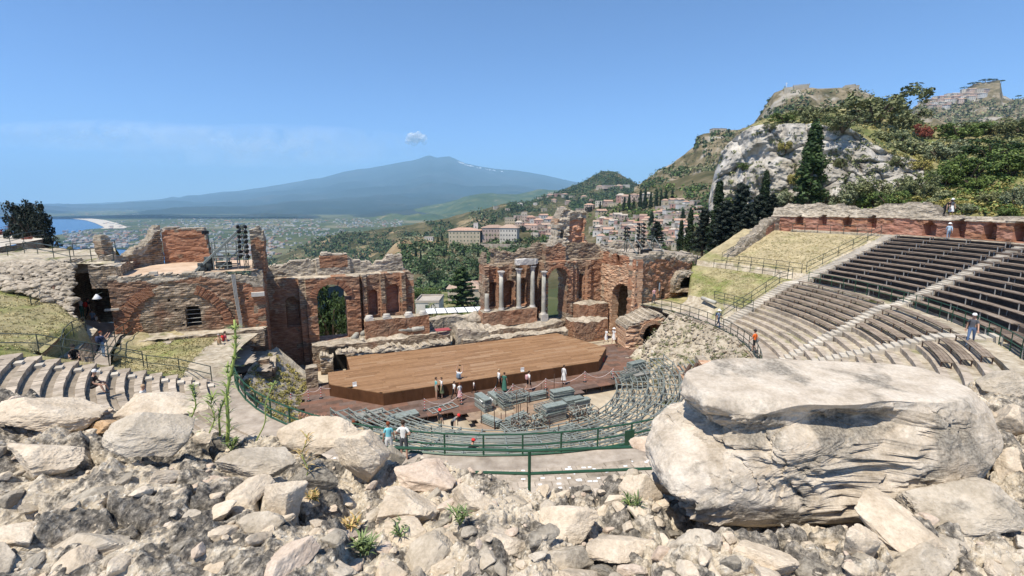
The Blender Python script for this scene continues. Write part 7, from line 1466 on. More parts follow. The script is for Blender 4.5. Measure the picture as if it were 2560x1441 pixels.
# former convent hotel on the spur, with its small tower
def hb_(x0, x1, py, D, h, wc, roof, label, d=12, nst=None, nw=None, rz=0.0, name='house', cat='house', sunk=8):
    P0, P1 = atY(x0, py, D), atY(x1, py, D); w = float(np.linalg.norm(P1 - P0)); c = (P0 + P1) / 2 + [0, d / 2, 0]; return house(c, w, d, h, rz, wc, roof, label, None, nst, nw, name, cat, sunk)
hb_(1122, 1200, 606, 585, 14, 4, 'hip', 'long cream hotel wing with arched windows at the left end of the town', 14, 3, 9, 0, 'hotel', 'hotel'); hb_(1205, 1262, 603, 590, 16, 1, 'hip', 'long pale pink hotel block behind the cream wing', 14, 3, 8, .1, 'hotel', 'hotel'); hb_(1252, 1296, 603, 560, 15, 3, 'hip', 'ivory hotel block at the right end of the hotel', 16, 3, 6, -.2, 'hotel', 'hotel')
t = hb_(1184, 1195, 585, 600, 13, 5, 'flat', 'small white bell tower behind the cream hotel wing', 5, 2, 1, 0, 'bell_tower', 'tower'); hb_(1190, 1208, 588, 598, 5, 3, 'hip', 'low ivory house beside the small bell tower', 8)
hb_(1262, 1290, 570, 720, 14, 4, 'flat', 'big yellowish square building at the left end of the upper town', 14, 3, 5); hb_(1296, 1345, 566, 730, 12, 0, 'flat', 'long cream building right of the big square one', 12, 3, 9); hb_(1304, 1318, 558, 735, 16, 0, 'flat', 'cream tower block on top of the long cream building', 8, 3, 2)
P = hit(1240, 612, 'town'); 
t = thing('terrace_wall', 'long grey retaining wall below the pink hotel block', 'wall', atY(1250, 618, 540)); block('wall', atY(1255, 624, 540) - [0, 0, 8], (52, 1.5, 14), mPAVE, t, -.15)
for x, w in ((1216, 9), (1226, 9), (1238, 10), (1250, 10), (1262, 9), (1278, 10)): plant('palm', x, 604, w, 22, nth((1216, 1226, 1238, 1250, 1262, 1278).index(x)) + ' palm tree from the left before the pink hotel block', atY(x, 604, 575), 'palms before the hotel')
hb_(1060, 1082, 602, 590, 4, 5, 'flat', 'low white pavilion left of the hotel on the spur', 8, 1, 4)
# houses on the far ridge and mountain
for i, (x, y, w) in enumerate(((1350, 500, 14), (1375, 493, 16), (1395, 490, 18), (1412, 492, 14), (1430, 496, 14), (1300, 516, 14), (1270, 527, 12), (1500, 473, 18), (1520, 470, 26), (1545, 471, 22), (1565, 468, 18), (1460, 498, 16), (1340, 513, 12), (1420, 510, 14), (1240, 522, 12), (1385, 505, 12), (1480, 505, 14), (1310, 540, 14), (1360, 528, 14), (1405, 525, 14))):
    P = hit(x, y, 'ridge')
    if P is not None: ww = w / FPX * P[1]; house(P, ww, ww * .6, min(9, ww * .45), rng.uniform(-.4, .4), i % 7, ('flat', 'hip')[i % 2], '%s house on the green ridge, %s' % (WN[i % 7], ('near its middle', 'upper middle', 'left of the row', 'in the row', 'right of the row', 'leftmost lower', 'far left', 'under the peak left', 'long under the peak', 'under the peak', 'under the peak right', 'right middle', 'low left middle', 'low middle', 'farthest left', 'middle', 'lower right', 'low left', 'low centre', 'low right')[i]), 'houses on the ridge')
for i, (x, y, w, h) in enumerate(((1716, 498, 34, 30), (1695, 520, 30, 22), (1795, 331, 34, 7))):
    P = hit(x, y, 'mt'); P = P if P is not None else atY(x, y, 850); ww = w / FPX * P[1]
    house(P, ww, ww * .5, h / FPX * P[1], 0.1, (3, 1, 0)[i], ('hip', 'hip', 'flat')[i], ('tall ivory house among the cypresses on the mountain foot', 'pink house left below the tall ivory one', 'long low church building on the mountain shoulder')[i], None)
# castle on the mountain
cs = thing('castle', 'ruined stone castle walls along the mountain top', 'castle', atY(2050, 222, 850))
mCAST = gmat('castle_stone', [(.3, (.28, .24, .18)), (.7, (.42, .37, .29))], .3, bd=.1)
def cw(x0, x1, y0, y1, name, th_=5):
    P0, P1 = atY(x0, y1, 855), atY(x1, y1, 845); P2 = atY((x0 + x1) / 2, y0, 850); L = float(np.linalg.norm((P1 - P0)[:2])); c = (P0 + P1) / 2; hh = float(P2[2] - c[2]); a = math.atan2(P1[1] - P0[1], P1[0] - P0[0]); block(name, c - [0, 0, 6], (L, th_, hh + 6), mCAST, cs, a); return c, L, hh, a
c, L, hh, a = cw(1983, 2022, 214, 226, 'wall')
for i in range(9): block('merlon', c + np.array([math.cos(a), math.sin(a), 0]) * (L * (i / 8 - .5)) + [0, 0, hh], (1.6, 5.2, 1.4), mCAST, cs, a)
cw(2022, 2108, 222, 230, 'low_wall'); cw(2106, 2146, 216, 230, 'keep_wall', 9); cw(2112, 2138, 213, 222, 'keep_top', 7); cw(1962, 1984, 219, 227, 'low_wall')
P = atY(1966, 216, 860); t = thing('summit_cross', 'thin white cross on the left end of the mountain top', 'cross', P); bar('shaft', P - [0, 0, 2], P + [0, 0, 6], .4, mWHITE, t); bar('arm', P + [-1.8, 0, 4], P + [1.8, 0, 4], .35, mWHITE, t)
# village on the far crag
k = 0
for y, xs in ((243, (2372, 2388, 2404, 2420, 2436, 2455)), (250, (2340, 2356, 2372, 2390, 2408, 2426)), (257, (2318, 2334, 2350, 2368, 2386, 2404)), (264, (2305, 2320, 2338, 2356, 2374)), (272, (2330, 2348, 2366)), (232, (2412, 2428, 2446, 2462))):
    for i, x in enumerate(xs):
        P = hit(x, y, 'crag')
        if P is None: continue
        w = 15 / FPX * P[1]; house(P, w, w * .7, 9, rng.uniform(-.4, .4), (5, 3, 1, 0, 6)[k % 5], ('flat', 'gable')[k % 2], '%s %s far crag village house, row %s, %s from the left' % (WN[(5, 3, 1, 0, 6)[k % 5]], ('flat', 'gabled')[k % 2], {232: 'at the top', 243: 'below the top', 250: 'in the middle', 257: 'below the middle', 264: 'near the bottom', 272: 'at the bottom'}[y], nth(i)), 'houses on the far crag', 2, 3); k += 1
for i, (x, y, w, h) in enumerate(((2432, 218, 26, 14), (2462, 210, 28, 14), (2480, 208, 22, 12), (2502, 214, 14, 16), (2410, 224, 20, 8), (2545, 250, 14, 14))): plant('umb', x, y, w, h, 'dark umbrella pine on the far crag, ' + nth(i) + ' of the clump', atY(x, y + 2, 1555), 'pines on the far crag')
# cypresses and trees in the town
ct = [(1560, 525, 12, 34), (1572, 525, 14, 40), (1584, 522, 10, 30), (1600, 520, 16, 46), (1612, 520, 16, 50), (1626, 518, 14, 40), (1640, 515, 14, 44), (1652, 512, 12, 40), (1628, 570, 22, 42), (1706, 560, 20, 40), (1725, 560, 18, 44), (1500, 522, 8, 20), (1512, 522, 8, 22), (1480, 520, 8, 20), (1548, 545, 8, 24), (1664, 508, 14, 36), (1680, 500, 12, 30), (1230, 570, 6, 16), (1220, 572, 6, 18), (1212, 572, 6, 14), (1290, 560, 8, 18), (1420, 505, 7, 16), (1445, 510, 7, 16), (1105, 600, 8, 20), (1095, 604, 7, 18), (1040, 640, 9, 22), (1052, 650, 9, 24), (1110, 640, 8, 20), (1160, 640, 8, 22), (1195, 640, 8, 20)]
for i, (x, y, w, h) in enumerate(ct):
    P = hit(x, y + 2, 'town', 'spur', 'mt', 'ridge')
    if P is not None: plant('cyp', x, y, w, h, 'dark cypress on the town hillside, ' + nth(sorted(ct).index(ct[i])) + ' from the left', P, 'cypresses on the town hillside')
for i, (x, y, w, h) in enumerate(((1330, 600, 40, 26), (1360, 604, 30, 22), (1305, 580, 26, 18), (1520, 540, 36, 24), (1596, 548, 36, 24), (1474, 530, 26, 18), (1680, 545, 34, 24), (1640, 600, 50, 50), (1740, 540, 30, 30))): plant(('umb', 'gbroad', 'black')[i % 3], x, y, w, h, ('dark round garden tree between the houses, ' if i % 3 == 2 else ('flat-topped pine between the houses, ' if i % 3 == 0 else 'green garden tree between the houses, ')) + nth(i) + ' counted from the hotel', hit(x, y, 'town'), 'trees between the houses')
# pavilion roofs and houses behind the stage wall
def vb(x0, x1, py, h, wc, roof, label, d=8, **k):
    P = hit((x0 + x1) / 2, py, 'valley'); D = P[1] if P is not None else 150; return hb_(x0, x1, py, D, h, wc, roof, label, d, **k)
vb(1040, 1098, 786, 3.2, 5, 'flat', 'white flat-roofed pavilion behind the stage wall gap', 9); vb(1120, 1204, 760, 5.5, 0, 'hip', 'pale house behind the single pine', 9); vb(1170, 1212, 742, 5.0, 1, 'gable', 'pink house at the left edge of the right stage wall', 7)
t = thing('awning', 'row of white awning panels on dark beams behind the stage wall', 'awning', atY(1140, 792, 110)); B = atY(1140, 776, 110)
for i in range(6): block('panel', B + [(i - 2.5) * 2.3, .7 * (i - 2.5) * .6, 0], (2.1, 5.2, .08), mWHITE, t, .25); block('beam', B + [(i - 2.5) * 2.3 + 1.15, .7 * (i - 2) * .6, -.25], (.16, 5.4, .35), mRAIL, t, .25)
for i in (-2.8, 0, 2.8): bar('post', B + [i * 2.3, -2.3 + i * .4, -4], B + [i * 2.3, -2.3 + i * .4, 0], .07, mRAIL, t)
plant('palm', 1080, 792, 24, 40, 'small palm tree behind the stage wall', hit(1080, 792, 'valley'))
# weeds and stones on the rubble slope
q = np.random.default_rng(31); mb = MB(); C = []
for i in range(1500):
    r, f = q.uniform(13.4, 20.2), q.uniform(-40, 27); z = np.interp(r, [13.2, 14.5, 17.5, 19.7], [-4.62, -3.9, -1.9, -.1]); s = min(.06 * (1 + q.pareto(2.4)), .34); V, F = ICO[1]; k = int(q.integers(0, 999))
    V = V * (1 + .3 * vnoise(V * 1.5 + k, 3)[:, None]) * [1, .8, .65] * s; mb.add(V + POL(r, f, z + .1), None, F)
    if i % 5 == 0: C.append(POL(r, f + 1, z + .12))
mb.put('slope_stones', mTOP, kind='stuff'); V, Q = leafcloud(C, .22, 26, .07, 5, .7, .4); put(mk('slope_plants', V, Q, None, LEAF['olive']), 'slope_plants', kind='stuff')
C = [POL(q.uniform(15.9, 19.5), q.uniform(-178, -140), 0) for _ in range(400)]; C = [c * [1, 1, 0] + [0, 0, np.interp(math.hypot(c[0] - OX, c[1] - OY), [15.6, 16.5, 19.7], [-4.7, -4.0, -1.2]) + .1] for c in C]
V, Q = leafcloud(C, .2, 22, .07, 6, .7, .4); put(mk('bank_weeds', V, Q, None, LEAF['yellow']), 'bank_weeds', kind='stuff')
mb = MB()
for i in range(2300):
    x, y = q.uniform(-80, 285), q.uniform(640, 770); P = None; d = ray(x, y); t_ = q.uniform()
    A_ = np.array([onz(x, 660, 6.5), onz(x, np.interp(x, [-160, 0, 100, 160, 178, 285], [730, 722, 748, 770, 800, 790]), np.interp(x, [0, 100, 160, 178], [5.1, 4.4, 3.7, 3.0]))]); 
    if x > 185: continue
    c = A_[0] * (1 - t_) + A_[1] * t_ + [0, 0, .3 * math.sin(math.pi * t_) + .05]; s = min(.09 * (1 + q.pareto(2.4)), .42); V, F = ICO[1]; V = V * (1 + .35 * vnoise(V * 1.5 + i, 3)[:, None]) * [1, .9, .6] * s; mb.add(V + c, None, F)
mb.put('bank_stones', mTOP, kind='stuff')
# tufts of dry grass on the lawns
C = []
for i in range(2600):
    r, f = q.uniform(22.5, 38), q.uniform(-175, -150.5); C.append(POL(r, f, 0))
    r, f = q.uniform(24.5, 45), q.uniform(11, 34.5)
    if f > phiA(r) + 2.3 and not 30.8 < r < 33: C.append(POL(r, f, 0))
C = np.array(C); C[:, 2] = [hz(c[0], c[1]) + .04 for c in C]
V, Q = leafcloud(C, .14, 8, .05, 9, .35, .3); put(mk('lawn_tufts', V, Q, None, leafm('lawn_tuft', (.22, .19, .085), (.46, .40, .22))), 'lawn_tufts', kind='stuff')
for k_, (t, a_, b2) in PT.items():
    for ch in list(t.children): bpy.data.objects.remove(ch)
    bpy.data.objects.remove(t)
# ================================================================ PEOPLE
mSKIN = flat('skin', (.50, .30, .21), .6, 0, .06); mSKIN2 = flat('tanned_skin', (.38, .21, .14), .6, 0, .06)
_cl = {}
CLR = {'white': (.72, .72, .70), 'black': (.018, .018, .02), 'navy': (.03, .045, .10), 'teal': (.13, .38, .38), 'aqua': (.20, .58, .66), 'beige': (.46, .38, .27), 'olive': (.16, .19, .10), 'grey': (.20, .21, .22), 'dgrey': (.09, .095, .11), 'jean': (.10, .16, .28), 'ljean': (.22, .32, .44), 'orange': (.75, .14, .02), 'red': (.62, .04, .035), 'green': (.06, .18, .13), 'pink': (.62, .36, .36), 'tan': (.42, .29, .18), 'khaki': (.32, .28, .19), 'lblue': (.42, .55, .66), 'hair': (.05, .03, .02), 'blond': (.35, .22, .10), 'greyhair': (.4, .38, .35), 'bluegrey': (.20, .26, .33), 'maroon': (.22, .03, .06), 'redhair': (.18, .05, .02)}
def cloth(c):
    if c not in _cl: _cl[c] = flat('cloth_' + c, CLR[c], .85, 0, .1, 30)
    return _cl[c]
def R3(v, rx, ry=0.0):
    v = np.asarray(v, float); c, s = math.cos(rx), math.sin(rx); v = np.array([v[0], v[1] * c - v[2] * s, v[1] * s + v[2] * c]); c, s = math.cos(ry), math.sin(ry); return np.array([v[0] * c + v[2] * s, v[1], -v[0] * s + v[2] * c])
PEOPLE = []
def limb(o, d1, l1, d2, l2): a = o + np.asarray(d1) / np.linalg.norm(d1) * l1; return a, a + np.asarray(d2) / np.linalg.norm(d2) * l2
def person(P, face, label, top='white', bot='dgrey', hair='hair', hat=None, pose='stand', H=1.72, shorts=False, sleeve='short', dress=None, pack=None, bag=None, skin=None, shoe='black', lean=0.0, hand=False, flip=1, phone=False):
    """one skinned body; joints in metres for H = 1.72, facing +Y before turning"""
    A = np.array; hip = A([0, 0, .93]); dn = A([0, 0, -1.0]); arms = [[(.28, .05, -1), (.12, .25, -1)], [(-.28, .05, -1), (-.12, .25, -1)]]; legs = [[(.06, .03, -1), (.03, -.05, -1)], [(-.06, .03, -1), (-.03, -.05, -1)]]
    if pose == 'walk': legs = [[(.04, .38, -1), (.03, .12, -1)], [(-.04, -.22, -1), (-.03, -.62, -1)]]; arms = [[(.2, -.35, -1), (.1, .05, -1)], [(-.2, .35, -1), (-.1, .7, -1)]]; hip = A([0, 0, .90])
    if pose == 'hips': arms = [[(.75, -.25, -.9), (-.75, .45, -.25)], [(-.75, -.25, -.9), (.75, .45, -.25)]]
    if pose == 'photo': arms = [[(.2, .6, -.35), (-.25, .6, .75)], [(-.2, .6, -.35), (.25, .6, .75)]]
    if pose == 'up': arms = [[(.5, .25, .85), (-.25, .25, 1)], [(-.5, .25, .85), (.25, .25, 1)]]
    if pose == 'selfie': arms = [[(.3, .9, .25), (.0, .7, .7)], [(-.28, .05, -1), (-.12, .25, -1)]]
    if pose == 'step': legs = [[(.06, .75, -.75), (.03, -.10, -1)], [(-.06, -.1, -1), (-.03, -.25, -1)]]; hip = A([0, 0, .93])
    if pose == 'sit': hip = A([0, 0, .12]); legs = [[(.22, .95, .42), (.05, .35, -1)], [(-.22, .95, .42), (-.05, .35, -1)]]; arms = [[(.2, .45, -1), (-.15, 1, -.2)], [(-.2, .45, -1), (.15, 1, -.2)]]; lean = lean or -.2
    if pose == 'crouch': hip = A([0, -.15, .42]); legs = [[(.25, .95, .1), (.05, -.35, -1)], [(-.25, .95, .1), (-.05, -.35, -1)]]; arms = [[(.2, .8, -.8), (-.1, .6, -.9)], [(-.2, .8, -.8), (.1, .6, -.9)]]; lean = lean or -.5
    if pose == 'bend': lean = -.75; arms = [[(.2, .5, -1), (.0, .4, -1)], [(-.2, .5, -1), (.0, .4, -1)]]; legs = [[(.1, .25, -1), (.06, -.25, -1)], [(-.1, -.05, -1), (-.06, -.2, -1)]]; hip = A([0, -.1, .88])
    tr = lambda v: hip + R3(v, lean)
    V, Rd, E, reg = [], [], [], []
    def add(p, r, par, g): V.append(p); Rd.append(r); reg.append(g); (E.append((par, len(V) - 1)) if par is not None else None); return len(V) - 1
    fem = .9 if dress or hair in ('blond', 'redhair') else 1.0
    p0 = add(hip, .135, None, 'b'); w = add(tr([0, 0, .17]), .118 * fem, p0, 't'); ch = add(tr([0, .01, .36]), .142 * fem, w, 't'); nk0 = add(tr([0, 0, .49]), .075, ch, 't'); nk = add(tr([0, .01, .56]), .05, nk0, 's'); h1 = add(tr([0, .025, .64]), .082, nk, 'h'); h2 = add(tr([0, .02, .735]), .088, h1, 'h'); add(tr([0, .01, .785]), .05, h2, 'h')
    fing = []
    for k, sx in enumerate((1, -1)):
        sh = add(tr([sx * .165 * fem, 0, .445]), .066, nk0, 't'); S_ = V[sh]; el, wr = limb(S_, R3(arms[k][0], lean * .5), .27, R3(arms[k][1], lean * .5), .25)
        e = add(el, .043, sh, 'e'); ww = add(wr, .029, e, 'f'); d = (wr - el) / np.linalg.norm(wr - el); hh = add(wr + d * .075, .034, ww, 'f')
        side = np.cross(d, [0, 1, 0.2]); side /= np.linalg.norm(side) + 1e-9
        if hand:
            for j, (o, l) in enumerate(((-.033, .07), (-.011, .085), (.011, .08), (.033, .062))):
                b_ = add(wr + d * .10 + side * o, .0105, hh, 'f'); m_ = add(wr + d * (.10 + l * .55) + side * o * 1.1 + A([0, .012, 0]), .009, b_, 'f'); add(wr + d * (.10 + l) + side * o * 1.1 + A([0, .03, 0]), .008, m_, 'f')
            tb = add(wr + d * .045 + side * .045, .0115, hh, 'f'); add(wr + d * .085 + side * .065 + A([0, .015, 0]), .0095, tb, 'f')
        else: add(wr + d * .16, .018, hh, 'f')
        fing.append(wr + d * .1)
        hp = add(hip + A([sx * .088, 0, -.03]), .098, p0, 'b'); kn, an = limb(V[hp], legs[k][0], .43, legs[k][1], .42); mid_ = add((V[hp] + kn) / 2, .079, hp, 'b'); kk = add(kn, .056, mid_, 'k'); cf = add(kn * .65 + an * .35, .05, kk, 'c'); aa_ = add(an, .034, cf, 'c'); ft = an + A([sx * .01, .06, -.045]); f1_ = add(ft, .037, aa_, 'o'); add(ft + A([sx * .02, .13, -.012]), .026, f1_, 'o')
    me = bpy.data.meshes.new('body'); me.from_pydata([tuple(v) for v in V], E, []); me.update(); o = bpy.data.objects.new('person_body', me); COL.objects.link(o)
    m = o.modifiers.new('skin', 'SKIN'); m.use_smooth_shade = True; sv = me.skin_vertices[0].data
    for i, r in enumerate(Rd): sv[i].radius = (r * (1.18 if reg[i] in 'tb' and i < 3 else 1), r * (.82 if reg[i] in 'tb' and i < 3 else 1)); sv[i].use_root = (i == 0)
    s_ = o.modifiers.new('sub', 'SUBSURF'); s_.levels = 1; s_.render_levels = 1
    PEOPLE.append(dict(o=o, V=np.array(V), reg=reg, P=np.asarray(P, float), face=face, label=label, top=top, bot=bot, hair=hair, hat=hat, H=H, shorts=shorts, sleeve=sleeve, dress=dress, pack=pack, bag=bag, skin=skin or mSKIN, shoe=shoe, tr=tr, hip=hip, lean=lean, hands=fing, phone=phone, pose=pose))
def finish_people():
    dg = bpy.context.evaluated_depsgraph_get(); dg.update()
    for d in PEOPLE:
        me = bpy.data.meshes.new_from_object(d['o'].evaluated_get(dg)); me.name = 'body'; nv = len(me.vertices); co = np.empty(nv * 3, np.float32); me.vertices.foreach_get('co', co); co = co.reshape(-1, 3); npol = len(me.polygons); ce = np.empty(npol * 3, np.float32); me.polygons.foreach_get('center', ce); ce = ce.reshape(-1, 3)
        dist = ((ce[:, None] - d['V'][None]) ** 2).sum(-1); dist[:, [i for i, g in enumerate(d['reg']) if g == 'h']] *= 1.0; rg = np.array([ord(c) for c in d['reg']])[dist.argmin(1)]
        me.materials.clear(); mats = [d['skin'], cloth(d['top']), cloth(d['bot']), cloth(d['shoe']), cloth(d['hair'])]
        for m in mats: me.materials.append(m)
        mi = np.zeros(npol, int); mi[rg == ord('t')] = 1; mi[rg == ord('b')] = 2; mi[rg == ord('o')] = 3
        if d['sleeve'] == 'long': mi[rg == ord('e')] = 1
        if d['shorts'] is False: mi[(rg == ord('k')) | (rg == ord('c'))] = 2
        elif d['shorts'] == 'short': pass
        me.polygons.foreach_set('material_index', mi); me.polygons.foreach_set('use_smooth', np.ones(npol, bool)); me.update()
        zmin = co[:, 2].min() if d['pose'] != 'sit' else (d['hip'][2] - .12); sc_ = d['H'] / 1.72; t = thing('person', d['label'], 'person', d['P'], 'visitors in the theatre', d['face'])
        M = WM[t] @ Matrix.Diagonal((sc_, sc_, sc_, 1)) @ Matrix.Translation((0, 0, -float(zmin))); put(me, 'body', t, M)
        tr = d['tr']; hc = tr([0, .012, .735]); U_, F = ICO[2]
        Hv = U_ * [.092, .105, .10]; Hv = Hv[:, :] ; keep = (Hv[:, 2] > -.015) | (Hv[:, 1] < -.02); Hv = Hv * (1 + .05 * vnoise(U_ * 3, 3)[:, None])
        Fk = F[(keep[F].all(1)) & ~((U_[F].mean(1)[:, 1] > .45) & (U_[F].mean(1)[:, 2] < .45))]; Hw = np.array([hc + R3(v, d['lean']) for v in Hv]); put(mk('hair', Hw, None, Fk, cloth(d['hair']), None, True), 'hair', t, M)
        fc = MB()   # nose, eyes, mouth
        for (x, y, z, sx, sy, sz) in ((0, .098, -.035, .011, .016, .018),): fc.add([hc + R3(v * [sx, sy, sz] + [x, y, z], d['lean']) for v in ICO[1][0]], None, ICO[1][1])
        for x in (-.09, .09): fc.add([hc + R3(v * [.01, .02, .03] + [x, -.005, -.03], d['lean']) for v in ICO[1][0]], None, ICO[1][1])
        fc.put('nose_and_ears', d['skin'], t, True, M=M); ey = MB()
        for x in (-.032, .032): ey.add([hc + R3(v * [.011, .006, .007] + [x, .086, -.015], d['lean']) for v in ICO[1][0]], None, ICO[1][1])
        ey.add([hc + R3(v * [.024, .006, .005] + [0, .086, -.075], d['lean']) for v in ICO[1][0]], None, ICO[1][1]); ey.put('eyes_and_mouth', cloth('maroon'), t, True, M=M)
        if d['hat']:
            c, kind = d['hat']; b = MB()
            if kind == 'helmet': b.lathe([(.125, -.01), (.12, .05), (.085, .11), (0, .13)], (0, 0, 0), 12)
            elif kind == 'cap': b.lathe([(.108, -.005), (.10, .06), (.06, .105), (0, .115)], (0, 0, 0), 12); b.box((0, .13, 0), (.13, .1, .012))
            else: b.lathe([(.2, -.02), (.115, .01), (.105, .08), (.06, .12), (0, .125)], (0, 0, 0), 14)
            V = np.concatenate(b.V); V = np.array([hc + R3(v + [0, 0, .02], d['lean']) for v in V]); put(mk({'helmet': 'helmet', 'cap': 'cap'}.get(kind, 'sun_hat'), V, np.concatenate(b.Q), None, cloth(c), None, True), {'helmet': 'helmet', 'cap': 'cap'}.get(kind, 'sun_hat'), t, M)
        if d['dress']:
            L = {'short': .5, 'long': .78}[d['dress']]; b = MB(); b.lathe([(.125, .12), (.15, .0), (.17, -.12), (.20, -L * .6), (.235, -L)], (0, 0, 0), 16); V = np.concatenate(b.V) * [1.05, .85, 1]; V = V * (1 + .06 * vnoise(V * 8, 2)[:, None]) ; put(mk('skirt', V + d['hip'], np.concatenate(b.Q), None, cloth(d['bot']), None, True), 'skirt', t, M)
        if d['pack']: 
            b = MB(); U2, F2 = ICO[2]; V = np.sign(U2) * np.abs(U2) ** .55 * [.15, .10, .21]; put(mk('backpack', np.array([tr(v + [0, -.20, .30]) for v in V]), None, F2, cloth(d['pack']), None, True), 'backpack', t, M)
        if d['bag']: U2, F2 = ICO[2]; V = np.sign(U2) * np.abs(U2) ** .5 * [.05, .16, .16]; put(mk('shoulder_bag', V + d['hip'] + [.24, 0, .02], None, F2, cloth(d['bag']), None, True), 'shoulder_bag', t, M)
        if d['phone']: c = (d['hands'][0] + d['hands'][1]) / 2; V = BOXV * [.15, .012, .08] + c; put(mk('phone', V, BOXQ, None, mBLACK), 'phone', t, M)
        bpy.data.objects.remove(d['o'])
TO = lambda P: math.atan2(-(P[0]), -(P[1])) * 0
def fdir(dx, dy): return math.atan2(-dx, dy)       # +Y turned to (dx, dy)
S_ = lambda x, y, z=FZ: onz(x, y, z)
u_ = (UX, UY)
person(S_(1091, 997), fdir(.9, .4), 'man in teal shirt and beige shorts posing at the stage front', 'teal', 'beige', shorts=True)
person(S_(1105, 995), fdir(-.9, -.2), 'woman in white top and green skirt holding up a phone by the stage', 'white', 'olive', 'hair', None, 'selfie', 1.65, shorts=True, dress='short')
person(S_(1149, 976), fdir(.3, .95), 'person in white shirt with arms raised taking a picture of the stage', 'white', 'dgrey', pose='up', H=1.8, shorts=True, pack='bluegrey', phone=True)
person(S_(1136, 998), fdir(.6, .5), 'child in white shirt and black trousers beside the girl in pink', 'white', 'black', pose='walk', H=1.45)
person(S_(1150, 1003), fdir(-.5, .8), 'girl in white and pink dress on the dark boards', 'white', 'pink', 'redhair', H=1.45, shorts=True, dress='short')
person(S_(1185, 984), fdir(.95, .3), 'small child in white top and dark trousers striding right', 'white', 'black', pose='walk', H=1.1)
person(S_(1247, 974), fdir(.9, .4), 'bald man in white shirt and black trousers walking beside the stage', 'white', 'black', 'tan', None, 'walk', 1.75, sleeve='long')
person(S_(1261, 980), fdir(.3, .9), 'woman in a long green dress beside the man in white shirt', 'green', 'green', 'hair', H=1.62, dress='long', shorts=True)
person(S_(1322, 979), fdir(.9, .4), 'man with a tan backpack and dark shorts walking along the stage', 'white', 'black', pose='walk', H=1.75, shorts=True, pack='pink')
person(S_(1409, 962), fdir(.7, .7), 'woman in a short white dress near the right part of the stage', 'white', 'white', 'hair', H=1.68, dress='short', shorts=True, sleeve='long')
person(S_(1515, 858), fdir(-.7, -.6), 'woman in white clothes walking through the right doorway', 'white', 'white', pose='walk', H=1.62, dress='short', shorts=True)
person(S_(1534, 858), fdir(-.4, -.9), 'person in white with a white hat walking at the right doorway', 'white', 'white', pose='walk', H=1.7, hat=('white', 'sun'), shorts=True, dress='short')
person(S_(1101, 1086, -4.55), fdir(.7, .7), 'worker in red helmet, black vest and khaki trousers on the sand', 'black', 'khaki', 'hair', ('red', 'helmet'), 'stand', 1.78)
person(S_(1134, 1087, -4.55), fdir(.8, -.3), 'worker in red helmet and grey shirt bending over on the sand', 'grey', 'black', 'hair', ('red', 'helmet'), 'bend', 1.72)
person(POL(15.2, -95, -2.9), fdir(.5, .8), 'worker in red helmet crouching inside the scaffolding', 'black', 'dgrey', 'hair', ('red', 'helmet'), 'crouch', 1.7)
person(S_(974, 1143, 0), fdir(-.25, 1), 'woman in aqua top and white shorts at the green railing, seen from behind', 'aqua', 'white', 'redhair', None, 'stand', 1.64, shorts=True, sleeve='none', hand=True)
person(S_(1011, 1149, 0), fdir(.15, 1), 'man in white tee and grey shorts with hands on hips at the railing', 'white', 'dgrey', 'hair', None, 'hips', 1.80, shorts=True, hand=True)
person(S_(880, 1108, .0) + [0, 0, .2], fdir(.6, .7), 'woman with red hair and dark top sitting by the railing end', 'black', 'black', 'redhair', None, 'sit', 1.65)
P = onz(232, 972, 2.25); person(P, fdir(.9, .3), 'man in white cap and black tank top sitting on the left rows', 'black', 'black', 'hair', ('white', 'cap'), 'sit', 1.75, shorts=True, hand=True)
P = onz(186, 900, 2.2); person(P, fdir(.7, -.6), 'person all in black sitting at the tip of the left lawn', 'black', 'black', 'hair', ('black', 'cap'), 'sit', 1.75)
person(onz(260, 893, 1.15), fdir(.5, .85), 'person in blue shirt and jeans taking a photo on the narrow path', 'navy', 'ljean', 'redhair', None, 'photo', 1.72, phone=True, pack='navy')
person(onz(237, 824, 1.0), fdir(-.3, .9), 'woman in blue top with white tote bag climbing towards the tunnel', 'bluegrey', 'dgrey', 'hair', None, 'walk', 1.66, shorts=True, bag='white')
person(onz(207, 795, 1.9), fdir(.2, .95), 'woman in white tee before the dark tunnel', 'white', 'green', 'blond', None, 'stand', 1.65)
person(onz(226, 797, 1.8), fdir(.3, .9), 'person with bright red backpack entering the dark tunnel', 'black', 'black', 'hair', None, 'walk', 1.72, pack='red')
person(onz(137, 744, 4.3), fdir(.8, -.4), 'person in white tee sitting by the brick pier at upper left', 'white', 'white', 'hair', None, 'sit', 1.7)
person(onz(100, 740, 4.2), fdir(.4, .8), 'person in green with maroon sun hat on the upper left bank', 'green', 'green', 'hair', ('maroon', 'sun'), 'stand', 1.7)
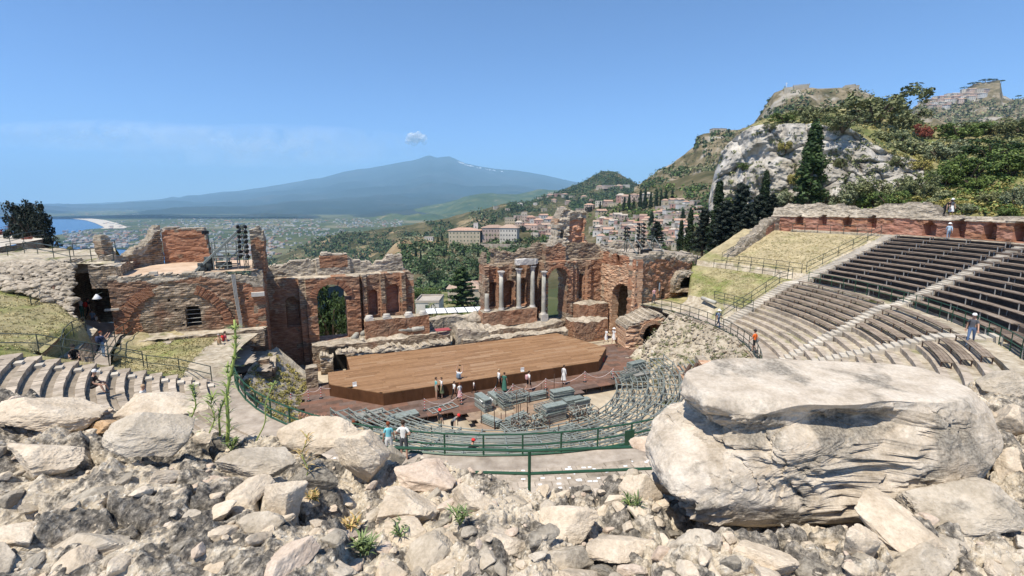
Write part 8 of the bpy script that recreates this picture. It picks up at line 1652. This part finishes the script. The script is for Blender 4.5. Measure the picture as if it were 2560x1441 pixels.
person(onz(552, 891, -.42), fdir(.3, -.9), 'person with pale hair, patterned shirt and tan trousers in the sunken court', 'tan', 'khaki', 'greyhair', None, 'photo', 1.72, shoe='white')
person(onz(567, 882, -.42), fdir(.6, .6), 'person in dark clothes with red bag behind the one in the sunken court', 'maroon', 'bluegrey', 'hair', None, 'stand', 1.68, pack='red')
b_ = onz(455, 1003, 1.6); person(POL(RK[4] + .2, -136, ZK[4]), fdir(.8, .2), 'bald man sitting on the left rows behind the big grey rock', 'white', 'beige', 'tan', None, 'sit', 1.75)
person(POL(RK[3] + .2, -131.5, ZK[3]), fdir(.8, .2), 'person with brown hair sitting on the left rows beside the bald man', 'bluegrey', 'dgrey', 'redhair', None, 'sit', 1.72)
person(onz(1884, 882, .02), fdir(-.5, .8), 'man in orange shirt and black shorts on the ring walkway', 'orange', 'black', 'hair', ('black', 'cap'), 'walk', 1.75, shorts=True, bag='grey')
person(onz(1795, 820, .02), fdir(.6, -.7), 'walker with white sun hat and blue clothes on the ring walkway', 'bluegrey', 'navy', 'greyhair', ('white', 'sun'), 'walk', 1.68, pack='navy')
person(onz(2424, 863, 3.36), fdir(-.6, -.6), 'man in dark shirt, jeans and white cap walking down between the benches', 'dgrey', 'jean', 'hair', ('white', 'cap'), 'walk', 1.78, shoe='white', hand=True)
Pw = onz(2369, 601, 7.55); person(Pw, fdir(.5, .8), 'woman in pale blue top and white hat walking along the niche wall', 'lblue', 'bluegrey', 'hair', ('white', 'sun'), 'walk', 1.68, sleeve='long', shoe='lblue')
person(onz(2362, 541, 9.9), fdir(.2, -.9), 'person in black standing on top of the niche wall', 'black', 'black', 'hair', ('black', 'cap'), 'bend', 1.72)
person(onz(2376, 541, 9.9), fdir(-.3, -.9), 'person in white hat and white skirt on top of the niche wall', 'dgrey', 'white', 'hair', ('white', 'sun'), 'stand', 1.66, dress='short', shorts=True)
person(onz(1634, 757, .02), fdir(.3, -.9), 'person in pink and dark clothes beside the blue information board', 'pink', 'dgrey', 'hair', None, 'stand', 1.68)
finish_people()
